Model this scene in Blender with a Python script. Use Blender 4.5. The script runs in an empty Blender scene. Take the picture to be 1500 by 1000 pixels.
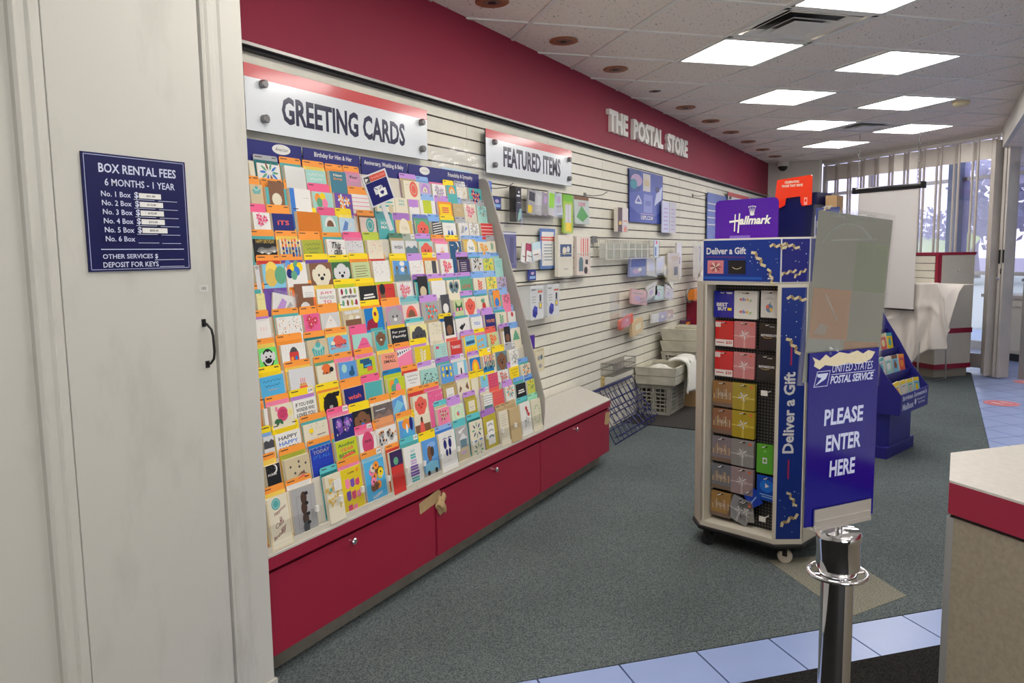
import bpy, bmesh, math, random
from math import sin, cos, pi, radians
from mathutils import Vector, Matrix
random.seed(7)
scene = bpy.context.scene
COL = scene.collection

# ------------------------------------------------------------ camera
EYE = 1.46
cam_d = bpy.data.cameras.new('camera'); cam = bpy.data.objects.new('camera', cam_d); COL.objects.link(cam)
yaw, pitch, roll = .501824, -.113058, -.0141572
F = Vector((cos(yaw)*cos(pitch), sin(yaw)*cos(pitch), sin(pitch)))
R0 = Vector((sin(yaw), -cos(yaw), 0)); U0 = R0.cross(F)
R1 = R0*cos(roll)+U0*sin(roll); U1 = -R0*sin(roll)+U0*cos(roll)
cam.matrix_world = Matrix(((R1.x, U1.x, -F.x, 0), (R1.y, U1.y, -F.y, 0), (R1.z, U1.z, -F.z, EYE), (0, 0, 0, 1)))
cam_d.sensor_width = 36; cam_d.lens = 1140.44/1500*36; cam_d.clip_start = .02; cam_d.clip_end = 300
scene.camera = cam
# ------------------------------------------------------------ view, world
vs = scene.view_settings
vs.view_transform = 'Standard'; vs.look = 'None'; vs.gamma = 1; vs.use_curve_mapping = False
vs.exposure = 0.66
LAMP = 9.0          # strength of the lit ceiling panels
world = bpy.data.worlds.new('world'); scene.world = world; world.use_nodes = True
wn, wl = world.node_tree.nodes, world.node_tree.links
wn.clear()
wo = wn.new('ShaderNodeOutputWorld'); wb = wn.new('ShaderNodeBackground'); wt = wn.new('ShaderNodeTexCoord')
wz = wn.new('ShaderNodeTexNoise'); wz.inputs['Scale'].default_value = 3.5; wz.inputs['Detail'].default_value = 5
wr = wn.new('ShaderNodeValToRGB')
wr.color_ramp.elements[0].position = .40; wr.color_ramp.elements[0].color = (.74, .80, .98, 1)
wr.color_ramp.elements[1].position = .62; wr.color_ramp.elements[1].color = (.98, .98, 1, 1)
wl.new(wt.outputs['Generated'], wz.inputs['Vector']); wl.new(wz.outputs['Fac'], wr.inputs['Fac'])
wl.new(wr.outputs['Color'], wb.inputs['Color']); wb.inputs['Strength'].default_value = 1.7
wl.new(wb.outputs[0], wo.inputs['Surface'])

# unseen cool area light added behind the viewer, aimed up to brighten the ceiling
al = bpy.data.lights.new('ceiling_fill', 'AREA'); al.shape = 'RECTANGLE'; al.size = 5.0; al.size_y = 1.9; al.energy = 230; al.color = (.93, .96, 1)
ao = bpy.data.objects.new('ceiling_fill', al); COL.objects.link(ao); ao.location = (-2.3, -2.2, 1.25); ao.rotation_euler = (0, -pi/2-.55, 0)
# ------------------------------------------------------------ colour + materials
def lin(c):
    return tuple((v/12.92 if v <= .04045 else ((v+.055)/1.055)**2.4) for v in (x/255 for x in c))
PAL = dict(white=(226,223,217), cream=(221,212,188), silver=(205,204,200), mint=(160,205,195), steel=(60,120,140), mauve=(190,140,165),
 kraft=(188,164,122), lav=(190,165,200), teal=(80,170,170), dteal=(20,110,115), tan=(200,184,150), lilac=(184,130,205), purple=(110,75,160),
 pink=(235,130,165), hotpink=(225,95,145), rose=(205,70,110), coral=(225,95,80), yellow=(238,205,20), ylw=(240,205,90), ylwp=(225,215,150),
 navy=(30,35,110), navyt=(60,75,150), dorange=(205,115,20), orange=(238,145,50), orange2=(225,110,50), ice=(190,220,235), blush=(225,200,190),
 gold=(215,180,90), gold2=(180,155,95), green=(95,160,125), dgrey=(70,70,75), grey=(165,163,162), lgrey=(208,207,208), black=(28,28,32),
 olive=(165,170,55), olive2=(180,165,50), lime=(190,200,40), lime2=(200,205,90), dblue=(35,85,125), blue=(55,120,200), blue2=(90,150,210),
 blue3=(20,120,190), blue4=(35,60,170), sky=(125,190,215), sky2=(80,170,215), lblue=(130,170,220), brown=(125,85,60), dbrown=(75,55,45),
 dgreen=(55,100,65), sage=(190,205,150), plum=(60,40,85), red=(200,55,50), yellow2=(232,218,90), yellow3=(220,195,35), holo=(120,220,110),
 salmon=(235,150,125), crimson=(150,25,60), slate=(95,125,135), lgreen=(150,215,150), mintl=(205,225,190), indigo=(10,20,130))
LINP = {k: lin(v) for k, v in PAL.items()}
def C_(c):
    if isinstance(c, str): return LINP[c]
    return lin(c)
def mat(name, col=(200,200,200), rough=.5, metal=0, noise=0, nscale=20, bump=0, bscale=60, spec=.5, trans=0, emit=0, alpha=1, coat=0, attr=False, var=None, stretch=None):
    m = bpy.data.materials.new(name); m.use_nodes = True
    N, L = m.node_tree.nodes, m.node_tree.links
    b = N['Principled BSDF']; c = (*C_(col), 1)
    b.inputs['Base Color'].default_value = c; b.inputs['Roughness'].default_value = rough; b.inputs['Metallic'].default_value = metal
    b.inputs['Specular IOR Level'].default_value = spec
    if trans: b.inputs['Transmission Weight'].default_value = trans
    if alpha < 1: b.inputs['Alpha'].default_value = alpha
    if coat: b.inputs['Coat Weight'].default_value = coat; b.inputs['Coat Roughness'].default_value = .08
    if emit:
        b.inputs['Emission Color'].default_value = c; b.inputs['Emission Strength'].default_value = emit
    src = None
    if attr:
        a = N.new('ShaderNodeAttribute'); a.attribute_name = 'Col'; L.new(a.outputs['Color'], b.inputs['Base Color']); src = a.outputs['Color']
    tc = N.new('ShaderNodeTexCoord')
    vec = tc.outputs['Object']
    if stretch:
        mp = N.new('ShaderNodeMapping'); mp.inputs['Scale'].default_value = stretch; L.new(vec, mp.inputs['Vector']); vec = mp.outputs['Vector']
    if noise or var:
        t = N.new('ShaderNodeTexNoise'); t.inputs['Scale'].default_value = nscale; t.inputs['Detail'].default_value = 6
        L.new(vec, t.inputs['Vector'])
        r = N.new('ShaderNodeValToRGB'); r.color_ramp.elements[0].position = .35; r.color_ramp.elements[1].position = .65
        if var: c2 = C_(var)
        else: c2 = tuple(x*(1-noise) for x in c[:3])
        r.color_ramp.elements[0].color = (*c2, 1); r.color_ramp.elements[1].color = c
        L.new(t.outputs['Fac'], r.inputs['Fac']); L.new(r.outputs['Color'], b.inputs['Base Color'])
    if bump:
        t2 = N.new('ShaderNodeTexNoise'); t2.inputs['Scale'].default_value = bscale; t2.inputs['Detail'].default_value = 4
        L.new(vec, t2.inputs['Vector'])
        bp = N.new('ShaderNodeBump'); bp.inputs['Strength'].default_value = bump; bp.inputs['Distance'].default_value = .005
        L.new(t2.outputs['Fac'], bp.inputs['Height']); L.new(bp.outputs['Normal'], b.inputs['Normal'])
    return m
M = {}
M['stock'] = mat('card_stock', rough=.55, attr=True, spec=.3)
M['print'] = mat('printed_board', rough=.35, attr=True, spec=.4)
M['glossprint'] = mat('glossy_print', rough=.18, attr=True, spec=.5, coat=.3)
M['redpaint'] = mat('maroon_paint', (142,34,60), .6, bump=.06, bscale=90, spec=.3)
M['redlam'] = mat('maroon_laminate', (148,30,56), .38, spec=.4, noise=.06, nscale=3)
M['slat'] = mat('slat_board', (224,219,204), .5, noise=.05, nscale=14, bump=.04)
M['groove'] = mat('slat_groove', (70,64,58), .7)
M['wallcream'] = mat('painted_wall', (206,203,196), .6, bump=.05, bscale=30)
M['alum'] = mat('brushed_aluminium', (150,146,142), .35, metal=.7)
M['dark'] = mat('dark_gap', (25,20,22), .7)
M['counter'] = mat('grey_laminate', (196,191,182), .45, noise=.08, nscale=60)
M['chrome'] = mat('chrome', (225,225,228), .05, metal=1)
M['boltm'] = mat('dark_standoff', (120,118,118), .35, metal=.8)
M['steel'] = mat('satin_steel', (190,188,184), .28, metal=1)
M['blackm'] = mat('black_metal', (32,31,30), .4, metal=.3)
M['blackp'] = mat('black_plastic', (20,20,22), .4)
M['whitep'] = mat('white_plastic', (225,222,215), .4)
M['creamp'] = mat('cream_panel', (205,198,182), .5, noise=.04, nscale=8)
M['bluep'] = mat('blue_card', (22,22,135), .35)
M['crate'] = mat('weathered_plastic', (212,207,190), .6, noise=.25, nscale=9, bump=.1)
M['crateg'] = mat('grey_crate_plastic', (172,169,157), .6, noise=.25, nscale=9, bump=.1)
M['towel'] = mat('white_towel', (228,226,218), .95, bump=.5, bscale=220)
M['cloth'] = mat('white_cloth', (214,206,198), .9, bump=.1, bscale=150)
M['screenm'] = mat('screen_fabric', (214,209,206), .8)
M['bluewire'] = mat('blue_wire', (18,26,95), .4)
M['wire'] = mat('grey_wire', (120,116,110), .4, metal=.5)
M['wirew'] = mat('pale_wire', (205,200,192), .4, metal=.2)
M['gatem'] = mat('gate_frame', (204,197,188), .4, metal=.25, noise=.1, nscale=5)
M['tape'] = mat('masking_tape', (178,148,105), .7, noise=.15, nscale=40)
M['leaf'] = mat('foliage', (88,100,115), .9, noise=.5, nscale=3)  # blue-grey of distance haze is mixed into the leaf colour
M['lawn'] = mat('lawn', (176,205,80), .95, noise=.2, nscale=1)
M['asphalt'] = mat('asphalt', (150,150,150), .9)
M['trunk'] = mat('bark', (70,60,55), .9, noise=.3)
M['cardboard'] = mat('cardboard', (176,142,100), .8, noise=.08)
M['outlet'] = mat('almond_plastic', (205,180,110), .5)
M['beltblue'] = mat('light_blue_plastic', (110,150,190), .5)
# thin clear sheet: sharp transparency with a little gloss
def clear(name, tint=(255,255,255), gloss=.12, rough=.05, haze=0, hazecol=(200,200,200), through=False):
    m = bpy.data.materials.new(name); m.use_nodes = True
    N, L = m.node_tree.nodes, m.node_tree.links; N.clear()
    o = N.new('ShaderNodeOutputMaterial'); t = N.new('ShaderNodeBsdfTransparent'); g = N.new('ShaderNodeBsdfGlossy')
    t.inputs['Color'].default_value = (*C_(tint), 1); g.inputs['Roughness'].default_value = rough
    f = N.new('ShaderNodeMath'); f.operation = 'MULTIPLY_ADD'; f.inputs[1].default_value = .45; f.inputs[2].default_value = .03
    lw = N.new('ShaderNodeLayerWeight'); lw.inputs['Blend'].default_value = .5; pw = N.new('ShaderNodeMath'); pw.operation = 'POWER'; pw.inputs[1].default_value = 4
    L.new(lw.outputs['Facing'], pw.inputs[0]); L.new(pw.outputs[0], f.inputs[0])
    mx = N.new('ShaderNodeMixShader'); ad = N.new('ShaderNodeMath'); ad.operation = 'ADD'; ad.use_clamp = True; ad.inputs[1].default_value = gloss*.3
    L.new(f.outputs[0], ad.inputs[0]); L.new(ad.outputs[0], mx.inputs['Fac']); 
    base = t.outputs[0]
    if haze:
        d = N.new('ShaderNodeBsdfTranslucent' if through else 'ShaderNodeBsdfDiffuse'); d.inputs['Color'].default_value = (*C_(hazecol), 1)
        m2 = N.new('ShaderNodeMixShader'); m2.inputs['Fac'].default_value = haze
        L.new(base, m2.inputs[1]); L.new(d.outputs[0], m2.inputs[2]); base = m2.outputs[0]
    L.new(base, mx.inputs[1]); L.new(g.outputs[0], mx.inputs[2]); L.new(mx.outputs[0], o.inputs['Surface'])
    return m
M['clear'] = clear('clear_acrylic')
M['sleeve'] = clear('clear_sleeve', gloss=.12, rough=.22, haze=.10, hazecol=(240,240,245))
M['glass'] = clear('window_glass', tint=(238,243,248))
M['film'] = clear('violet_window_film', tint=(240,238,253), haze=.22, hazecol=(222,218,252), through=True)
M['lamp'] = mat('lamp_diffuser', (255,252,246), .5, emit=LAMP)
# carpet
def carpet(name, c1, c2):
    m = mat(name, c1, .95, spec=.1)
    N, L = m.node_tree.nodes, m.node_tree.links; b = N['Principled BSDF']
    tc = N.new('ShaderNodeTexCoord'); t = N.new('ShaderNodeTexNoise'); t.inputs['Scale'].default_value = 170; t.inputs['Detail'].default_value = 3
    u = N.new('ShaderNodeTexNoise'); u.inputs['Scale'].default_value = 1.6; u.inputs['Detail'].default_value = 5
    L.new(tc.outputs['Object'], t.inputs['Vector']); L.new(tc.outputs['Object'], u.inputs['Vector'])
    r = N.new('ShaderNodeValToRGB'); r.color_ramp.elements[0].position = .38; r.color_ramp.elements[1].position = .62
    r.color_ramp.elements[0].color = (*C_(c1), 1); r.color_ramp.elements[1].color = (*C_(c2), 1)
    mx = N.new('ShaderNodeMix'); mx.data_type = 'RGBA'; mx.blend_type = 'MULTIPLY'; mx.inputs['Factor'].default_value = .5
    r2 = N.new('ShaderNodeValToRGB'); r2.color_ramp.elements[0].position = .3; r2.color_ramp.elements[1].position = .7
    r2.color_ramp.elements[0].color = (.62,.62,.62,1); r2.color_ramp.elements[1].color = (1,1,1,1)
    L.new(t.outputs['Fac'], r.inputs['Fac']); L.new(u.outputs['Fac'], r2.inputs['Fac'])
    L.new(r.outputs['Color'], mx.inputs['A']); L.new(r2.outputs['Color'], mx.inputs['B']); L.new(mx.outputs['Result'], b.inputs['Base Color'])
    bp = N.new('ShaderNodeBump'); bp.inputs['Strength'].default_value = .5; bp.inputs['Distance'].default_value = .004
    L.new(t.outputs['Fac'], bp.inputs['Height']); L.new(bp.outputs['Normal'], b.inputs['Normal'])
    return m
M['carpet'] = carpet('grey_carpet', (72,80,82), (112,120,120))
M['patch'] = carpet('beige_carpet', (116,114,102), (150,147,132))
M['mat'] = carpet('black_mat', (26,25,25), (48,46,44))
M['mat2'] = carpet('brown_mat', (54,52,50), (74,71,68))
# ceiling tile with fissures
def ceil_mat():
    m = mat('fissured_ceiling_tile', (238,228,218), .9, spec=.1)
    N, L = m.node_tree.nodes, m.node_tree.links; b = N['Principled BSDF']
    tc = N.new('ShaderNodeTexCoord'); mp = N.new('ShaderNodeMapping'); mp.inputs['Scale'].default_value = (14, 45, 20); mp.inputs['Rotation'].default_value = (0,0,0)
    t = N.new('ShaderNodeTexNoise'); t.inputs['Scale'].default_value = 1.6; t.inputs['Detail'].default_value = 4; t.inputs['Roughness'].default_value = .7
    L.new(tc.outputs['Object'], mp.inputs['Vector']); L.new(mp.outputs['Vector'], t.inputs['Vector'])
    r = N.new('ShaderNodeValToRGB'); r.color_ramp.elements[0].position = .34; r.color_ramp.elements[1].position = .40
    r.color_ramp.elements[0].color = (*C_((128,118,112)), 1); r.color_ramp.elements[1].color = (*C_((238,228,218)), 1)
    L.new(t.outputs['Fac'], r.inputs['Fac']); L.new(r.outputs['Color'], b.inputs['Base Color'])
    return m
M['ctile'] = ceil_mat()
M['tile'] = mat('pale_blue_tile', (150,168,214), .3, noise=.06, nscale=5, spec=.5)
M['grout'] = mat('grout', (72,72,84), .9)
def peg_mat():
    m = mat('perforated_black_board', (22,22,24), .5)
    N, L = m.node_tree.nodes, m.node_tree.links; b = N['Principled BSDF']
    tc = N.new('ShaderNodeTexCoord'); sp = N.new('ShaderNodeSeparateXYZ'); L.new(tc.outputs['Object'], sp.inputs[0])
    outs = []
    for ax in ('X', 'Z'):
        a = N.new('ShaderNodeMath'); a.operation = 'MULTIPLY'; a.inputs[1].default_value = 66
        f = N.new('ShaderNodeMath'); f.operation = 'FRACT'; s = N.new('ShaderNodeMath'); s.operation = 'SUBTRACT'; s.inputs[1].default_value = .5
        q = N.new('ShaderNodeMath'); q.operation = 'POWER'; q.inputs[1].default_value = 2
        L.new(sp.outputs[ax], a.inputs[0]); L.new(a.outputs[0], f.inputs[0]); L.new(f.outputs[0], s.inputs[0]); L.new(s.outputs[0], q.inputs[0]); outs.append(q)
    ad = N.new('ShaderNodeMath'); ad.operation = 'ADD'; L.new(outs[0].outputs[0], ad.inputs[0]); L.new(outs[1].outputs[0], ad.inputs[1])
    lt = N.new('ShaderNodeMath'); lt.operation = 'LESS_THAN'; lt.inputs[1].default_value = .07; L.new(ad.outputs[0], lt.inputs[0])
    mx = N.new('ShaderNodeMix'); mx.data_type = 'RGBA'; mx.inputs['A'].default_value = (*C_((20,20,22)), 1); mx.inputs['B'].default_value = (*C_((92,89,83)), 1)
    L.new(lt.outputs[0], mx.inputs['Factor']); L.new(mx.outputs['Result'], b.inputs['Base Color'])
    return m
M['peg'] = peg_mat()
def closet_mat():
    m = mat('scuffed_white_paint', (205,203,194), .5, spec=.35)
    N, L = m.node_tree.nodes, m.node_tree.links; b = N['Principled BSDF']
    tc = N.new('ShaderNodeTexCoord')
    t = N.new('ShaderNodeTexNoise'); t.inputs['Scale'].default_value = 2.2; t.inputs['Detail'].default_value = 8; t.inputs['Roughness'].default_value = .6
    mp = N.new('ShaderNodeMapping'); mp.inputs['Scale'].default_value = (3, 1, 1.1); L.new(tc.outputs['Object'], mp.inputs['Vector']); L.new(mp.outputs['Vector'], t.inputs['Vector'])
    r = N.new('ShaderNodeValToRGB'); r.color_ramp.elements[0].position = .28; r.color_ramp.elements[1].position = .46
    r.color_ramp.elements[0].color = (*C_((180,177,168)), 1); r.color_ramp.elements[1].color = (*C_((193,190,181)), 1)
    L.new(t.outputs['Fac'], r.inputs['Fac']); L.new(r.outputs['Color'], b.inputs['Base Color'])
    return m
M['closet'] = closet_mat()

# ------------------------------------------------------------ geometry helpers
class G:
    """collects faces; box, tube, lathe, sheet and flat print shapes; build() links ONE mesh object"""
    def __init__(s, M4=None): s.v = []; s.f = []; s.c = []; s.T = M4 or Matrix.Identity(4); s.smooth = False
    def add(s, vs_, fs, col=None):
        o = len(s.v); T = s.T
        s.v += [tuple(T @ Vector(p)) for p in vs_]
        s.f += [tuple(i+o for i in f) for f in fs]
        c = C_(col) if col is not None else (.8, .8, .8)
        s.c += [c]*len(fs); return s
    def box(s, x0, y0, z0, x1, y1, z1, col=None):
        return s.add([(x0,y0,z0),(x1,y0,z0),(x1,y1,z0),(x0,y1,z0),(x0,y0,z1),(x1,y0,z1),(x1,y1,z1),(x0,y1,z1)],
              [(0,3,2,1),(4,5,6,7),(0,1,5,4),(1,2,6,5),(2,3,7,6),(3,0,4,7)], col)
    def prism(s, pts, z0, z1, col=None, axis='z'):
        n = len(pts)
        if axis == 'z': A = [(x,y,z0) for x,y in pts]; B = [(x,y,z1) for x,y in pts]
        elif axis == 'x': A = [(z0,x,y) for x,y in pts]; B = [(z1,x,y) for x,y in pts]
        else: A = [(x,z0,y) for x,y in pts]; B = [(x,z1,y) for x,y in pts]
        fs = [tuple(range(n-1,-1,-1)), tuple(range(n,2*n))]+[(i,(i+1)%n,(i+1)%n+n,i+n) for i in range(n)]
        return s.add(A+B, fs, col)
    def tube(s, path, r, n=6, col=None, closed=False):
        P = [Vector(p) for p in path]; vs_ = []; fs = []; m = len(P)
        up = None
        for i, p in enumerate(P):
            a = P[i-1] if (i or closed) else P[i]; b = P[(i+1) % m] if (i < m-1 or closed) else P[i]
            t = (b-a).normalized()
            if up is None: up = t.orthogonal().normalized()
            up = (up-t*up.dot(t)).normalized(); w = t.cross(up)
            rr = r[i] if isinstance(r, (list, tuple)) else r
            vs_ += [p+(up*cos(2*pi*k/n)+w*sin(2*pi*k/n))*rr for k in range(n)]
        for i in range(m if closed else m-1):
            j = (i+1) % m
            fs += [(i*n+k, i*n+(k+1)%n, j*n+(k+1)%n, j*n+k) for k in range(n)]
        if not closed: fs += [tuple(range(n-1,-1,-1)), tuple(range((m-1)*n, m*n))]
        return s.add(vs_, fs, col)
    def lathe(s, prof, n=24, cx=0, cy=0, col=None):
        vs_ = []; fs = []
        for r, z in prof: vs_ += [(cx+r*cos(2*pi*k/n), cy+r*sin(2*pi*k/n), z) for k in range(n)]
        for i in range(len(prof)-1): fs += [(i*n+k, i*n+(k+1)%n, (i+1)*n+(k+1)%n, (i+1)*n+k) for k in range(n)]
        fs += [tuple(range(n-1,-1,-1)), tuple(range((len(prof)-1)*n, len(prof)*n))]
        return s.add(vs_, fs, col)
    def grid(s, fn, nu, nv, th=0, col=None):
        vs_ = [fn(i/nu, j/nv) for j in range(nv+1) for i in range(nu+1)]; w = nu+1
        fs = [(j*w+i, j*w+i+1, (j+1)*w+i+1, (j+1)*w+i) for j in range(nv) for i in range(nu)]
        return s.add(vs_, fs, col)
    def build(s, name, m, parent=None, loc=(0,0,0), rotz=0, bevel=0, solid=0):
        me = bpy.data.meshes.new(name); me.from_pydata(s.v, [], s.f); me.materials.append(M[m] if isinstance(m, str) else m)
        a = me.color_attributes.new('Col', 'FLOAT_COLOR', 'CORNER'); buf = []
        for f, c in zip(s.f, s.c): buf += (c[0], c[1], c[2], 1.0)*len(f)
        a.data.foreach_set('color', buf)
        if s.smooth: me.polygons.foreach_set('use_smooth', [True]*len(me.polygons))
        me.update()
        o = bpy.data.objects.new(name, me); COL.objects.link(o); o.location = loc; o.rotation_euler = (0,0,rotz)
        if parent: o.parent = parent
        if bevel:
            b = o.modifiers.new('bevel', 'BEVEL'); b.width = bevel; b.segments = 2; b.limit_method = 'ANGLE'
        if solid:
            b = o.modifiers.new('solid', 'SOLIDIFY'); b.thickness = solid; b.offset = 0
        if s.smooth:
            try: me.set_sharp_from_angle(angle=radians(40))
            except Exception: pass
        return o
_tc = {}
def text_mesh(t, bold=.02, shear=0, spacing=1.0):
    k = (t, bold, shear, spacing)
    if k in _tc: return _tc[k]
    cu = bpy.data.curves.new('t', 'FONT'); cu.body = t; cu.offset = bold; cu.shear = shear; cu.resolution_u = 2; cu.space_character = spacing
    cu.fill_mode = 'FRONT'
    o = bpy.data.objects.new('t', cu); COL.objects.link(o)
    dg = bpy.context.evaluated_depsgraph_get(); e = o.evaluated_get(dg); me = e.to_mesh()
    vs_ = [(v.co.x, v.co.y) for v in me.vertices]; fs = [tuple(p.vertices) for p in me.polygons]
    e.to_mesh_clear(); bpy.data.objects.remove(o); bpy.data.curves.remove(cu)
    xs = [v[0] for v in vs_] or [0, 1]; ys = [v[1] for v in vs_] or [0, 1]
    _tc[k] = (vs_, fs, min(xs), min(ys), max(xs), max(ys)); return _tc[k]
class CV:
    """flat print on a plane: origin O (lower left), right U, up V; each shape a hair proud of the last"""
    def __init__(s, g, O, U, V, step=.00015):
        s.g = g; s.O = Vector(O); s.U = Vector(U).normalized(); s.V = Vector(V).normalized(); s.N = s.U.cross(s.V); s.k = step; s.step = step
    def P(s, x, y): return s.O+s.U*x+s.V*y+s.N*s.k
    def poly(s, pts, col): s.g.add([s.P(x,y) for x,y in pts], [tuple(range(len(pts)))], col); s.k += s.step
    def rect(s, x, y, w, h, col): s.poly([(x,y),(x+w,y),(x+w,y+h),(x,y+h)], col)
    def oval(s, cx, cy, rx, ry, col, n=12, a0=0, a1=2*pi):
        full = abs(a1-a0-2*pi) < 1e-6; m = n if full else n+1
        s.poly([(cx+rx*cos(a0+(a1-a0)*i/n), cy+ry*sin(a0+(a1-a0)*i/n)) for i in range(m)], col)
    def line(s, pts, w, col):
        for (x0,y0),(x1,y1) in zip(pts, pts[1:]):
            d = math.hypot(x1-x0, y1-y0) or 1; nx, ny = -(y1-y0)/d*w/2, (x1-x0)/d*w/2
            s.g.add([s.P(x0+nx,y0+ny), s.P(x0-nx,y0-ny), s.P(x1-nx,y1-ny), s.P(x1+nx,y1+ny)], [(0,1,2,3)], col)
        s.k += s.step
    def ring(s, cx, cy, rx, ry, w, col, n=14, a0=0, a1=2*pi):
        s.line([(cx+rx*cos(a0+(a1-a0)*i/n), cy+ry*sin(a0+(a1-a0)*i/n)) for i in range(n+1)], w, col)
    def text(s, t, x, y, w, h, col, bold=.02, shear=0, rot=0, spacing=1.0):
        vs_, fs, x0, y0, x1, y1 = text_mesh(t, bold, shear, spacing); sx = w/(x1-x0 or 1); sy = h/(y1-y0 or 1)
        pts = [((a-x0)*sx, (b-y0)*sy) for a, b in vs_]
        if rot: pts = [(a*cos(rot)-b*sin(rot), a*sin(rot)+b*cos(rot)) for a, b in pts]
        s.g.add([s.P(x+a, y+b) for a, b in pts], fs, col); s.k += s.step
def setp(o, label=None, cat=None, group=None, kind=None):
    if label:
        nw = len(label.split()); assert 4 <= nw <= 16, (nw, label)
        assert label not in LABELS or group, label
        LABELS.add(label); o['label'] = label
    if cat: o['category'] = cat
    if group: o['group'] = group
    if kind: o['kind'] = kind
    return o
LABELS = set()
def thing(name, label, cat, loc=(0,0,0), deg=0, group=None):
    o = bpy.data.objects.new(name, None); COL.objects.link(o); o.location = loc; o.rotation_euler = (0,0,radians(deg)); o.empty_display_size = .1
    return setp(o, label, cat, group)
def struct(name, g, m, parent=None, **k):
    o = g.build(name, m, parent, **k)
    if not parent: o['kind'] = 'structure'
    return o
def inst(o, name, parent, loc, rotz=0):
    c = bpy.data.objects.new(name, o.data); COL.objects.link(c); c.parent = parent; c.location = loc; c.rotation_euler = (0,0,rotz); return c
S2 = math.sqrt(.5)
def AB(a, b): return (S2*(a+b), S2*(b-a))      # room diagonal axes (ceiling and floor grid) to x, y
H = 2.735; WALL = 2.353
# ================================================================ SETTING
# floor: carpet slab, tile pieces, mats
g = G(); g.box(-4, -6, -.12, 16, 3, -.012, (90,90,90)); floor = struct('floor', g, 'grout')
A0, TP = 1.695, .3065
B0 = 2.414
def clip(poly, fn):       # keep the part of a polygon where fn(p) >= 0
    out = []
    for i in range(len(poly)):
        p, q = poly[i], poly[(i+1) % len(poly)]; a, b = fn(p), fn(q)
        if a >= 0: out.append(p)
        if (a >= 0) != (b >= 0):
            t = a/(a-b); out.append((p[0]+(q[0]-p[0])*t, p[1]+(q[1]-p[1])*t))
    return out
bof = lambda p: S2*(p[0]+p[1])
aof = lambda p: S2*(p[0]-p[1])
# carpet region: y > -.37 and b > B0, up to the folding gate
cp = [(-2, -.37), (13, -.37), (13, WALL+.03), (-2, WALL+.03)]
cp = clip(cp, lambda p: bof(p)-B0); cp = clip(cp, lambda p: 7.62-aof(p))
g = G(); g.prism(cp, -.012, .004); o = g.build('carpet', 'carpet', floor)
# beige patch sewn into the carpet
g = G(); g.prism([(3.40,.419),(3.224,.255),(3.536,.064),(3.83,.30),(3.833,.447),(3.665,.652)], .0, .0055); g.build('carpet_patch', 'patch', floor)
# tiles
tm = {}
def put_tile(poly):
    if len(poly) < 3: return
    cx = sum(p[0] for p in poly)/len(poly); cy = sum(p[1] for p in poly)/len(poly)
    g = G(); g.prism([(p[0]-cx, p[1]-cy) for p in poly], -.012, .002); g.build('floor_tile', 'tile', floor, loc=(cx, cy, 0))
gr = .0035; nt = 0
for i in range(-12, 34):
    for j in range(-14, 26):
        a0, b0 = A0+i*TP, B0-TP+j*TP
        q = [AB(a0+gr, b0+gr), AB(a0+TP-gr, b0+gr), AB(a0+TP-gr, b0+TP-gr), AB(a0+gr, b0+TP-gr)]
        cx, cy = AB(a0+TP/2, b0+TP/2)
        if j == 0:                                     # border strip between carpet and black mat, cut tiles
            if -8 < i < 6:
                q = clip(q, lambda p: bof(p)-2.176); put_tile(q); nt += 1
            continue
        if j < 0: continue
        if cx > 4.6 and cx < 11.4 and cy < -.2 and cy > -1.55+(0 if cx < 9 else -.6):
            q = clip(q, lambda p: -.375-p[1]); 
            if len(q) >= 3 and nt < 290: put_tile(q); nt += 1
g = G()
g.prism([(1.8,-6),(16,-6),(16,-1.5),(4.4,-1.5),(4.4,-.38),(B0/S2+.37-.0,-.37)], -.012, -.001); g.build('tile_field', 'tile', floor)['kind'] = 'stuff'
g = G(); g.prism([p for p in clip(clip([(3,-6),(16,-6),(16,3),(3,3)], lambda p: aof(p)-7.62), lambda p: p[1]+.0*p[0]+6)], -.012, -.0005); g.build('lobby_tile_field', 'tile', floor)['kind'] = 'stuff'
mp = clip([(-4,-6),(3,-6),(5,-1.5),(4,3),(-4,3)], lambda p: 2.172-bof(p))
g = G(); g.prism(mp, -.012, .008); setp(g.build('floor_mat', 'mat'), 'large black floor mat beside the pale blue border tiles', 'mat')
g = G(); g.prism([(6.16,1.62),(8.6,1.62),(8.6,2.33),(6.20,2.33)], .004, .012); setp(g.build('floor_mat', 'mat2'), 'dark brown floor mat under the plastic crates by the slat wall', 'mat')
# round red distance marker decals
for n, (x, y, lab) in enumerate(((8.459,-.559,'round red floor sticker on pale tiles nearer the folding gate'), (6.339,-.51,'round red floor sticker on pale tiles behind the laminate counter'), (9.9,-.9,'round red floor sticker on tiles at the foot of the folding gate'))):
    g = G(); c = CV(g, (0,0,0), (S2,-S2,0), (S2,S2,0), .0006)
    c.oval(0,0,.15,.15,(225,120,130),24); c.ring(0,0,.13,.13,.008,(240,170,175),24)
    for sx in (-.045,.045): c.oval(sx,.02,.022,.05,(240,215,218),10); c.oval(sx,-.05,.018,.016,(240,215,218),10)
    setp(g.build('floor_sticker', 'print', loc=(x,y,.0035)), lab, 'sticker')

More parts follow.
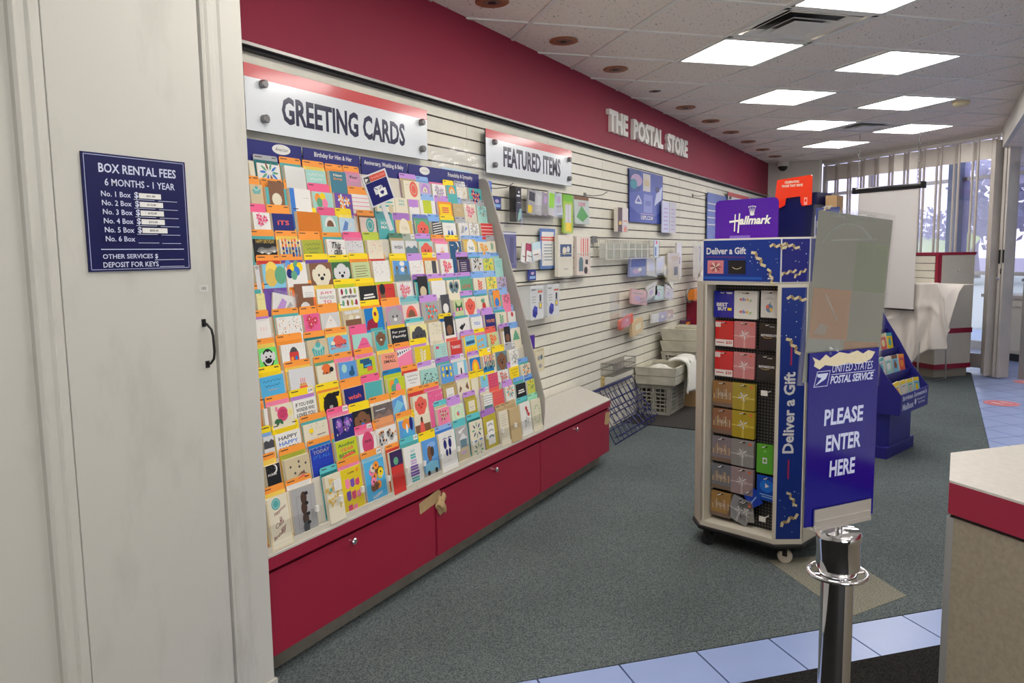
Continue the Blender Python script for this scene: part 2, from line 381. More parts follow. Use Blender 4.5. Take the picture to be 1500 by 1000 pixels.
# slat wall: boards as pieces with recessed grooves
g = G(); g.box(-.2, WALL+.012, 0, 12.4, WALL+.25, H); wallb = struct('wall_back', g, 'groove')
zs = [2.248,2.177,2.098,2.025,1.946,1.872,1.797,1.720,1.643,1.571,1.497,1.421,1.346,1.271,1.195,1.123,1.048,.975,.901,.824,.750,.676,.601,.525,.447,.373,.299,.225,.15,.0]
seams = [-.2, .62, 1.68, 2.74, 3.793, 4.842, 5.80, 6.855, 7.88, 8.93, 9.98, 11.03, 12.4]
zs[0] = 2.30
for k in range(len(zs)-1):
    for s in range(len(seams)-1):
        if seams[s] < 1.6: continue
        if len([1 for q in wallb.children]) >= 290: break
        x0, x1, z1, z0 = seams[s]+.0012, seams[s+1]-.0012, zs[k]-.0045, zs[k+1]+.0045
        g = G(); g.box(0, 0, 0, x1-x0, .02, z1-z0); g.build('slat_board', 'slat', wallb, loc=(x0, WALL, z0))
# soffit above the slat wall
g = G(); g.box(-.2, 2.32, 2.262, 12.30, WALL+.02, H+.05); soff = struct('trim_1', g, 'redpaint')
g = G(); g.box(-.2, 2.308, 2.250, 12.30, 2.324, 2.262); g.build('metal_channel', 'alum', soff)
g = G(); g.box(-.2, 2.328, 2.236, 12.30, 2.352, 2.250); g.build('shadow_gap', 'dark', soff)
# raised lettering
tt = thing('wall_lettering', 'cream raised letters reading the postal store on the maroon soffit', 'sign', (5.792, 2.32, 2.39))
def letters_ext(txt, parent, m, W, Hh, depth, sp=1.05, bold=.05):
    # one mesh per letter, laid out by the whole word's metrics
    full = text_mesh(txt, bold, 0, sp); fw, fh = full[4]-full[2], full[5]-full[3]
    for i, ch in enumerate(txt):
        if ch == ' ': continue
        pre = text_mesh(txt[:i+1], bold, 0, sp); me = text_mesh(ch, bold)
        x0 = (pre[4]-full[2]-(me[4]-me[2]))/fw*W
        vs_, fs = me[0], me[1]; sx, sy = W/fw, Hh/fh; n = len(vs_)
        P = [((a-me[2])*sx, (b-full[3])*sy) for a, b in vs_]
        ed = {}
        for f in fs:
            for a, b in zip(f, f[1:]+f[:1]): ed[(a,b)] = 1
        bd = [(a,b) for (a,b) in ed if (b,a) not in ed]
        g = G(); g.add([(x,-depth,y) for x,y in P]+[(x,0,y) for x,y in P], [tuple(f) for f in fs]+[(b,a,a+n,b+n) for a,b in bd]+[tuple(i+n for i in reversed(f)) for f in fs])
        g.build('letter', m, parent, loc=(x0,0,0))
letters_ext('THE  POSTAL  STORE', tt, 'whitep', 2.145, .172, .03)

# short end wall, perpendicular to the slat wall
g = G(); g.box(12.30, 1.60, 0, 12.45, WALL+.05, H); struct('wall_end', g, 'wallcream')
g = G(); g.box(12.27, 1.56, 0, 12.30, 1.60, H); struct('trim_2', g, 'whitep')

# closet wall on the left with casing, door and molding
g = G(); g.box(-2.5, 1.855, 0, 1.06, 1.95, H); g.box(1.62, 1.855, 0, 1.717, 2.35, H); g.box(1.06, 1.90, 0, 1.62, 1.95, H)
wl_ = struct('wall_left', g, 'closet')
def molding(x0, prof, name):
    g = G(); g.prism([(x0+a, b) for a, b in prof], .1, H)
    return struct(name, g, 'closet')
g = G(); g.prism([(1.575,1.872),(1.577,1.848),(1.583,1.845),(1.590,1.848),(1.597,1.842),(1.612,1.842),(1.620,1.846),(1.634,1.846),(1.640,1.840),(1.717,1.840),(1.717,1.872)], 0, H); struct('trim_3', g, 'closet')
g = G(); g.prism([(1.045,1.872),(1.048,1.842),(1.055,1.836),(1.063,1.842),(1.068,1.846),(1.085,1.846),(1.092,1.840),(1.100,1.846),(1.117,1.847),(1.124,1.852),(1.124,1.872)], 0, H); struct('trim_4', g, 'closet')
g = G(); g.box(1.127, 1.852, .01, 1.570, 1.885, H-.05); d1 = struct('door_1', g, 'closet', bevel=.002)
g = G(); g.box(1.570, 1.872, 0, 1.5755, 1.88, H, None); g.build('door_gap', mat('bare_wood', (120,86,52), .8, noise=.4, nscale=6), d1)
g = G(); g.smooth = True
g.tube([(1.531,1.853,1.272),(1.531,1.838,1.270),(1.533,1.822,1.255),(1.534,1.818,1.235),(1.535,1.817,1.19),(1.536,1.822,1.17),(1.537,1.838,1.155),(1.537,1.853,1.153)], .0036, 8)
g.box(1.525,1.849,1.262,1.538,1.853,1.284); g.box(1.530,1.849,1.142,1.543,1.853,1.162)
h1 = g.build('door_handle', 'blackm', d1)
g = G(); c = CV(g, (1.522,1.8505,1.362), (1,0,0), (0,0,1)); c.rect(0,0,.032,.02,(196,194,186)); c.text('103',.009,.006,.014,.008,(60,60,60)); g.build('number_label','print',d1)
g = G(); g.prism([(1.6,1.832),(1.724,1.832),(1.724,1.86),(1.6,1.86)], 0, .1); struct('baseboard_left', g, 'closet')

# back and side walls of the room that close it off behind the viewer
g = G(); g.box(-2.6, -6, 0, -2.5, 2.0, H); struct('wall_rear', g, 'wallcream')
g = G(); g.box(-2.6, -6.1, 0, 16, -6, H); struct('wall_right', g, 'wallcream')

# bulkhead along the right and lower lobby ceiling
g = G(); g.box(-2.5, -.58, 2.515, 10.18, -.54, H+.04); struct('trim_5', g, 'wallcream')
g = G(); g.box(-2.5, -6, 2.515, 16, -.58, 2.56); lobc = struct('ceiling_lobby', g, 'ctile')
g = G()
for x in [i*.61-2 for i in range(28)]: g.box(x, -6, 2.510, x+.02, -.58, 2.516)
for y in [-.95-i*.61 for i in range(8)]: g.box(-2.5, y, 2.511, 14, y+.02, 2.516)
g.build('ceiling_grid', 'whitep', lobc)

# main ceiling: backing, T-bars, tiles
g = G(); g.prism([(-2.5,-.58),(10.3,-.58),(12.45,1.6),(12.45,WALL+.1),(-2.5,WALL+.1)], H+.03, H+.06); ceil = struct('ceiling', g, 'ctile')
CA, CB, PA, PB = 2.614, 4.31, .6135, .6115
LIGHTS = [(0,-2),(0,0),(2,0),(2,2),(4,2),(4,4),(6,4),(6,6),(-2,-2),(-2,-4),(-4,-4),(-4,-6)]
VENTS = [(0,-1),(5,4)]
def inroom(x, y, m=0): return -2.5-m < x and y > -.56-m and y < 2.33+m and x < 12.35+m and aof((x,y)) < 7.72+m
cnt = 0
tile_me = None
for i in range(-8, 10):
    for j in range(-12, 13):
        q = [AB(CA+(i+u)*PA, CB+(j+v)*PB) for u, v in ((.02,.02),(.98,.02),(.98,.98),(.02,.98))]
        cx, cy = AB(CA+(i+.5)*PA, CB+(j+.5)*PB)
        if (i,j) in LIGHTS or (i,j) in VENTS: continue
        q = clip(q, lambda p: p[1]+.545); q = clip(q, lambda p: 2.33-p[1]); q = clip(q, lambda p: 12.4-p[0]); q = clip(q, lambda p: 7.70-aof(p))
        if len(q) < 3 or cx < 1.5 or not inroom(cx, cy, .45): continue
        g = G(); g.prism([(p[0]-cx, p[1]-cy) for p in q], 0, .02); cnt += 1
        o = g.build('ceiling_tile', 'ctile', ceil, loc=(cx, cy, H+.004))
w = .011
for i in range(-8, 11):
    a = CA+i*PA; q = clip([AB(a-w, -3), AB(a+w, -3), AB(a+w, 11), AB(a-w, 11)], lambda p: p[1]+.545); q = clip(q, lambda p: 2.335-p[1]); q = clip(q, lambda p: p[0]+2.4); q = clip(q, lambda p: 12.3-p[0]); q = clip(q, lambda p: 7.7-aof(p))
    if len(q) >= 3: g = G(); g.prism(q, H-.003, H+.008); g.build('ceiling_bar', 'whitep', ceil)
for j in range(-10, 14):
    b = CB+j*PB; q = clip([AB(-5, b-w), AB(9, b-w), AB(9, b+w), AB(-5, b+w)], lambda p: p[1]+.545); q = clip(q, lambda p: 2.335-p[1]); q = clip(q, lambda p: p[0]+2.4); q = clip(q, lambda p: 12.3-p[0]); q = clip(q, lambda p: 7.7-aof(p))
    if len(q) >= 3: g = G(); g.prism(q, H-.004, H+.007); g.build('ceiling_bar', 'whitep', ceil)
# lit panels
ORD = ['nearest','second','third','fourth','fifth','sixth','seventh','eighth']
LL = {(0,-2):'square lit ceiling panel cut by the top edge of the photo, before the large vent',
 (0,0):'square lit ceiling panel just past the large vent', (2,0):'square lit ceiling panel right of the large vent in the right hand row',
 (2,2):'square lit ceiling panel between the large vent and the raised lettering end', (4,2):'square lit ceiling panel beside the smoke detector',
 (4,4):'square lit ceiling panel left of the small far vent', (6,4):'square lit ceiling panel right of the small far vent',
 (6,6):'square lit ceiling panel farthest back, near the security camera'}
for (i, j) in LIGHTS:
    cx, cy = AB(CA+(i+.5)*PA, CB+(j+.5)*PB)
    t = thing('ceiling_light', LL.get((i,j), 'square lit ceiling panel above the viewer, outside the photo'), 'light', (cx, cy, H), -45, 'square lit ceiling panels')
    g = G(); q = PB/2-.012
    for a in ((-q,-q,q,-q+.018),(-q,q-.018,q,q),(-q,-q,-q+.018,q),(q-.018,-q,q,q)): g.box(a[0],a[1],-.006,a[2],a[3],.01)
    g.build('frame', 'whitep', t)
    g = G(); g.box(-q+.018,-q+.018,-.002,q-.018,q-.018,.006); g.build('diffuser', 'lamp', t)
for x, y in ((1.0,-2.2),(4.2,-2.4),(7.4,-2.4),(10.2,-2.8),(-.8,-3.8),(12.0,-2.0)):
    t = thing('ceiling_light', 'square lit ceiling panel in the side lobby, outside the photo', 'light', (x, y, 2.512), 0, 'side lobby lights')
    g = G(); g.box(-.3,-.3,-.012,.3,.3,-.004); g.build('frame', 'whitep', t); g = G(); g.box(-.28,-.28,-.016,.28,.28,-.012); g.build('diffuser', 'lamp', t)
# vents
for (i, j), lab in zip(VENTS, ('large square air vent in the ceiling beside the nearest lit panels', 'small looking far air vent between two lit ceiling panels')):
    cx, cy = AB(CA+(i+.5)*PA, CB+(j+.5)*PB)
    t = thing('ceiling_vent', lab, 'vent', (cx, cy, H), -45)
    g = G(); q = .295
    for a in ((-q,-q,q,-q+.03),(-q,q-.03,q,q),(-q,-q,-q+.03,q),(q-.03,-q,q,q)): g.box(a[0],a[1],-.006,a[2],a[3],.01)
    g.build('frame', 'whitep', t)
    g = G(); g.box(-q,-q,.022,q,q,.03); g.build('duct', 'blackm', t)
    for s_, z in ((.235,-.004),(.165,-.012)):
        g = G()
        for k in range(4):
            a = k*pi/2; T = Matrix.Rotation(a, 4, 'Z')
            vs_ = [(-s_,-s_,z),(s_,-s_,z),(s_-.05,-s_+.05,z+.022),(-s_+.05,-s_+.05,z+.022)]
            vs_ = [T @ Vector(p) for p in vs_]; g.add(vs_+[p+Vector((0,0,.003)) for p in vs_], [(0,1,2,3),(7,6,5,4),(0,4,5,1),(1,5,6,2),(2,6,7,3),(3,7,4,0)])
        g.build('louver_ring', 'whitep', t)
    g = G(); g.box(-.12,-.12,-.014,.12,.12,-.010); g.build('centre_plate', 'whitep', t, bevel=.003)
# round recessed lamps along the soffit
M['copper'] = mat('tarnished_copper_trim', (158,104,70), .45, metal=.3); M['pbrown'] = mat('brown_trim', (120,88,72), .5)
nms = ['first','second','third','fourth','fifth','sixth','seventh','eighth','ninth','tenth']
for k in range(-1, 10):
    cx, cy = AB(CA+(-2.5+k+0)*PA, CB+(-.5+k)*PB)
    cy = 2.06
    if k < 0: continue
    t = thing('recessed_lamp', f'unlit round recessed ceiling lamp, {nms[k]} along the maroon soffit', 'lamp', (cx, cy, H))
    g = G(); g.smooth = True; g.lathe([(.085,.004),(.088,-.004),(.078,-.008),(.050,-.004),(.048,.004)], 28); g.build('trim_ring', 'copper' if k not in (3,) else 'whitep', t)
    g = G(); g.smooth = True; g.lathe([(.05,-.002),(.046,-.0055),(.02,-.006)], 20); g.build('baffle', 'pbrown', t)
    g = G(); g.smooth = True; g.lathe([(.024,-.004),(.022,-.009),(.01,-.011)], 16); g.build('bulb', 'blackm', t)
g = G(); g.smooth = True; g.lathe([(.07,H+.002),(.07,H-.02),(.055,H-.035),(.02,H-.042)], 20, 8.142, -.106); setp(g.build('smoke_detector', mat('aged_plastic',(205,190,150),.5)), 'round yellowed smoke detector on the ceiling near the bulkhead', 'detector')
t = thing('dome_camera', 'white security camera with dark dome near the end wall', 'camera', (12.18, 2.09, H))
g = G(); g.smooth = True; g.lathe([(.085,.002),(.09,-.02),(.085,-.055),(.075,-.065)], 24); g.build('housing', 'whitep', t)
g = G(); g.smooth = True; g.lathe([(.07,-.06),(.066,-.09),(.045,-.12),(.015,-.132)], 24); g.build('dome', 'blackp', t)

# ------------------------------------------------ folding gate on the far diagonal, tinted windows, outside
gx, gy = 10.30, -.585
gt = thing('folding_gate', 'tall folding security gate of narrow clear panels drawn across the far opening', 'gate', (gx+2.97*S2, gy+2.97*S2, 0), -135)
NP = 22; pw = 2.88/NP
def gp(i): return (.02+i*pw, (.045 if i % 2 else -.02))
gpost = None; pane_me = {}
for i in range(NP+1):
    x, y = gp(i)
    g = G(); g.box(-.011,-.009,.05,.011,.009,2.665); o = g.build('hinge_post', 'gatem', gt, loc=(x,y,0))
    if i == NP: break
    x2, y2 = gp(i+1); ang = math.atan2(y2-y, x2-x); Lw = math.hypot(x2-x, y2-y)
    for nm, m, z0, z1, th in (('top_panel','gatem',2.44,2.655,.004),('bottom_panel','gatem',.055,.22,.004),('clear_panel','clear',.22,2.44,.002)):
        g = G(); g.box(.009,-th/2,z0,Lw-.009,th/2,z1); g.build(nm, m, gt, loc=(x,y,0), rotz=ang)
g = G(); g.box(-.02,-.03,2.665,2.93,.05,2.70); g.build('track', 'whitep', gt)
g = G(); g.box(-.06,-.01,.02,.02,.02,2.66); g.build('end_panel', 'gatem', gt)
# packed end of the gate with lock post
gs = thing('gate_stack', 'packed folds and lock post at the right end of the folding gate', 'gate', (10.33, -.56, 0), -135)
for k in range(6):
    g = G(); x = .0+.036*k; y0 = -.03-.045*k*.5
    g.box(x, y0-.10, .03+.0*k, x+.008, y0+.06, 2.60); g.build('folded_panel', 'gatem', gs, rotz=radians(-8))
g = G(); g.prism([(0,-.06),(.03,-.09),(.07,-.07),(.1,-.12),(.15,-.10),(.15,-.02),(0,-.0)], .01, 2.58); g.build('folded_bundle', 'gatem', gs, loc=(.01,-.03,0))
g = G(); g.box(.20,-.20,.02,.235,-.05,2.60); g.box(.245,-.20,.02,.27,-.05,2.60); g.build('lock_post', 'gatem', gs)
g = G(); g.box(.236,-.19,.02,.244,-.06,2.60); g.build('rubber_seal', 'blackp', gs)
g = G(); g.box(.20,-.204,1.27,.224,-.2,1.42); g.box(.25,-.204,1.28,.268,-.2,1.42); g.box(.232,-.204,1.16,.244,-.2,1.22); g.build('lock_plate', 'blackp', gs)
g = G(); g.smooth = True; g.lathe([(.006,0),(.016,.004),(.02,.015),(.012,.028),(.004,.03)], 14)
k1 = g.build('latch_knob', 'chrome', gs, loc=(.21,-.2,1.11)); k1.rotation_euler = (pi/2,0,0)
# header over the gate and window wall beyond
g = G(); g.prism([AB(7.62,6.6),AB(7.62,10.0),AB(7.72,10.0),AB(7.72,6.6)], 2.70, 3.14); struct('trim_6', g, 'wallcream')
WA = 9.5
g = G(); g.prism([AB(7.72,5.0),AB(7.72,12.8),AB(WA+.1,12.8),AB(WA+.1,5.0)], 3.06, 3.14); struct('ceiling_vestibule', g, 'wallcream')
g = G(); g.prism([AB(7.74,12.65),AB(WA,12.65),AB(WA,12.8),AB(7.74,12.8)], 0, 3.06); struct('wall_vestibule', g, 'wallcream')
wt_ = G(); U_ = (-S2,-S2,0); O_ = AB(WA, 12.6)
win = thing('window_frame', 'aluminium framed storefront window wall beyond the folding gate', 'window', (O_[0], O_[1], 0), -135)
win.name = 'window_1'; win['kind'] = 'structure'
for k_ in ('label','category'): del win[k_]
WL = 7.6
for nm, z0, z1 in (('head',3.0,3.08),('transom',2.40,2.45),('mid_rail',1.06,1.11),('sill',.0,.12)):
    g = G(); g.box(0,-.03,z0,WL,.03,z1); g.build(nm, 'alum', win)
PX0 = 3.3
xm = [0,1.6,3.3,4.2,5.3,6.4,7.6]
for x in xm:
    g = G(); g.box(x-.03,-.035,0,x+.03,.035,3.05); g.build('mullion', 'alum', win)
g = G(); g.box(PX0,-.12,0,PX0+.17,.10,3.05); g.build('pillar', mat('blue_grey_column',(120,135,160),.6), win)
for a, b in zip(xm, xm[1:]):
    for z0, z1, m in ((.12,1.06,'glass'),(1.11,2.40,'film'),(2.45,3.0,'film')):
        g = G(); g.box(a+.03,-.003,z0,b-.03,.003,z1); g.build('pane', m, win)
# low cabinets standing before the windows
cabp = thing('lobby_cabinet', 'long pale low cabinet under the windows beyond the folding gate', 'cabinet', AB(9.1, 6.9)+(0,), -135)
g = G(); g.box(-1.2,-.25,.1,1.35,.25,.80); g.build('body', 'creamp', cabp)
g = G(); g.box(-1.2,-.2,.0,1.35,.2,.1); g.build('toe_kick', 'blackp', cabp)
g = G(); g.box(-1.22,-.28,.80,1.37,.26,.84); g.build('worktop', 'counter', cabp)
for k in range(4):
    g = G(); g.box(-1.18+k*.63,-.262,.13,-.57+k*.63,-.25,.77); d = g.build('door', 'creamp', cabp)
    g = G(); g.tube([(-.65+k*.63,-.263,.70),(-.65+k*.63,-.285,.70),(-.75+k*.63,-.285,.70),(-.75+k*.63,-.263,.70)], .005, 6); g.build('handle', 'steel', d)
g = G(); g.box(-.05,-.18,.842,.30,.12,1.06); g.box(-.07,-.2,1.06,.32,.14,1.09); g.box(.0,-.184,.96,.25,-.178,1.04,None)
pr = g.build('counter_box', 'whitep', loc=AB(9.1, 6.9)+(0,), rotz=radians(-135)); setp(pr, 'white box with a lid on the low cabinet behind the gate', 'box')
cab2 = thing('lobby_cabinet', 'pale cabinet with handles seen past the gate lock post', 'cabinet', (13.4, -1.75, 0), -120)
g = G(); g.box(-.6,-.3,.12,1.2,.3,.95); g.build('body', 'creamp', cab2)
g = G(); g.box(-.62,-.33,.95,1.22,.32,.99); g.build('worktop', 'counter', cab2)
for k in range(3):
    g = G(); g.box(-.58+k*.6,-.315,.15,-.02+k*.6,-.30,.92); d = g.build('door', 'creamp', cab2)
    g = G(); g.tube([(-.15+k*.6,-.316,.84),(-.15+k*.6,-.34,.84),(-.27+k*.6,-.34,.84),(-.27+k*.6,-.316,.84)], .006, 6); g.build('handle', 'steel', d)
# glass door frame at the right edge of the photo
dr = thing('door_2', None, None, (10.12,-.84,0), -100); dr['kind'] = 'structure'
g = G(); g.box(-.03,-.02,0,.02,.02,2.5); g.build('door_stile', 'alum', dr)
g = G(); g.box(.02,-.003,.1,.9,.003,2.3); g.build('pane', 'glass', dr)
for z in (.0, 1.12, 2.3):
    g = G(); g.box(.02,-.02,z,.9,.02,z+.08); g.build('door_rail', 'alum', dr)
# outside
g = G(); g.prism([AB(WA+.1,-30),AB(WA+.1,90),AB(90,90),AB(90,-30)], -.25, -.10); struct('ground_outside', g, 'asphalt')
g = G(); g.prism([AB(22,22.5),AB(22,80),AB(24.5,80),AB(24.5,24.6)], -.10, .02); lw = g.build('lawn', 'lawn'); lw['kind'] = 'structure'
g = G(); g.smooth = True
g.grid(lambda u, v: (AB(25+2*sin(v*pi/2), 25+34*u)[0], AB(25+2*sin(v*pi/2), 25+34*u)[1], -.1+(1.9+.1*sin(u*37)+.2*sin(u*91))*sin(v*pi/2)), 60, 6)
setp(g.build('hedge', 'lawn'), 'long bright green hedge beyond the car park outside the windows', 'hedge')
def tree(a, b, hgt, r, lab, seed):
    x, y = AB(a, b); rn = random.Random(seed); t = thing('tree', lab, 'tree', (x, y, -.1))
    g = G(); g.tube([(0,0,0),(.05,.1,hgt*.3),(-.1,0,hgt*.6)], [.25,.2,.1], 8); g.build('trunk', 'trunk', t)
    g = G()
    for k in range(420):
        u = rn.uniform(-1,1); th = rn.uniform(0,2*pi); rr = r*rn.uniform(.45,1.05); s_ = math.sqrt(1-u*u)
        c = Vector((rr*s_*cos(th), rr*s_*sin(th), hgt*.62+rr*u*.95)); d = rn.uniform(.08,.24)*r/1.6
        ax = Matrix.Rotation(rn.uniform(0,6), 3, Vector((rn.random(),rn.random(),rn.random()+.1)).normalized())
        g.add([c+ax@Vector(p)*d for p in ((-1,-.5,0),(1,-.6,.1),(.9,.6,0),(-.8,.5,.15))], [(0,1,2,3)])
    o = g.build('foliage', 'leaf', t); o['kind'] = 'stuff'
tree(27.5, 28.2, 3.7, 1.0, 'small bushy tree outside behind the middle of the gate', 1)
tree(33, 30.8, 4.3, 1.3, 'taller tree outside behind the right half of the gate', 2)
tree(29, 26.0, 5.6, 2.0, 'large tree outside behind the right end of the gate', 3)
tree(30, 32.6, 3.3, .9, 'low tree outside seen just right of the hanging screen', 4)
tree(33, 23.2, 6.4, 2.5, 'large tree outside past the lock post of the gate', 5)
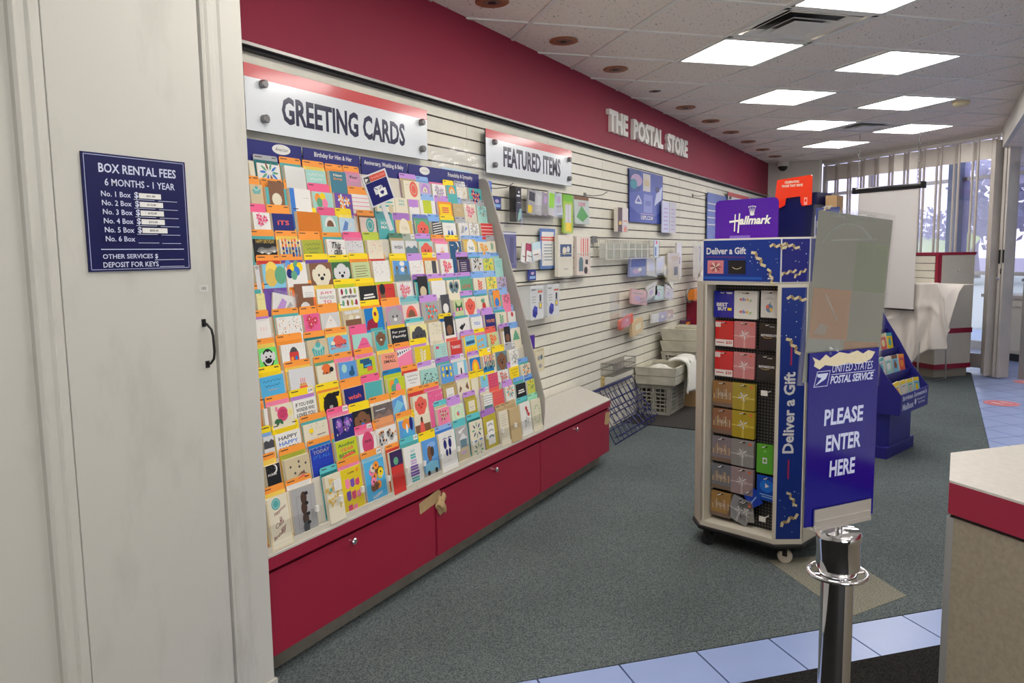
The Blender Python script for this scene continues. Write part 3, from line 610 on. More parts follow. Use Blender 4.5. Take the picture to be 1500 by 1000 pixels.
CARD_ROWS=[
((2.328,1.856),[
'2.159|2.189|cream|script|white|grey|-|-|cream card with pale script',
'2.200|2.324|white|leaves|blue|green|dteal|grey|white card with blue feather leaves in a dark teal border',
'2.335|2.453|silver|plain|white|white|teal|orange|plain silvery white card',
'2.465|2.592|mint|script|white|teal|ylw|orange|pale teal card with white script',
'2.600|2.710|steel|words:New,boy|cream|orange|orange|orange|steel blue card with cream lettering',
'2.715|2.821|mauve|words:for,you|black|pink|pink|orange|mauve card with black lettering',
'2.939|3.011|kraft|plain|kraft|kraft|-|-|plain kraft card',
'3.124|3.260|cream|seal|coral|tan|kraft|lilac|cream card with a coral seal',
'3.260|3.368|lav|arch|lilac|cream|lblue|lblue|lavender card with a lilac lace arch',
'3.374|3.501|white|flower|lav|grey|pink|-|white card with fine lavender flowers',
'3.507|3.607|teal|arch|orange|cream|-|yellow|teal card with an orange arch',
'3.614|3.725|cream|cello|white|tan|-|grey|cream card in a clear sleeve',
'3.732|3.872|teal|flower|navy|coral|-|-|bright teal card with dark flowers',
]),
((2.301,1.764),[
'2.131|2.198|tan|cupcake|teal|coral|-|orange|tan card with a teal cupcake',
'2.205|2.319|teal|photo|brown|cream|-|orange|teal card with a framed brown photo',
'2.327|2.449|white|band|blue|white|-|orange|white card with a blue left band',
'2.461|2.589|mint|balloons|orange|yellow|-|pink|mint card with four balloons',
'2.594|2.713|purple|flower|orange|white|-|orange|purple card with an orange flower',
'2.713|2.840|pink|stripes|white|hotpink|-|orange|pink card with white bands',
'2.874|3.017|cream|ribbon|teal|tan|dteal|-|cream card with teal ribbons',
'3.023|3.126|cream|words:TH,AN|teal|teal|-|-|cream card with large teal capitals',
'3.131|3.217|lilac|half|lilac|white|-|lilac|lilac card with a white lower half',
'3.234|3.373|white|square|lime|green|-|lblue|white card with a lime green square',
'3.385|3.520|yellow|border|orange|coral|-|lilac|yellow card with an orange border',
'3.527|3.635|kraft|words:VA|tan|tan|-|lblue|kraft card with thin tan letters',
'3.642|3.771|cream|flower|coral|pink|-|grey|cream card with coral flowers in a sleeve',
'3.778|3.891|mint|leaves|grey|teal|-|grey|mint card with grey leaves',
]),
((2.270,1.661),[
'2.105|2.193|white|flower|rose|pink|-|pink|white card with rose petals',
'2.200|2.318|navy|words:iTS|coral|blue|-|orange|navy card with bright capitals',
'2.333|2.470|dorange|plain|dorange|dorange|-|yellow|empty burnt orange divider card',
'2.478|2.583|mint|arch|white|brown|-|pink|mint card with a white arch',
'2.587|2.689|ice|cello|blue|white|-|yellow|icy blue foil card in a sleeve',
'2.730|2.845|blush|seal|teal|cream|brown|orange|blush card with a pale teal disc',
'2.855|2.982|teal|words:SOUL,MATE|white|white|-|dteal|teal card reading soul mate',
'2.987|3.117|gold|egg|cream|tan|-|purple|gold card with a cream drop shape',
'3.146|3.268|green|animal|coral|brown|green|navyt|green card with a red fox',
'3.274|3.372|dgrey|stripesd|white|white|-|blue|charcoal card with slanted white lettering',
'3.385|3.514|white|feet|blue|grey|teal|yellow|white card with two blue slippers',
'3.528|3.630|white|cello|grey|blue|-|grey|white card with grey blue marks in a sleeve',
'3.637|3.745|white|leaves|grey|grey|-|-|white card with grey leaf marks',
'3.752|3.888|white|stripes|red|red|-|-|white card with red stripes',
]),
((2.239,1.561),[
'2.077|2.199|black|burst|white|gold|teal|orange|black card with white fireworks',
'2.206|2.322|cream|bars|orange|blue|ylw|orange|cream card with two rows of coloured bars',
'2.330|2.451|olive|script|dgreen|dgreen|-|orange|olive green card with dark green script',
'2.467|2.585|white|confetti|black|pink|teal|orange|white card with confetti and black script',
'2.594|2.716|lgrey|confettit|black|mauve|pink|pink|pale grey card with black confetti at the top',
'2.725|2.836|cream|confetti|pink|coral|-|lime|cream card with tiny pink confetti',
'2.911|3.016|lgrey|words:WISH|dgrey|dgrey|kraft|dgreen|grey card with thin dark capitals',
'3.016|3.116|lgrey|hills|slate|white|-|lgreen|grey card with white hills',
'3.121|3.244|mint|animal|coral|brown|teal|lilac|mint card with a small red fox',
'3.256|3.373|white|cake|pink|grey|pink|orange|white card with a pink top edge',
'3.386|3.503|dblue|moon|white|brown|orange|yellow|dark blue card with a white crescent moon',
'3.537|3.670|gold|egg|white|dteal|gold|blue|gold card with a white oval',
'3.670|3.795|cream|flower|orange|gold|-|blue|cream card with orange flowers',
'3.795|3.919|cream|sprig|green|green|-|grey|cream card with a green sprig',
]),
((2.211,1.468),[
'2.047|2.074|lgrey|animal|grey|grey|teal|-|pale card with a grey figure',
'2.080|2.196|sky|balloons2|ylw|green|red|orange|sky blue card with large yellow and green balloons',
'2.200|2.317|white|bunch|blue|orange|purple|orange|white card with a bunch of balloons',
'2.329|2.463|brown|dog|cream|black|purple|yellow|brown card with a cream puppy',
'2.467|2.591|dgreen|dog|lgrey|black|lime|yellow|green card with a pale grey dog',
'2.595|2.718|sage|lines|brown|brown|orange|yellow|pale yellow green card with lines of brown text',
'2.723|2.840|white|confetti|grey|lilac|red|orange|white card with sparse grey confetti',
'2.875|3.001|blue2|birds|slate|white|yellow|yellow|blue card with two birds and speech bubbles',
'3.011|3.129|white|dots|green|coral|-|lilac|white card with green dots and a coral edge',
'3.134|3.252|cream|bag|dgrey|green|orange|yellow|cream card with a dark shopping bag',
'3.259|3.377|white|flower|coral|pink|-|lilac|white card with a coral flower',
'3.436|3.550|plum|lines|white|lilac|black|lilac|dark plum card with white lines',
'3.557|3.678|lgrey|leaves|tan|black|teal|blue|pale grey card with tan leaves',
'3.678|3.789|lime2|leaves|yellow|green|-|lblue|yellow green card with leaves',
'3.789|3.898|mint|lines|teal|teal|mint|blue|mint card with teal lines',
]),
((2.181,1.366),[
'2.019|2.064|ylwp|dots|black|black|teal|orange|pale yellow card with black dots',
'2.074|2.195|white|cello|lilac|grey|purple|orange|white and lilac card in a tilted clear sleeve',
'2.205|2.336|orange2|box|brown|white|orange|orange|orange card with a brown box and a speech bubble',
'2.340|2.456|white|words:JUST,WANTED,TO|rose|grey|ylw|orange|white card reading just wanted to',
'2.460|2.589|white|cacti|green|coral|lime|yellow|white card with two rows of small plants',
'2.593|2.717|black|lines2|white|white|yellow|yellow|black card with two white lines of text',
'2.722|2.850|red|lady|brown|black|lime|yellow|red card with a woman in a headwrap',
'2.855|2.975|white|flower|pink|coral|-|-|white card with pink flowers in a sleeve',
'3.008|3.126|teal|photo|black|tan|dteal|purple|teal card with a dark photo',
'3.132|3.257|white|tilt|ylw|white|yellow|lilac|blank white card leaning over a yellow one',
'3.263|3.390|cream|butterfly|slate|black|teal|lilac|cream card with a slate blue butterfly',
'3.397|3.524|green|words:LOVE|red|red|teal|lilac|green card with a red word',
'3.531|3.659|cream|sprig|coral|brown|-|blue|cream card with a coral branch',
'3.659|3.771|yellow2|leaves|gold|green|-|lblue|yellow card with pale leaves',
'3.771|3.888|lav|leaves|slate|grey|-|blue|grey lavender card with leaves',
]),
((2.151,1.269),[
'1.991|2.066|white|candles|coral|grey|lilac|orange|white card with thin candles',
'2.086|2.219|white|confetti|dgrey|orange|teal|orange|white card with dense fine confetti',
'2.227|2.321|hotpink|flower|rose|red|-|orange|bright pink card with red flowers',
'2.325|2.441|silver|tree|white|red|-|orange|silver card with a white tree shape',
'2.450|2.579|tan|animals|cream|brown|ylw|yellow|tan card with two small cartoon animals',
'2.583|2.713|blue3|duck|yellow|crimson|orange|yellow|blue card with a duck in a crimson robe',
'2.727|2.857|mauve|dog|grey|white|-|orange|magenta card with a grey dog',
'2.867|3.000|blush|arch|coral|brown|mint|teal|blush card with a thin coral arch',
'3.017|3.161|grey|flower|coral|teal|-|lilac|grey card with coral flowers',
'3.161|3.270|grey|photo|dgrey|white|white|-|grey card with a dark photo',
'3.277|3.366|sage|overalls|dgreen|pink|-|-|sage card with dark green overalls',
'3.372|3.493|cream|animal|coral|red|teal|lilac|cream card with a small coral figure',
'3.507|3.642|cream|pineapple|red|green|teal|blue|cream card with a red fruit',
'3.664|3.770|teal|photo|orange|blue|-|lblue|teal card with a small orange bird',
'3.770|3.864|pink|leaves|rose|brown|-|lblue|pink card with rose leaves',
]),
((2.122,1.172),[
'1.970|2.061|holo|pug|black|lgrey|ylw|orange|shimmering green card with a pug in glasses',
'2.071|2.201|white|robot|red|orange|orange|orange|white card with a red domed window',
'2.212|2.326|tan|cupcake|teal|brown|dteal|orange|tan card with a large teal cupcake',
"2.330|2.456|sky|birthday:IT'S YOUR,BIRTHDAY|navy|coral|ylw|orange|sky blue card wishing a birthday with eggs",
'2.478|2.606|mint|slice|hotpink|rose|-|pink|mint card with a pink cake slice',
'2.610|2.695|teal|dog|brown|cream|teal|orange|teal card with a tabby cat',
'2.724|2.854|black|words:For your,Family|white|white|yellow|blue3|black card with white brush lettering',
'2.865|3.005|ylwp|creature|dgrey|black|cream|teal|pale yellow card with a dark furry creature',
'3.010|3.119|cream|confetti|olive|brown|kraft|-|cream card with olive confetti',
'3.131|3.240|white|photo|black|brown|blue|yellow|white card with a dark photo of a dog',
'3.265|3.395|white|bird|black|grey|teal|lilac|white card with a small black bird',
'3.402|3.518|white|words:YOU|blue|orange|lblue|lilac|white card with bright letters',
"3.532|3.648|navy|words:YOU'RE|orange|white|-|lilac|navy card with thin capitals",
'3.663|3.785|cream|sprig|green|green|teal|blue|cream card with a green plant',
'3.793|3.897|white|balloon1|red|green|-|lblue|white card with one red balloon',
]),
((2.093,1.075),[
'1.939|2.056|sky2|script|dblue|orange|yellow|yellow|bright sky blue card with dark script',
'2.076|2.208|lgrey|cake|coral|sage|ylw|orange|pale grey card with a candle cake',
'2.230|2.339|cream|birthday:YAY|black|orange2|green|orange|cream card with an orange disc and the word yay',
'2.343|2.454|blue2|balloonfig|blue|mint|pink|orange|light blue card with a dark blue figure and balloon',
'2.467|2.587|lime|blocks|dblue|coral|pink|orange|lime card with dark blue word blocks',
'2.610|2.729|salmon|words:TOO,SMALL|black|black|ylw|orange|salmon card reading too small',
'2.734|2.846|pink|zig|navy|white|pink|orange|pink card with a navy zigzag corner',
'2.851|2.980|yellow3|sprig|cream|lime|lilac|yellow|yellow card with a pale leaf',
'3.008|3.124|mint|panels|rose|grey|cream|lilac|pale teal card split in two panels',
'3.142|3.247|red|words:THANKS|white|white|coral|lilac|red card reading thanks',
'3.279|3.404|yellow|city|sky|orange|orange|lilac|yellow card with a sky blue panel',
'3.410|3.514|sky|boats|orange|blue|pink|yellow|blue card with orange boats',
'3.521|3.630|sage|flower|coral|orange|-|coral|sage card with a thin coral flower',
'3.668|3.768|white|photo|black|brown|kraft|lilac|white card with a small dark photo',
'3.768|3.881|cream|tree|green|grey|-|blue|cream card with a grey tree',
]),
((2.062,0.972),[
'1.915|1.937|white|plain|white|white|orange|orange|white card half behind the wall edge',
'1.947|2.059|cream|rose|rose|dgreen|pink|orange|cream card with a painted rose',
'2.066|2.191|white|words:IF YOU EVER,WONDER WHO,LOVES YOU|black|black|lilac|yellow|white card reading if you ever wonder who loves you',
'2.202|2.330|yellow|cat|black|grey|orange|yellow|yellow card with a fluffy black cat',
'2.338|2.463|navy|words:wish|coral|purple|-|orange|navy card with the word wish',
'2.467|2.583|teal|plain|teal|teal|-|pink|plain teal blue card',
'2.611|2.737|lime|balloons|orange|teal|lime|blue3|lime card with small balloons',
'2.742|2.855|white|script|black|black|red|orange|white card with black brush script',
'2.861|3.004|mint|leavesd|dgrey|teal|white|lilac|mint card covered in dark leaf marks',
'3.010|3.121|blue2|lemons|yellow|blue|teal|purple|blue card with yellow lemons',
'3.133|3.257|sky|window|white|black|white|lilac|light blue card with a white window and figure',
'3.290|3.396|blue3|hay|orange|yellow|cream|lilac|blue card with a golden haystack',
'3.403|3.522|white|bars|coral|green|-|yellow|white card with coloured upright bars',
'3.536|3.663|slate|dog|brown|black|-|yellow|dark teal card with a brown animal',
'3.678|3.788|white|leavesd|black|green|-|grey|white card with black leaf marks',
]),
((2.032,0.876),[
'1.884|1.937|lgrey|hills|dgrey|white|lblue|yellow|pale grey card with dark hills',
'1.944|2.071|white|words:HAPPY,HAPPY,HAPPY|dgrey|blue|yellow|yellow|white card repeating the word happy',
'2.082|2.217|cream|person|yellow|grey|teal|orange|cream card with a small figure in a yellow hat',
'2.224|2.347|navy|butterfly|purple|lilac|pink|pink|navy card with a purple butterfly',
'2.351|2.474|black|dog|brown|blue|-|yellow|black card with a brown cat',
'2.478|2.611|dbrown|hills|brown|lgrey|white|orange|dark brown card in a grey sleeve',
'2.620|2.723|blue2|fold|blue|blue|white|orange|folded blue envelope standing askew',
'2.743|2.858|cream|animal|coral|red|red|orange|cream card with a red teddy bear',
'2.863|2.985|hotpink|dots|pink|white|hotpink|orange|glittery pink card',
'3.002|3.120|gold2|plaque|white|grey|gold2|-|old gold card with a white plaque',
'3.126|3.245|cream|fox|brown|cream|cream|lilac|cream card with the ears of a brown fox',
'3.252|3.324|cream|plain|cream|cream|-|yellow|plain cream card beside the fox card',
'3.331|3.405|sky|birdb|green|blue|-|yellow|sky blue card with a green budgerigar',
'3.398|3.504|coral|stripes|rose|white|yellow|blue3|coral card with a white band',
'3.511|3.630|white|flower|coral|grey|-|-|white card with fine coral flowers',
'3.645|3.755|yellow|script|black|black|-|lilac|bright yellow card with black script',
'3.771|3.886|cream|leaves|orange|slate|teal|blue|cream card with small orange leaves',
]),
((2.006,0.787),[
'1.859|1.928|black|moon|white|white|ylw|orange|black card with a white moon',
'1.947|2.072|tan|diamonds|brown|coral|olive|orange|tan card with diamond shapes',
"2.087|2.208|blue4|words:TODAY,IT'S ALL|grey|blue|blue3|orange|royal blue card reading today it's all",
'2.216|2.343|lime|words:Another,YEAR,BETTER|dgreen|coral|teal|orange|lime card reading another year better',
'2.347|2.458|white|oval|rose|black|pink|pink|white card with rose lettering in an oval',
'2.462|2.600|white|crowd|black|dgrey|orange|orange|white card with a crowd of doodles',
'2.619|2.732|blue2|dress|orange|navy|ylw|orange|blue card with a figure in an orange skirt',
'2.732|2.853|cream|lady2|coral|brown|yellow|yellow|cream card with a woman in a coral dress',
'2.902|3.004|pink|flower|rose|tan|tan|teal|pink card with a rose bow',
'3.010|3.124|mintl|ring|green|grey|-|lilac|pale green card with a thin ring',
'3.155|3.263|olive2|plaque|cream|grey|olive2|lilac|olive card with a cream plaque',
'3.310|3.398|slate|stripes|white|white|cream|lilac|slate card with white letters on their side',
'3.412|3.527|rose|stripes|coral|white|-|lgreen|rose pink card with a coral band',
'3.542|3.648|white|leaves|teal|orange|-|lilac|white card with teal leaves',
'3.663|3.783|black|lines2|white|white|teal|blue|small black card with white lines',
'3.791|3.900|lime2|leaves|green|yellow|blue|blue|lime green card with a sprig',
]),
((1.974,0.682),[
'1.825|1.932|cream|happiness|rose|teal|ylw|orange|cream card with rose script and a teal disc',
'1.939|2.062|grey|dachs|dbrown|black|white|orange|grey card with a stack of dark dogs',
'2.112|2.202|cream|leavesy|gold|teal|dteal|teal|cream card with golden leaves',
'2.206|2.330|yellow3|bunting|pink|purple|pink|orange|yellow card with pink bunting',
'2.343|2.473|sky2|donuts|orange|brown|sky|orange|sky blue card covered in doughnuts',
'2.500|2.589|plum|half|green|red|red|orange|green and plum card beside the doughnut card',
'2.598|2.728|white|tiercake|purple|teal|teal|teal|white card with a tall purple and teal cake',
'2.733|2.855|blue2|car|sky|brown|-|yellow|blue card with an open car',
'2.861|2.997|white|footprints|navy|grey|blue|lblue|white card with two navy footprints',
'3.009|3.118|grey|house|slate|white|-|teal|grey card with a beach hut and white bow',
'3.130|3.252|cream|leaves2|blue|green|dteal|teal|cream card with two rings of blue leaves',
'3.266|3.396|olive2|tallplaque|white|slate|-|purple|olive card with a tall white label',
'3.410|3.504|cream|lines|grey|grey|kraft|kraft|cream card with grey lines',
'3.511|3.625|kraft|plain|kraft|kraft|kraft|kraft|plain kraft card with nothing printed',
'3.641|3.761|white|redflowers|red|slate|teal|teal|white card with red flowers on a stem',
'3.769|3.887|cream|wreath|sage|green|-|mint|cream card with a green wreath',
]),
]
# ================================================================ BASE CABINET
ct = thing('base_cabinet', 'long low maroon cabinet with grey top under the greeting card rack', 'cabinet', (3.3, 2.1, 0))
def LX(x): return x-3.3
def LY(y): return y-2.1
top = [(1.72,1.93),(4.90,1.93),(5.314,2.344),(1.72,2.344)]
g = G(); g.prism([(LX(x),LY(y)) for x,y in top], .455, .462); g.build('top_surface', 'counter', ct)
g = G(); g.prism([(LX(x),LY(y)) for x,y in top], .412, .455); g.build('top_edge', 'redlam', ct)
body = [(1.72,1.965),(4.87,1.965),(5.25,2.345),(1.72,2.345)]
g = G(); g.prism([(LX(x),LY(y)) for x,y in body], .10, .412); g.build('carcass', mat('dark_maroon',(80,8,26),.6), ct)
toe = [(1.72,2.013),(4.90,2.013),(5.2,2.31),(1.72,2.31)]
g = G(); g.prism([(LX(x),LY(y)) for x,y in toe], 0, .10); g.build('toe_kick', mat('grey_rubber_base',(128,122,110),.7,noise=.2,nscale=12), ct)
g = G(); g.prism([(LX(x),LY(y)) for x,y in [(4.87,1.942),(4.905,1.942),(5.29,2.335),(5.25,2.345)]], .10, .40); g.build('end_panel', 'redlam', ct)
for x0, x1, kx in ((1.72,2.795,2.229),(2.81,3.845,3.328),(3.852,4.872,4.327)):
    g = G(); g.box(LX(x0),LY(1.940),.10,LX(x1),LY(1.960),.396); d = g.build('door', 'redlam', ct, bevel=.002)
    g = G(); g.smooth = True; g.lathe([(.006,0),(.006,.008),(.012,.012),(.013,.018),(.009,.022)], 16); k = g.build('knob', 'chrome', d, loc=(LX(kx),LY(1.940),.371)); k.rotation_euler = (pi/2,0,0)
def tape(pts, lab, loc=(0,0,0), rz=0):
    g = G(); g.prism(pts, -.0012, 0, axis='y'); o = g.build('tape_strip', 'tape', loc=loc, rotz=rz); setp(o, lab, 'tape')
tape([(-.10,.00),(-.105,.05),(.05,.075),(.065,.05),(.055,.02)], 'torn masking tape patch across the seam of two cabinet doors', (2.78,1.9395,.335))
g = G(); g.grid(lambda u,v: (.07*u+.012*sin(v*9), -.004-.02*sin(u*pi)*sin(v*pi), .085*v+.01*sin(u*11)), 8, 8); o = g.build('tape_strip','tape',loc=(2.80,1.9375,.295)); setp(o, 'crumpled loose end of masking tape hanging at the cabinet seam', 'tape')
tape([(-.06,-.03),(-.02,-.045),(.035,-.03),(.03,.04),(-.04,.045),(-.05,.01)], 'square of masking tape on the far end of the maroon cabinet', (4.875,1.9395,.335))

# ================================================================ GREETING CARD RACK
rk = thing('card_rack', 'tall sloping greeting card rack with grey side panel on the maroon cabinet', 'rack', (2.8, 2.1, .462))
rx, ry, rz_ = 2.8, 2.1, .462
prof = [(1.942,.468),(1.934,.56),(1.932,.636),(1.957,.732),(2.018,.962),(2.08,1.192),(2.143,1.405),(2.185,1.559),(2.24,1.733),(2.278,1.862),(2.292,1.878),(2.312,1.884),(2.35,1.884),(2.35,.468)]
M['rackgrey'] = mat('warm_grey_panel', (158,152,145), .5)
g = G(); g.prism([(y-ry,z-rz_) for y,z in prof], 3.893-rx, 3.905-rx, axis='x'); g.build('side_panel', 'rackgrey', rk, bevel=.002)
g = G(); g.prism([(y-ry,z-rz_) for y,z in prof], 1.712-rx, 1.722-rx, axis='x'); g.build('side_panel', 'rackgrey', rk)
g = G(); g.box(1.722-rx,1.938-ry,.0,3.893-rx,1.950-ry,.024); g.build('front_rail', 'creamp', rk)
g = G(); g.box(1.722-rx,1.950-ry,.0,3.893-rx,2.33-ry,.012); g.build('base', 'creamp', rk)
for k, ((yk, zk), rows) in enumerate(CARD_ROWS):
    # clear pocket tray of this tier
    yb = yk-.12*.215
    g = G(); g.add([(1.722-rx,yk+.003-ry,zk-.03-rz_),(3.893-rx,yk+.003-ry,zk-.03-rz_),(3.893-rx,yb+.003-ry,zk-.215-rz_),(1.722-rx,yb+.003-ry,zk-.215-rz_),
        (1.722-rx,yk+.0045-ry,zk-.03-rz_),(3.893-rx,yk+.0045-ry,zk-.03-rz_),(3.893-rx,yb+.0045-ry,zk-.215-rz_),(1.722-rx,yb+.0045-ry,zk-.215-rz_)], [(0,3,2,1),(4,5,6,7),(0,1,5,4),(2,3,7,6)])
    g.build('pocket_tier', 'creamp', rk)
g = G(); g.box(1.726-rx,1.9395-ry,.026,3.89-rx,1.9410-ry,.096); g.build('clear_lip', 'clear', rk)
for x in (2.05,2.179,2.306,2.47,2.60,2.723,2.86,3.0,3.13,3.27,3.42,3.56,3.72):
    g = G(); g.box(x-.007-rx,1.934-ry,.080,x+.007-rx,1.944-ry,.102); g.build('lip_clip', 'whitep', rk)
TABC = dict(grey=(165,165,170),orange=(238,150,60),lilac=(190,140,212),yellow=(240,210,25),lblue=(140,175,222),lav='lav',pink=(232,95,140),dteal=(80,150,155),purple=(160,110,185),
  navyt=(100,120,185),blue=(120,165,222),dgreen=(75,125,100),lgreen=(155,165,150),lime=(190,205,70),teal=(90,185,190),blue3=(20,120,175),coral='coral',mint=(150,215,180),kraft='kraft')
def art(c, m, w, h, bg, c1, c2, rn):
    """print on a card face, w by h metres, only the upper part shows above the next tier"""
    X = lambda u: u*w; VS = .62 if h < .17 else 1.0
    Yv = lambda v: h-v*w*VS          # v measured down from the top, in card widths
    def dots(n, v0, v1, r, cols):
        for _ in range(n): c.oval(X(rn.uniform(.06,.94)), Yv(rn.uniform(v0,v1)), r*w*rn.uniform(.6,1.2), r*w*rn.uniform(.6,1.2), rn.choice(cols), 5)
    def scrib(v, u0, u1, col, amp=.06, th=.014):
        n = 16; c.line([(X(u0+(u1-u0)*i/n+.03*sin(i*2.1)), Yv(v+amp*sin(i*1.7+v*9))) for i in range(n+1)], th*w, col)
    def leafp(u, v, ang, L, wd, col):
        ca, sa = cos(ang), sin(ang); c.poly([(X(u)+w*(a*ca-b*sa), Yv(v)+w*(a*sa+b*ca)) for a, b in ((0,0),(L*.35,wd),(L*.8,wd*.7),(L,0),(L*.8,-wd*.7),(L*.35,-wd))], col)
    if m.startswith('words:') or m.startswith('birthday:'):
        ws = m.split(':')[1].split(','); v = .42 if m[0] == 'b' else .10
        hh = min(.26, .8/len(ws)) if m[0] == 'w' else .14
        if len(ws) == 1: hh = .36 if m[0] == 'w' else .2; v = .3 if m[0]=='w' else .42
        if m[0] == 'b':
            c.oval(X(.5),Yv(.28),.26*w,.2*w,c2,12); c.oval(X(.78),Yv(.36),.12*w,.1*w,c1 if len(ws)==1 else 'coral',10); c.oval(X(.22),Yv(.36),.1*w,.08*w,'cream',10)
        for i, t in enumerate(ws):
            ww = .8*w*min(1, .3+.13*len(t)); c.text(t, (w-ww)/2, Yv(v+hh*(i+1)-.02), ww, hh*w*.72*VS, c1 if i % 2 == 0 else c2, .02)
        if bg == 'blue4':
            for i in range(5): c.oval(X(.12+.19*i), Yv(.06), .03*w, .03*w, 'blue2', 5)
        if bg == 'lime': c.poly([(X(.15),Yv(.93)),(X(.9),Yv(.86)),(X(.72),Yv(.72)),(X(.3),Yv(.8))], c2)
    elif m == 'script': scrib(.25,.12,.88,c1); scrib(.5,.18,.82,c1); scrib(.72,.3,.7,c2,.03,.01)
    elif m == 'happiness':
        c.rect(.03*w,.03*w,w*.94,.008*w,'gold'); c.rect(.03*w,.03*w,.02*w,h-.06*w,'gold'); c.rect(w*.95,.03*w,.02*w,h-.06*w,'gold')
        c.oval(X(.42),Yv(.25),.2*w,.2*w,c2,18); c.ring(X(.42),Yv(.25),.14*w,.14*w,.012*w,'cream'); c.line([(X(.3),Yv(.2)),(X(.5),Yv(.3)),(X(.42),Yv(.15))],.01*w,'slate')
        for i, (t, u, ww) in enumerate((('Happiness',.3,.6),('is',.5,.15),('Calls',.3,.42),('your',.5,.3),('Birthday',.15,.62))): c.text(t, X(u), Yv(.68+i*.2), ww*w, .15*w, (120,45,60), .0, .4, .35)
    elif m == 'leaves':
        for i in range(10): leafp(.5+.12*cos(i*.63), .45-.1*sin(i*.63), i*.63, .30, .045, (c1 if i % 2 else c2) if i not in (3,8) else 'brown')
    elif m == 'leaves2':
        for v in (.4, 1.25):
            for i in range(8): leafp(.5+.14*cos(i*.785), v-.1*sin(i*.785), i*.785, .26, .04, ('navy' if i % 2 else c2) if v < 1 else ('slate' if i % 2 else c2))
        c.line([(X(.2),Yv(.85)),(X(.4),Yv(.82))],.06*w,'blue'); c.line([(X(.6),Yv(.82)),(X(.85),Yv(.8))],.06*w,'blue')
        for b in ((.0,.0,1,.03),(.0,0,.04,2)): pass
    elif m == 'leavesd' or m == 'leavesy':
        for i in range(34): leafp(rn.uniform(.05,.85), rn.uniform(.08,1.5), rn.uniform(0,6.2), .14 if m[-1]=='d' else .2, .018 if m[-1]=='d' else .05, c1)
        if m[-1] == 'y': c.rect(X(.45),Yv(.75),.45*w,.5*w,'white'); [c.line([(X(.5),Yv(.35+.1*i)),(X(.82),Yv(.33+.1*i))],.012*w,'grey') for i in range(4)]; c.oval(X(.2),Yv(.6),.08*w,.08*w,c2,8)
    elif m == 'flower':
        for fx, fy in ((.35,.35),(.68,.5),(.4,.75)):
            for i in range(6): leafp(fx, fy, i*1.05+fx, .20, .06, c1 if (i+int(fx*10)) % 2 else c2)
            c.oval(X(fx),Yv(fy),.04*w,.04*w,'cream',8)
    elif m == 'rose':
        c.oval(X(.5),Yv(.52),.25*w,.25*w,c1,14); c.ring(X(.5),Yv(.5),.14*w,.12*w,.02*w,'crimson',12); c.ring(X(.5),Yv(.5),.06*w,.06*w,.02*w,'crimson',8); c.oval(X(.84),Yv(.52),.13*w,.14*w,'ylwp',12); c.ring(X(.84),Yv(.52),.05*w,.05*w,.02*w,'gold',8)
        for a in (3.6,4.2,5.4): leafp(.3,.75,a,.25,.07,c2)
        c.oval(X(.24),Yv(.2),.06*w,.09*w,'pink',8)
    elif m == 'redflowers':
        c.line([(X(.3),Yv(1.2)),(X(.55),Yv(.8)),(X(.65),Yv(.3))],.015*w,'slate')
        for fx, fy in ((.6,.3),(.78,.62),(.66,.45)): c.oval(X(fx),Yv(fy),.11*w,.1*w,c1,9); c.oval(X(fx),Yv(fy),.03*w,.03*w,'crimson',6)
        for i in range(7): leafp(.3+.05*i,1.1-.1*i, i*1.3, .12,.03,'slate')
    elif m == 'wreath':
        c.ring(X(.5),Yv(.72),.30*w,.42*w,.03*w,c1,18)
        for i in range(18): leafp(.5+.3*cos(i*.35), .72-.42*sin(i*.35), i*.9, .10,.03, c2 if i % 2 else c1)
    elif m == 'cupcake':
        c.poly([(X(.25),Yv(.95)),(X(.75),Yv(.95)),(X(.82),Yv(.6)),(X(.18),Yv(.6))],c1); c.oval(X(.5),Yv(.58),.34*w,.12*w,c1,10); c.oval(X(.5),Yv(.45),.24*w,.12*w,'mint',10); c.oval(X(.5),Yv(.32),.13*w,.1*w,c1,10); c.ring(X(.52),Yv(.2),.07*w,.08*w,.02*w,c2,8,0,4)
        for i in range(4): c.line([(X(.28+.14*i),Yv(.62)),(X(.32+.12*i),Yv(.94))],.02*w,'cream')
    elif m == 'photo':
        c.rect(X(.14),Yv(1.1),.74*w,.92*w,c1); c.oval(X(.5),Yv(.68),.24*w,.24*w,c2,12); c.oval(X(.42),Yv(.55),.1*w,.12*w,c2,8)
    elif m in ('dog','cat','dachs','animal','creature','pug','fox'):
        if m == 'dachs':
            c.ring(X(.5),Yv(.75),.42*w,.68*w,.006*w,'dgrey',4,pi/4,pi/4+2*pi)
            for i, (a, b) in enumerate(((.5,.35),(.48,.65),(.5,.98),(.5,1.25))): c.oval(X(a),Yv(b),.13*w,.2*w,c1 if i < 3 else 'dgrey',12); c.oval(X(a+.12),Yv(b-.12),.08*w,.06*w,c2,8)
        elif m == 'fox':
            c.poly([(X(.1),Yv(.75)),(X(.2),Yv(.3)),(X(.45),Yv(.65))],c1); c.poly([(X(.9),Yv(.7)),(X(.8),Yv(.15)),(X(.55),Yv(.6))],c1); c.oval(X(.5),Yv(.85),.3*w,.25*w,c2,12)
        else:
            c.oval(X(.5),Yv(.72),.34*w,.40*w,c1,14)
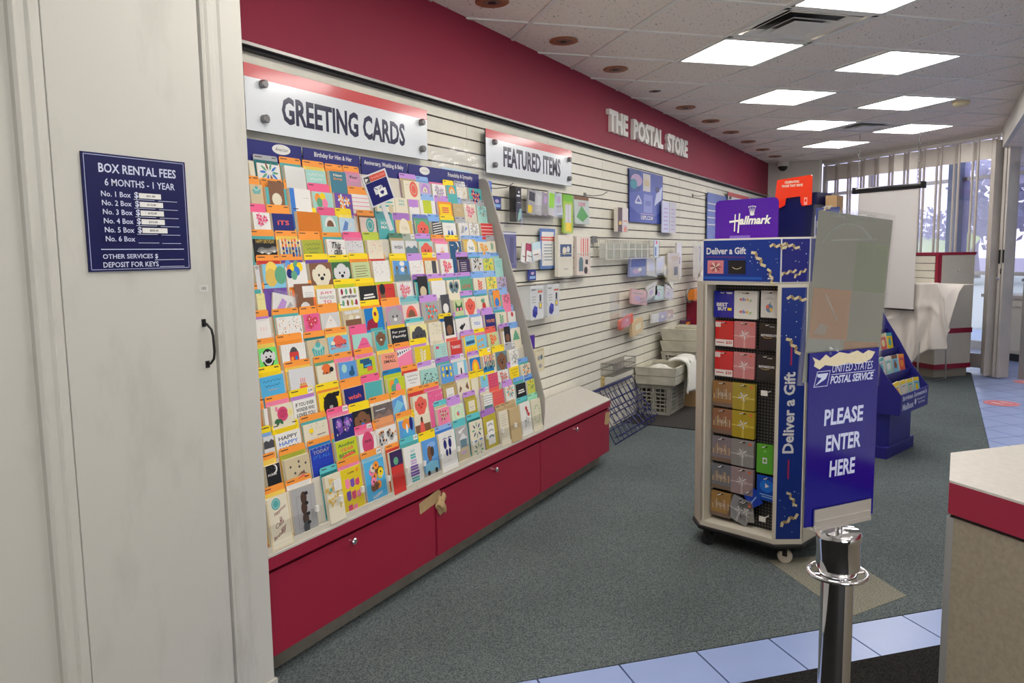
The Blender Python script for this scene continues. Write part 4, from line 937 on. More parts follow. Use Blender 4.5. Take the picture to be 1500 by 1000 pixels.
            if m == 'cat': c.poly([(X(.24),Yv(.5)),(X(.2),Yv(.2)),(X(.42),Yv(.4))],c1); c.poly([(X(.76),Yv(.5)),(X(.72),Yv(.25)),(X(.56),Yv(.4))],c1); c.rect(X(.62),Yv(.22),.34*w,.08*w,'black'); c.rect(X(.66),Yv(.33),.26*w,.08*w,'black')
            else: c.oval(X(.18),Yv(.62),.10*w,.2*w,c2 if m == 'pug' else c1,10); c.oval(X(.82),Yv(.62),.10*w,.2*w,c2 if m=='pug' else c1,10)
            if m == 'pug':
                c.oval(X(.5),Yv(.72),.28*w,.32*w,c2,12); c.oval(X(.5),Yv(.9),.2*w,.12*w,c1,10); c.ring(X(.36),Yv(.62),.1*w,.09*w,.02*w,'white'); c.ring(X(.64),Yv(.62),.1*w,.09*w,.02*w,'white'); c.oval(X(.5),Yv(.2),.08*w,.07*w,'black',8)
            for ex in (.38,.62): c.oval(X(ex),Yv(.62),.045*w,.045*w,'black',8)
            c.oval(X(.5),Yv(.80),.09*w,.06*w,c2 if m != 'pug' else 'black',8)
    elif m == 'animals':
        for a,b,cc in ((.4,.55,c1),(.72,.62,'white')): c.oval(X(a),Yv(b),.12*w,.18*w,cc,10); c.oval(X(a+.05),Yv(b-.14),.08*w,.07*w,cc,8)
        c.rect(X(.1),Yv(.85),.8*w,.2*w,c2); c.rect(X(.1),Yv(.22),.35*w,.1*w,'lgrey'); c.rect(X(.5),Yv(.2),.35*w,.1*w,'lgrey')
    elif m == 'band': c.rect(0,0,.22*w,h,c1); c.line([(X(.62),Yv(.5)),(X(.9),Yv(.5))],.012*w,'grey')
    elif m in ('balloons','balloons2','bunch','balloon1','balloonfig','birdb'):
        if m == 'balloons': L = ((.25,.35,c1),(.5,.3,c2),(.32,.6,'green'),(.58,.62,'pink'))
        elif m == 'balloons2': L = ((.4,.35,c1),(.35,.75,'gold'),(.78,.62,c2))
        elif m == 'bunch': L = ((.15,.1,'blue2'),(.2,.35,'orange'),(.35,.3,'yellow'),(.52,.15,'green'),(.68,.25,'yellow'),(.52,.48,c1),(.16,.6,'navy'),(.36,.7,'green'))
        elif m == 'balloon1': L = ((.55,.3,c1),)
        elif m == 'birdb': L = ((.5,.4,c1),(.6,.25,'lime'))
        else: L = ((.3,.4,c2),)
        r = .27 if m == 'balloons2' else .145
        for a,b,cc in L: c.oval(X(a),Yv(b),r*w,r*1.15*w,cc,14)
        if m == 'balloonfig': c.oval(X(.75),Yv(.5),.08*w,.14*w,'dblue',8); c.oval(X(.7),Yv(.75),.18*w,.12*w,'dblue',8)
    elif m in ('stripes','stripesd'):
        for i in range(5):
            if m == 'stripes': c.rect(0,Yv(.18+i*.24),w,.12*w,c1)
            else: c.poly([(X(.08),Yv(.28+i*.22)),(X(.92),Yv(.12+i*.22)),(X(.92),Yv(.04+i*.22)),(X(.08),Yv(.2+i*.22))],c1)
    elif m == 'ribbon':
        for i in range(2): c.poly([(X(.12),Yv(.3+i*.22)),(X(.5),Yv(.22+i*.2)),(X(.9),Yv(.2+i*.2)),(X(.9),Yv(.28+i*.2)),(X(.5),Yv(.32+i*.2)),(X(.12),Yv(.4+i*.22))],c1)
        c.oval(X(.75),Yv(.62),.14*w,.16*w,c2,10)
    elif m == 'half': c.rect(0,0,w,Yv(.75),c2); c.oval(X(.45),Yv(.5),.2*w,.2*w,c1,10)
    elif m == 'square': c.rect(X(.2),Yv(.8),.56*w,.5*w,c1); c.line([(X(.5),Yv(.3)),(X(.52),Yv(.1))],.02*w,c2)
    elif m == 'border':
        for b in ((0,Yv(.1),w,.1*w),(0,0,.1*w,h),(.9*w,0,.1*w,h)): c.rect(*b,c1)
        for i in range(3): c.line([(X(.25),Yv(.35+i*.14)),(X(.75),Yv(.35+i*.14))],.05*w,c2)
    elif m == 'arch':
        c.oval(X(.5),Yv(.75),.34*w,.42*w,c1,18,0,pi); c.oval(X(.5),Yv(.75),.22*w,.27*w,c2,14,0,pi); c.oval(X(.5),Yv(.6),.05*w,.06*w,'brown',6)
    elif m == 'seal': c.oval(X(.6),Yv(.5),.26*w,.3*w,c1,18); c.ring(X(.6),Yv(.5),.16*w,.18*w,.03*w,c2); c.line([(X(.08),Yv(.25)),(X(.3),Yv(.25))],.012*w,'grey')
    elif m in ('egg','oval'):
        c.oval(X(.5),Yv(.62),.34*w,.46*w,c1,18)
        c.text('THIS' if m == 'egg' else 'you are', X(.3), Yv(.62), .4*w, .14*w, c2)
        if m == 'oval': dots(10,.05,.4,.02,['black','rose']); c.text('wonderful', X(.26), Yv(.86), .5*w, .13*w, 'rose', 0, .4)
    elif m == 'feet':
        for fx in (.42,.66): c.oval(X(fx),Yv(.8),.09*w,.2*w,c1,10); c.oval(X(fx),Yv(.76),.04*w,.1*w,'navy',8)
        c.line([(X(.2),Yv(.25)),(X(.6),Yv(.24))],.015*w,c2); c.line([(X(.28),Yv(.36)),(X(.55),Yv(.35))],.015*w,c2)
    elif m == 'footprints':
        for fx, k in ((.36,-1),(.60,1)):
            c.oval(X(fx+.03*k),Yv(.42),.10*w,.17*w,c1,12); c.oval(X(fx-.03*k),Yv(.72),.075*w,.13*w,c1,12)
            for i in range(5): c.oval(X(fx+.03*k+(-.08+i*.045)),Yv(.2+.012*abs(i-2)),.022*w,.026*w,c1,6)
        c.line([(X(.38),Yv(1.0)),(X(.62),Yv(1.0))],.01*w,'grey')
    elif m == 'burst':
        for a,b in ((.35,.75),(.6,.8),(.85,.7)):
            for i in range(9): c.line([(X(a),Yv(b)),(X(a+.24*cos(.5+i*.28)),Yv(b-.34*sin(.5+i*.28)))],.012*w,c1)
        c.text('HAPPY BIRTHDAY', X(.1), Yv(.22), .8*w, .12*w, c2, 0)
    elif m == 'bars':
        for r_ in range(2):
            for i in range(6): c.rect(X(.08+.15*i),Yv(.5+r_*.48),.09*w,.34*w,[c1,'navy','coral',c2,'gold','slate'][(i*2+r_)%6]); c.oval(X(.125+.15*i),Yv(.18+r_*.48),.045*w,.05*w,['brown','gold','navy'][(i+r_)%3],8)
    elif m == 'confetti' or m == 'confettit':
        dots(26 if m == 'confetti' else 18, .05, .9 if m == 'confetti' else .38, .022, [c1,c2,'grey'])
        if m == 'confettit': c.line([(X(.1),Yv(.6)),(X(.4),Yv(.6))],.02*w,c2); c.line([(X(.1),Yv(.72)),(X(.55),Yv(.72))],.01*w,'grey')
        elif c1 == 'black': c.text('This', X(.22), Yv(.55), .5*w, .24*w, 'black', .02, .35); c.text('calls', X(.3), Yv(.92), .45*w, .24*w, 'black', .02, .35)
        elif c1 == 'dgrey': dots(30,.06,.95,.016,[c1,c2,'slate'])
    elif m == 'dots': dots(16,.08,.95,.028,[c1,c2])
    elif m == 'hills': c.poly([(0,Yv(1.4)),(0,Yv(.6)),(X(.25),Yv(.42)),(X(.5),Yv(.62)),(X(.75),Yv(.35)),(w,Yv(.6)),(w,Yv(1.4))],c1); c.rect(X(.1),Yv(.3),.5*w,.03*w,c2)
    elif m == 'cake': c.rect(0,Yv(.14),w,.14*w,c1 if c1 == 'pink' else 'lgrey'); c.rect(X(.38),Yv(.85),.28*w,.12*w,'gold'); c.rect(X(.36),Yv(.98),.32*w,.13*w,c1); [c.rect(X(.42+.08*i),Yv(.72),.025*w,.2*w,c1) for i in range(3)]
    elif m == 'tiercake':
        for i in range(3): leafp(.42+.08*i,.25,1.57,.12,.02,c2)
        for i,(ww,cc) in enumerate(((.3,c2),(.34,'lav'),(.44,c1),(.5,c1),(.44,c2))): c.rect(X(.5-ww/2),Yv(.45+i*.2),ww*w,.16*w,cc); c.line([(X(.5-ww/2),Yv(.37+i*.2)),(X(.5+ww/2),Yv(.37+i*.2))],.02*w,'white')
        c.line([(X(.5),Yv(1.3)),(X(.5),Yv(1.5))],.02*w,'dgrey'); c.line([(X(.4),Yv(1.5)),(X(.6),Yv(1.5))],.015*w,'dgrey')
    elif m == 'moon':
        c.oval(X(.62),Yv(.42),.2*w,.24*w,c1,16); c.oval(X(.54),Yv(.40),.17*w,.2*w,bg,16); dots(8,.1,.9,.015,['white'])
        if bg == 'black': c.text('FORM', X(.08), Yv(.95), .6*w, .12*w, 'white')
        else: c.line([(X(.12),Yv(.3)),(X(.35),Yv(.3))],.04*w,'white'); c.oval(X(.72),Yv(.55),.06*w,.1*w,'brown',8)
    elif m in ('sprig','tree','candles','lines','lines2'):
        if m == 'lines':
            for i in range(5): c.line([(X(.14),Yv(.25+i*.15)),(X(.55+.3*rn.random()),Yv(.23+i*.15))],.022*w,c1)
        elif m == 'lines2':
            c.line([(X(.25),Yv(.55)),(X(.78),Yv(.52))],.06*w,c1); c.line([(X(.2),Yv(.72)),(X(.85),Yv(.68))],.06*w,c1)
        elif m == 'candles':
            c.text('Happy Birthday',X(.2),Yv(.18),.6*w,.08*w,'grey',0)
            for i in range(3): c.line([(X(.35+.17*i),Yv(1.0)),(X(.35+.17*i),Yv(.65+.05*(i%2)))],.02*w,c1)
        elif m == 'tree': c.poly([(X(.12),Yv(1.0)),(X(.3),Yv(.5)),(X(.5),Yv(.12)),(X(.7),Yv(.5)),(X(.88),Yv(1.0))],c1); c.oval(X(.5),Yv(.45),.03*w,.03*w,c2,6); dots(16,.5,.95,.012,['grey'])
        else:
            c.line([(X(.5),Yv(1.1)),(X(.5),Yv(.25))],.015*w,c2)
            for i in range(7): leafp(.5,.95-.1*i,(.6 if i%2 else 2.5),.22,.05,c1)
    elif m == 'birds':
        for a in (.22,.78): c.oval(X(a),Yv(.62),.11*w,.2*w,c1,10); c.oval(X(a),Yv(.42),.07*w,.07*w,'brown',8)
        c.rect(0,0,w,Yv(.85),c1); c.oval(X(.55),Yv(.18),.16*w,.1*w,c2,10); c.oval(X(.55),Yv(.55),.12*w,.1*w,c2,10)
    elif m == 'bag': c.rect(X(.5),Yv(.9),.34*w,.55*w,c1); c.ring(X(.67),Yv(.34),.1*w,.14*w,.025*w,c1,8,0,pi); c.ring(X(.24),Yv(.4),.15*w,.18*w,.012*w,c2)
    elif m == 'box': c.rect(X(.1),Yv(1.2),.78*w,.92*w,c1); c.rect(X(.45),Yv(.42),.52*w,.36*w,c2); c.oval(X(.5),Yv(.95),.22*w,.2*w,'lgrey',10); [c.line([(X(.52),Yv(.18+.09*i)),(X(.9),Yv(.18+.09*i))],.012*w,'grey') for i in range(3)]
    elif m == 'cacti':
        for r_ in range(2):
            for i in range(4): c.oval(X(.16+.22*i),Yv(.22+.62*r_),.06*w,.11*w,['crimson',c1,'brown','olive'][(i+r_)%4],8)
        c.text('HAPPY BIRTHDAY',X(.12),Yv(.58),.76*w,.09*w,'black')
    elif m in ('lady','lady2','person','duck','dress'):
        if m == 'lady': c.oval(X(.28),Yv(.62),.15*w,.24*w,c1,12); c.oval(X(.28),Yv(.28),.17*w,.2*w,c2,12); c.line([(X(.6),Yv(.3)),(X(.8),Yv(.3))],.02*w,'crimson')
        elif m == 'duck': c.poly([(0,Yv(1.2)),(X(.1),Yv(.72)),(X(.7),Yv(.42)),(X(.6),Yv(1.2))],c2); c.oval(X(.58),Yv(.42),.17*w,.28*w,c1,14); c.oval(X(.56),Yv(.36),.08*w,.08*w,'crimson',8)
        elif m == 'person': c.poly([(X(.2),Yv(1)),(X(.3),Yv(.5)),(X(.4),Yv(1))],'lgrey'); c.oval(X(.3),Yv(.45),.06*w,.06*w,'tan',8); c.oval(X(.3),Yv(.34),.1*w,.07*w,c1,8); dots(12,.05,.35,.012,['dgrey']); c.line([(X(.5),Yv(.6)),(X(.85),Yv(.58))],.02*w,'dgrey')
        elif m == 'dress': c.oval(X(.5),Yv(.3),.3*w,.22*w,c1,12); c.poly([(X(.1),Yv(1.1)),(X(.3),Yv(.65)),(X(.7),Yv(.65)),(X(.95),Yv(1.1))],'sky2'); c.oval(X(.5),Yv(.6),.07*w,.2*w,'white',8); c.oval(X(.8),Yv(.35),.12*w,.3*w,c2,8)
        else: c.rect(0,0,w,Yv(.6),'brown'); c.poly([(X(.25),Yv(1.15)),(X(.36),Yv(.42)),(X(.55),Yv(.42)),(X(.62),Yv(1.15))],c1); c.oval(X(.45),Yv(.3),.08*w,.12*w,'dbrown',8)
    elif m == 'tilt': c.poly([(0,0),(w,0),(w*.95,h),(0,Yv(.45))],c2)
    elif m == 'butterfly':
        for s_ in (-1,1):
            c.oval(X(.5+.2*s_),Yv(.42),.17*w,.2*w,c1,12); c.oval(X(.5+.14*s_),Yv(.7),.12*w,.13*w,c1,10); c.oval(X(.5+.2*s_),Yv(.42),.09*w,.1*w,c2,8)
        c.rect(X(.48),Yv(.8),.04*w,.5*w,'black')
        if bg == 'navy': dots(14,.05,.95,.035,['pink','teal','cream','lilac'])
    elif m == 'robot': c.oval(X(.5),Yv(.6),.19*w,.28*w,'dgrey',14); c.rect(X(.31),Yv(.98),.38*w,.36*w,c1); c.oval(X(.41),Yv(.72),.06*w,.07*w,c2,8); c.oval(X(.58),Yv(.7),.06*w,.07*w,'blue3',8); [c.line([(X(.06+.12*i),Yv(.05)),(X(.06+.12*i),Yv(.3))],.006*w,'grey') for i in range(8)]
    elif m == 'slice': c.poly([(X(.08),Yv(.95)),(X(.5),Yv(.2)),(X(.72),Yv(.3)),(X(.95),Yv(.95))],c1); c.line([(X(.2),Yv(.9)),(X(.85),Yv(.85))],.03*w,c2); c.line([(X(.35),Yv(.6)),(X(.75),Yv(.58))],.03*w,c2)
    elif m == 'bird': c.poly([(X(.2),Yv(.6)),(X(.45),Yv(.4)),(X(.6),Yv(.55)),(X(.4),Yv(.8))],c1); c.oval(X(.6),Yv(.45),.07*w,.06*w,c1,8); c.line([(X(.6),Yv(.3)),(X(.85),Yv(.7))],.01*w,c2)
    elif m == 'blocks': c.rect(X(.15),Yv(.3),.55*w,.14*w,c1); c.rect(X(.3),Yv(.62),.5*w,.26*w,c1); c.rect(X(.5),Yv(.82),.3*w,.16*w,c2); c.line([(X(.36),Yv(.5)),(X(.74),Yv(.48))],.06*w,'sky2')
    elif m == 'zig':
        c.poly([(0,Yv(0)),(w,Yv(0)),(w,Yv(.1)),(0,Yv(.5))],c2)
        for i in range(6): c.poly([(X(.02+i*.15),Yv(.42-i*.065)),(X(.02+i*.15),Yv(.1-i*.01)),(X(.1+i*.15),Yv(.2-i*.03)),(X(.1+i*.15),Yv(.3-i*.04))],c1)
    elif m == 'panels': c.rect(X(.1),Yv(1.1),.03*w,.9*w,c2); c.rect(X(.16),Yv(.34),.22*w,.12*w,c1); [c.line([(X(.55),Yv(.3+.16*i)),(X(.85),Yv(.28+.16*i))],.03*w,c2) for i in range(4)]
    elif m == 'city': c.rect(X(.1),Yv(.62),.8*w,.42*w,c1); c.line([(X(.18),Yv(.42)),(X(.84),Yv(.4))],.14*w,'dblue'); [c.poly([(X(.08+.2*i),Yv(1.2)),(X(.18+.2*i),Yv(.75)),(X(.28+.2*i),Yv(1.2))],c2) for i in range(4)]
    elif m == 'boats': 
        for v in (.4,.9): c.poly([(X(.05),Yv(v+.2)),(X(.2),Yv(v-.05)),(X(.35),Yv(v+.1)),(X(.55),Yv(v-.15)),(X(.7),Yv(v+.05)),(X(.95),Yv(v))],c1)
    elif m == 'lemons':
        for a in (.2,.5,.8):
            for b in (.25,.7): c.oval(X(a),Yv(b+.1*a),.08*w,.11*w,c1,8)
        c.rect(X(.4),Yv(.75),.22*w,.2*w,'dblue')
    elif m == 'window': c.rect(X(.3),Yv(1.05),.5*w,.62*w,c1); c.oval(X(.56),Yv(.75),.06*w,.2*w,c2,8)
    elif m == 'hay': c.oval(X(.5),Yv(.85),.36*w,.45*w,c1,14); c.oval(X(.5),Yv(.75),.2*w,.25*w,c2,10)
    elif m == 'plaque': c.rect(X(.22),Yv(.95),.58*w,.5*w,c1); c.line([(X(.32),Yv(.65)),(X(.7),Yv(.62))],.03*w,c2); c.line([(X(.38),Yv(.8)),(X(.65),Yv(.78))],.02*w,c2)
    elif m == 'tallplaque': c.rect(X(.22),Yv(1.2),.56*w,.95*w,c1); [c.line([(X(.3),Yv(.42+.24*i)),(X(.5),Yv(.36+.24*i)),(X(.7),Yv(.43+.24*i))],.07*w,'grey' if i<2 else c2) for i in range(3)]
    elif m == 'fold': c.poly([(0,Yv(.9)),(X(.6),Yv(.15)),(w,Yv(.7)),(X(.3),Yv(1.2))],'sky'); 
    elif m == 'pineapple': c.oval(X(.6),Yv(.68),.15*w,.18*w,c1,10); [leafp(.55,.5,a,.25,.03,c2) for a in (.8,1.2,1.6,2.0,2.4)]
    elif m == 'overalls': c.poly([(X(.1),Yv(1.1)),(X(.14),Yv(.1)),(X(.35),Yv(.6)),(X(.65),Yv(.6)),(X(.86),Yv(.1)),(X(.9),Yv(1.1))],c1); c.oval(X(.3),Yv(.95),.12*w,.12*w,c2,8); c.oval(X(.7),Yv(.95),.12*w,.12*w,c2,8)
    elif m == 'diamonds':
        for a,b in ((.2,.4),(.55,.25),(.55,.5),(.82,.42),(.35,.75),(.7,.8)): c.poly([(X(a),Yv(b+.08)),(X(a+.05),Yv(b)),(X(a),Yv(b-.08)),(X(a-.05),Yv(b))],'dgrey')
        c.poly([(X(.4),Yv(.95)),(X(.62),Yv(.75)),(X(.85),Yv(.95)),(X(.62),Yv(.88))],c1); c.poly([(X(.4),Yv(1.1)),(X(.62),Yv(.9)),(X(.85),Yv(1.1)),(X(.62),Yv(1.02))],c2)
    elif m == 'crowd':
        for i in range(22): a, b = rn.uniform(.06,.9), rn.uniform(.15,.85); c.oval(X(a),Yv(b),.035*w,.045*w,c1 if i%3 else 'orange',6); c.ring(X(a),Yv(b+.1),.04*w,.07*w,.01*w,c2,6)
    elif m == 'ring': c.ring(X(.5),Yv(.6),.3*w,.32*w,.015*w,c2,18); c.oval(X(.5),Yv(.62),.12*w,.1*w,'coral',8); c.oval(X(.55),Yv(.55),.06*w,.08*w,'sky',8)
    elif m == 'bunting':
        for r_,(v,n) in enumerate(((.35,3),(.75,3),(1.2,2))):
            for i in range(n): u = .18+.24*i; c.poly([(X(u),Yv(v+.05*i)),(X(u+.2),Yv(v+.04*i-.02)),(X(u+.2),Yv(v+.26)),(X(u+.1),Yv(v+.32)),(X(u),Yv(v+.26))],[c1,c2,'rose'][(i+r_)%3])
        c.text('Love',X(.35),Yv(.2),.3*w,.08*w,'brown'); c.oval(X(.8),Yv(.14),.07*w,.07*w,'orange',8)
    elif m == 'donuts':
        for i in range(13):
            a, b = .2+.6*rn.random(), .15+.75*rn.random(); c.oval(X(a),Yv(b),.14*w,.14*w,[c1,c2,'pink','cream','yellow','brown'][i%6],12); c.oval(X(a),Yv(b),.04*w,.04*w,'dbrown',8)
        c.text('HAPPY',X(.25),Yv(1.25),.5*w,.12*w,'white',.02,0,.15)
    elif m == 'car':
        c.rect(0,0,w,Yv(1.25),'grey'); c.oval(X(.6),Yv(.25),.3*w,.12*w,'lblue',10); c.poly([(X(.06),Yv(1.25)),(X(.08),Yv(.95)),(X(.5),Yv(.85)),(X(.94),Yv(.92)),(X(.96),Yv(1.25))],c1); c.oval(X(.28),Yv(1.28),.1*w,.1*w,'black',10); c.oval(X(.78),Yv(1.26),.1*w,.1*w,'black',10)
        c.oval(X(.45),Yv(.55),.16*w,.3*w,c2,10); c.oval(X(.62),Yv(.5),.12*w,.2*w,'dbrown',10)
    elif m == 'house':
        c.rect(0,0,w,Yv(1.0),'tan'); c.rect(X(.3),Yv(.95),.5*w,.35*w,c1); c.poly([(X(.2),Yv(.6)),(X(.55),Yv(.3)),(X(.9),Yv(.6))],'lgrey'); c.poly([(X(.15),Yv(.2)),(X(.5),Yv(.12)),(X(.85),Yv(.06)),(X(.55),Yv(.2)),(X(.35),Yv(.34))],'white'); c.oval(X(.5),Yv(1.2),.25*w,.08*w,'lav',8)
    elif m == 'cello': c.poly([(X(.15),Yv(.95)),(X(.4),Yv(.2)),(X(.6),Yv(.35)),(X(.5),Yv(.9))],c1); c.poly([(X(.55),Yv(.8)),(X(.75),Yv(.3)),(X(.9),Yv(.5))],c2)
ROWN = ['top','second','third','fourth','fifth','sixth','seventh','eighth','ninth','tenth','eleventh','twelfth','bottom']
ENVC = dict(white='white')
rn = random.Random(3)
for k, ((yk, zk), rows) in enumerate(CARD_ROWS):
    sl = .12; ang = math.atan(sl)
    for n, r in enumerate(rows):
        x0, x1, bg, m, c1, c2, env, tab, desc = r.split('|'); x0 = float(x0); x1 = min(float(x1), 3.885); w = x1-x0
        desc = desc.strip()
        lean = rn.uniform(-.022,.022)
        if m == 'cello' and c1 == 'lilac': lean = .22
        if m == 'fold': lean = -.2
        gap = .003
        hC = .178 if k == 12 else .165
        ztop = zk-.0345+rn.uniform(-.004,.003)
        if bg == 'dorange': ztop = zk-.022
        thick = rn.choice([.004,.007,.011,.015])
        # local frame: x along the wall, y outwards tilt, origin at card bottom left front
        base = Vector((x0, yk-sl*(zk-ztop+hC)-thick, ztop-hC))
        base.y = yk-sl*(zk-(ztop-hC))-thick-.001
        T = Matrix.Rotation(-ang, 4, 'X')
        g = G(T @ Matrix.Rotation(lean, 4, 'Y'))
        g.box(gap, 0, 0, w-gap, thick, hC, 'cream' if bg not in ('olive2','gold2','kraft') else 'kraft')
        c = CV(g, (gap,-.0002,0), (1,0,0), (0,0,1)); c.rect(0,0,w-2*gap,hC,bg)
        art(c, m, w-2*gap, hC, bg, c1, c2, rn)
        mm = 'glossprint' if bg in ('holo','ice','silver') else 'stock'
        o = g.build('greeting_card', mm, loc=base)
        lab = desc if len(desc.split()) > 10 else f'{desc}, {ROWN[k]} rack row'
        setp(o, lab, 'greeting card', 'greeting cards in the sloping rack')
        if m == 'cello' or 'sleeve' in desc:
            g = G(T @ Matrix.Rotation(lean, 4, 'Y')); 
            def fz(u, v, w=w, hC=hC): return (u*w, -.004-.003*abs(sin(u*9+v*5)), v*(hC+.012))
            g.grid(fz, 6, 6); g.build('clear_sleeve', 'sleeve', o)
        if env != '-':
            ec = {'ylw':'ylw'}.get(env, env); g = G(T)
            zt = zk-.0225+rn.uniform(-.002,.001); hE = .165
            g.box(.001, 0, 0, w-.002, .002, hE, ec); g.add([(.002,-.0003,hE),(w-.003,-.0003,hE),(w/2,-.0003,hE-.06)], [(0,2,1)], tuple(int(v*.93) for v in PAL.get(ec, (200,200,200))))
            nm = 'envelope'; o = g.build(nm, 'stock', loc=(x0, yk-sl*(zk-(zt-hE))+.0005, zt-hE))
            setp(o, f'{"yellow" if env in ("ylw","yellow2") else {"lblue":"light blue","blue3":"deep blue","blue2":"blue","dteal":"dark teal","olive2":"olive","gold2":"gold","hotpink":"bright pink"}.get(env, env)} envelope behind {desc}', 'envelope', 'coloured envelopes in the card rack')
        if tab != '-':
            tc_ = TABC[tab]; g = G(T); hT = .21; wt2 = w+.002
            r_ = .006
            g.prism([(0,0),(wt2,0),(wt2,hT-r_),(wt2-r_,hT),(r_,hT),(0,hT-r_)], 0, .0012, tc_, axis='y')
            c = CV(g, (0,-.0002,hT-.024), (1,0,0), (0,0,1)); c.line([(.008,.0155),(.008+.035*rn.uniform(.6,1.1),.0155)], .0035, (70,50,50))
            if rn.random() < .5: c.line([(wt2-.03,.016),(wt2-.008,.016)], .0035, (60,50,50))
            if rn.random() < .08: c.rect(wt2-.035,.0,.03,.021,'white'); c.text('2.99',wt2-.031,.006,.022,.009,'black')
            o = g.build('divider_tab', 'stock', loc=(x0-.001, yk-sl*hT+.002, zk-hT+rn.uniform(-.003,.003)))
            setp(o, f'{ {"dteal":"teal","navyt":"navy","lblue":"light blue","blue3":"deep blue","dgreen":"dark green","lgreen":"grey green"}.get(tab, tab)} divider tab above {desc}', 'divider', 'divider tabs in the card rack')
# header strip panels along the top of the rack
hd = [(1.75,2.59),(2.60,3.035),(3.045,3.43),(3.435,3.90)]
for n, ((a, b), lab) in enumerate(zip([(2.17,2.468),(2.478,2.838),(2.848,3.20),(3.21,3.885)], ('navy header strip with a script oval at the left of the card rack','navy header strip reading birthday for him and her','navy header strip about weddings and baby behind the tilted sign','navy header strip with oval reading friendship and sympathy'))):
    g = G(); g.box(0,0,0,b-a,.003,.080,'navy'); c = CV(g,(0,-.0002,0),(1,0,0),(0,0,1)); W_ = b-a; c.rect(.002,.002,W_-.004,.076,(32,34,112))
    if n == 0: c.oval(.185,.056,.05,.020,'white',24); c.text('American',.15,.049,.07,.014,'dgrey',0,.4)
    if n == 1: c.text('Birthday for Him & Her',.065,.042,.24,.026,'white',.015)
    if n == 2: c.text('Anniversary, Wedding & Baby',.02,.040,.30,.026,'white',.015)
    if n == 3: c.oval(.139,.056,.045,.020,'white',20); c.text('Greetings',.11,.050,.06,.012,'grey',0,.4); c.text('Friendship & Sympathy',.355,.038,.25,.028,'white',.015)
    setp(g.build('header_strip','print',loc=(a,2.334,1.828)), lab, 'header')
# tilted little navy sign clipped in the rack
t = thing('shelf_sign', 'tilted navy sign with a white envelope picture sticking out of the card rack', 'sign', (2.66, 2.12, 1.66))
T = Matrix.Rotation(radians(-20), 4, 'Z') @ Matrix.Rotation(radians(-21), 4, 'Y')
g = G(T); g.box(-.008,0,0,.118,.004,.135,'lgrey'); c = CV(g,(0,-.0003,0),(1,0,0),(0,0,1)); c.rect(0,.006,.11,.095,(22,22,95)); c.rect(.028,.103,.082,.026,(205,85,70)); c.rect(0,.103,.027,.026,'dgrey'); c.text('Greeting Cards',.034,.11,.07,.012,(235,150,140)); c.poly([(.004,.106),(.02,.118),(.004,.124)],'white')
c.rect(.03,.045,.045,.032,'lgrey'); c.line([(.03,.077),(.052,.058),(.075,.077)],.003,(22,22,95)); c.rect(.045,.03,.042,.032,'white'); c.oval(.061,.048,.006,.006,(22,22,95),8); c.oval(.069,.048,.006,.006,(22,22,95),8); c.poly([(.055,.047),(.075,.047),(.065,.036)],(22,22,95))
g.build('panel','print',t)
g = G(T); g.box(.04,.004,-.12,.06,.008,.02,'lgrey'); g.build('stem','print',t)

# ================================================================ WALL SIGNS
def wall_sign(name, lab, x0, x1, z0, z1, txt, tx, tw, th_, tz, bigr=.016):
    t = thing(name, lab, 'sign', (x0, 2.31, z0)); W_, H_ = x1-x0, z1-z0
    g = G(); g.box(0,0,0,W_,.006,H_,(60,55,60)); c = CV(g,(0,-.0002,0),(1,0,0),(0,0,1)); c.rect(.001,.001,W_-.002,H_-.002,(222,226,230)); c.rect(0,H_*.80,W_,H_*.2,(205,78,80))
    if txt: c.text(txt, tx, tz, tw, th_, (45,44,70), .035)
    g.build('panel', 'glossprint', t)
    for ux in (.085,W_-.06):
        for uz in (.05,H_-.068):
            g = G(); g.smooth = True; g.lathe([(.006,-.04),(.006,0),(bigr,.001),(bigr,.02),(bigr*.8,.023)],18); s = g.build('standoff','boltm',t,loc=(ux,-.002,uz)); s.rotation_euler = (pi/2,0,0)
    return t
wall_sign('department_sign', 'large white and red wall sign reading greeting cards', 2.157, 3.347, 1.935, 2.183, 'GREETING CARDS', .186, .813, .108, .047)
wall_sign('department_sign', 'white and red wall sign reading featured items', 3.93, 5.12, 1.922, 2.17, 'FEATURED ITEMS', .205, .80, .122, .05)
wall_sign('department_sign', 'white and red wall sign mostly hidden behind the purple topper', 9.756, 10.95, 1.92, 2.168, '', 0, .1, .1, 0)
# clear bag hooked under the greeting cards sign
g = G(); g.grid(lambda u,v:(.55*u,-.006*sin(u*8+v*6),.10*v+.03*sin(u*3)),10,5); o = g.build('clear_bag','sleeve',loc=(3.36,2.30,1.90)); setp(o,'crumpled clear plastic sheet between the two large wall signs','plastic sheet')
g = G(); g.box(0,0,0,.30,.002,.06,(195,220,235)); o=g.build('paper_slip','print',loc=(3.52,2.345,1.86)); setp(o,'pale blue paper edge sticking up behind the card rack header','paper')
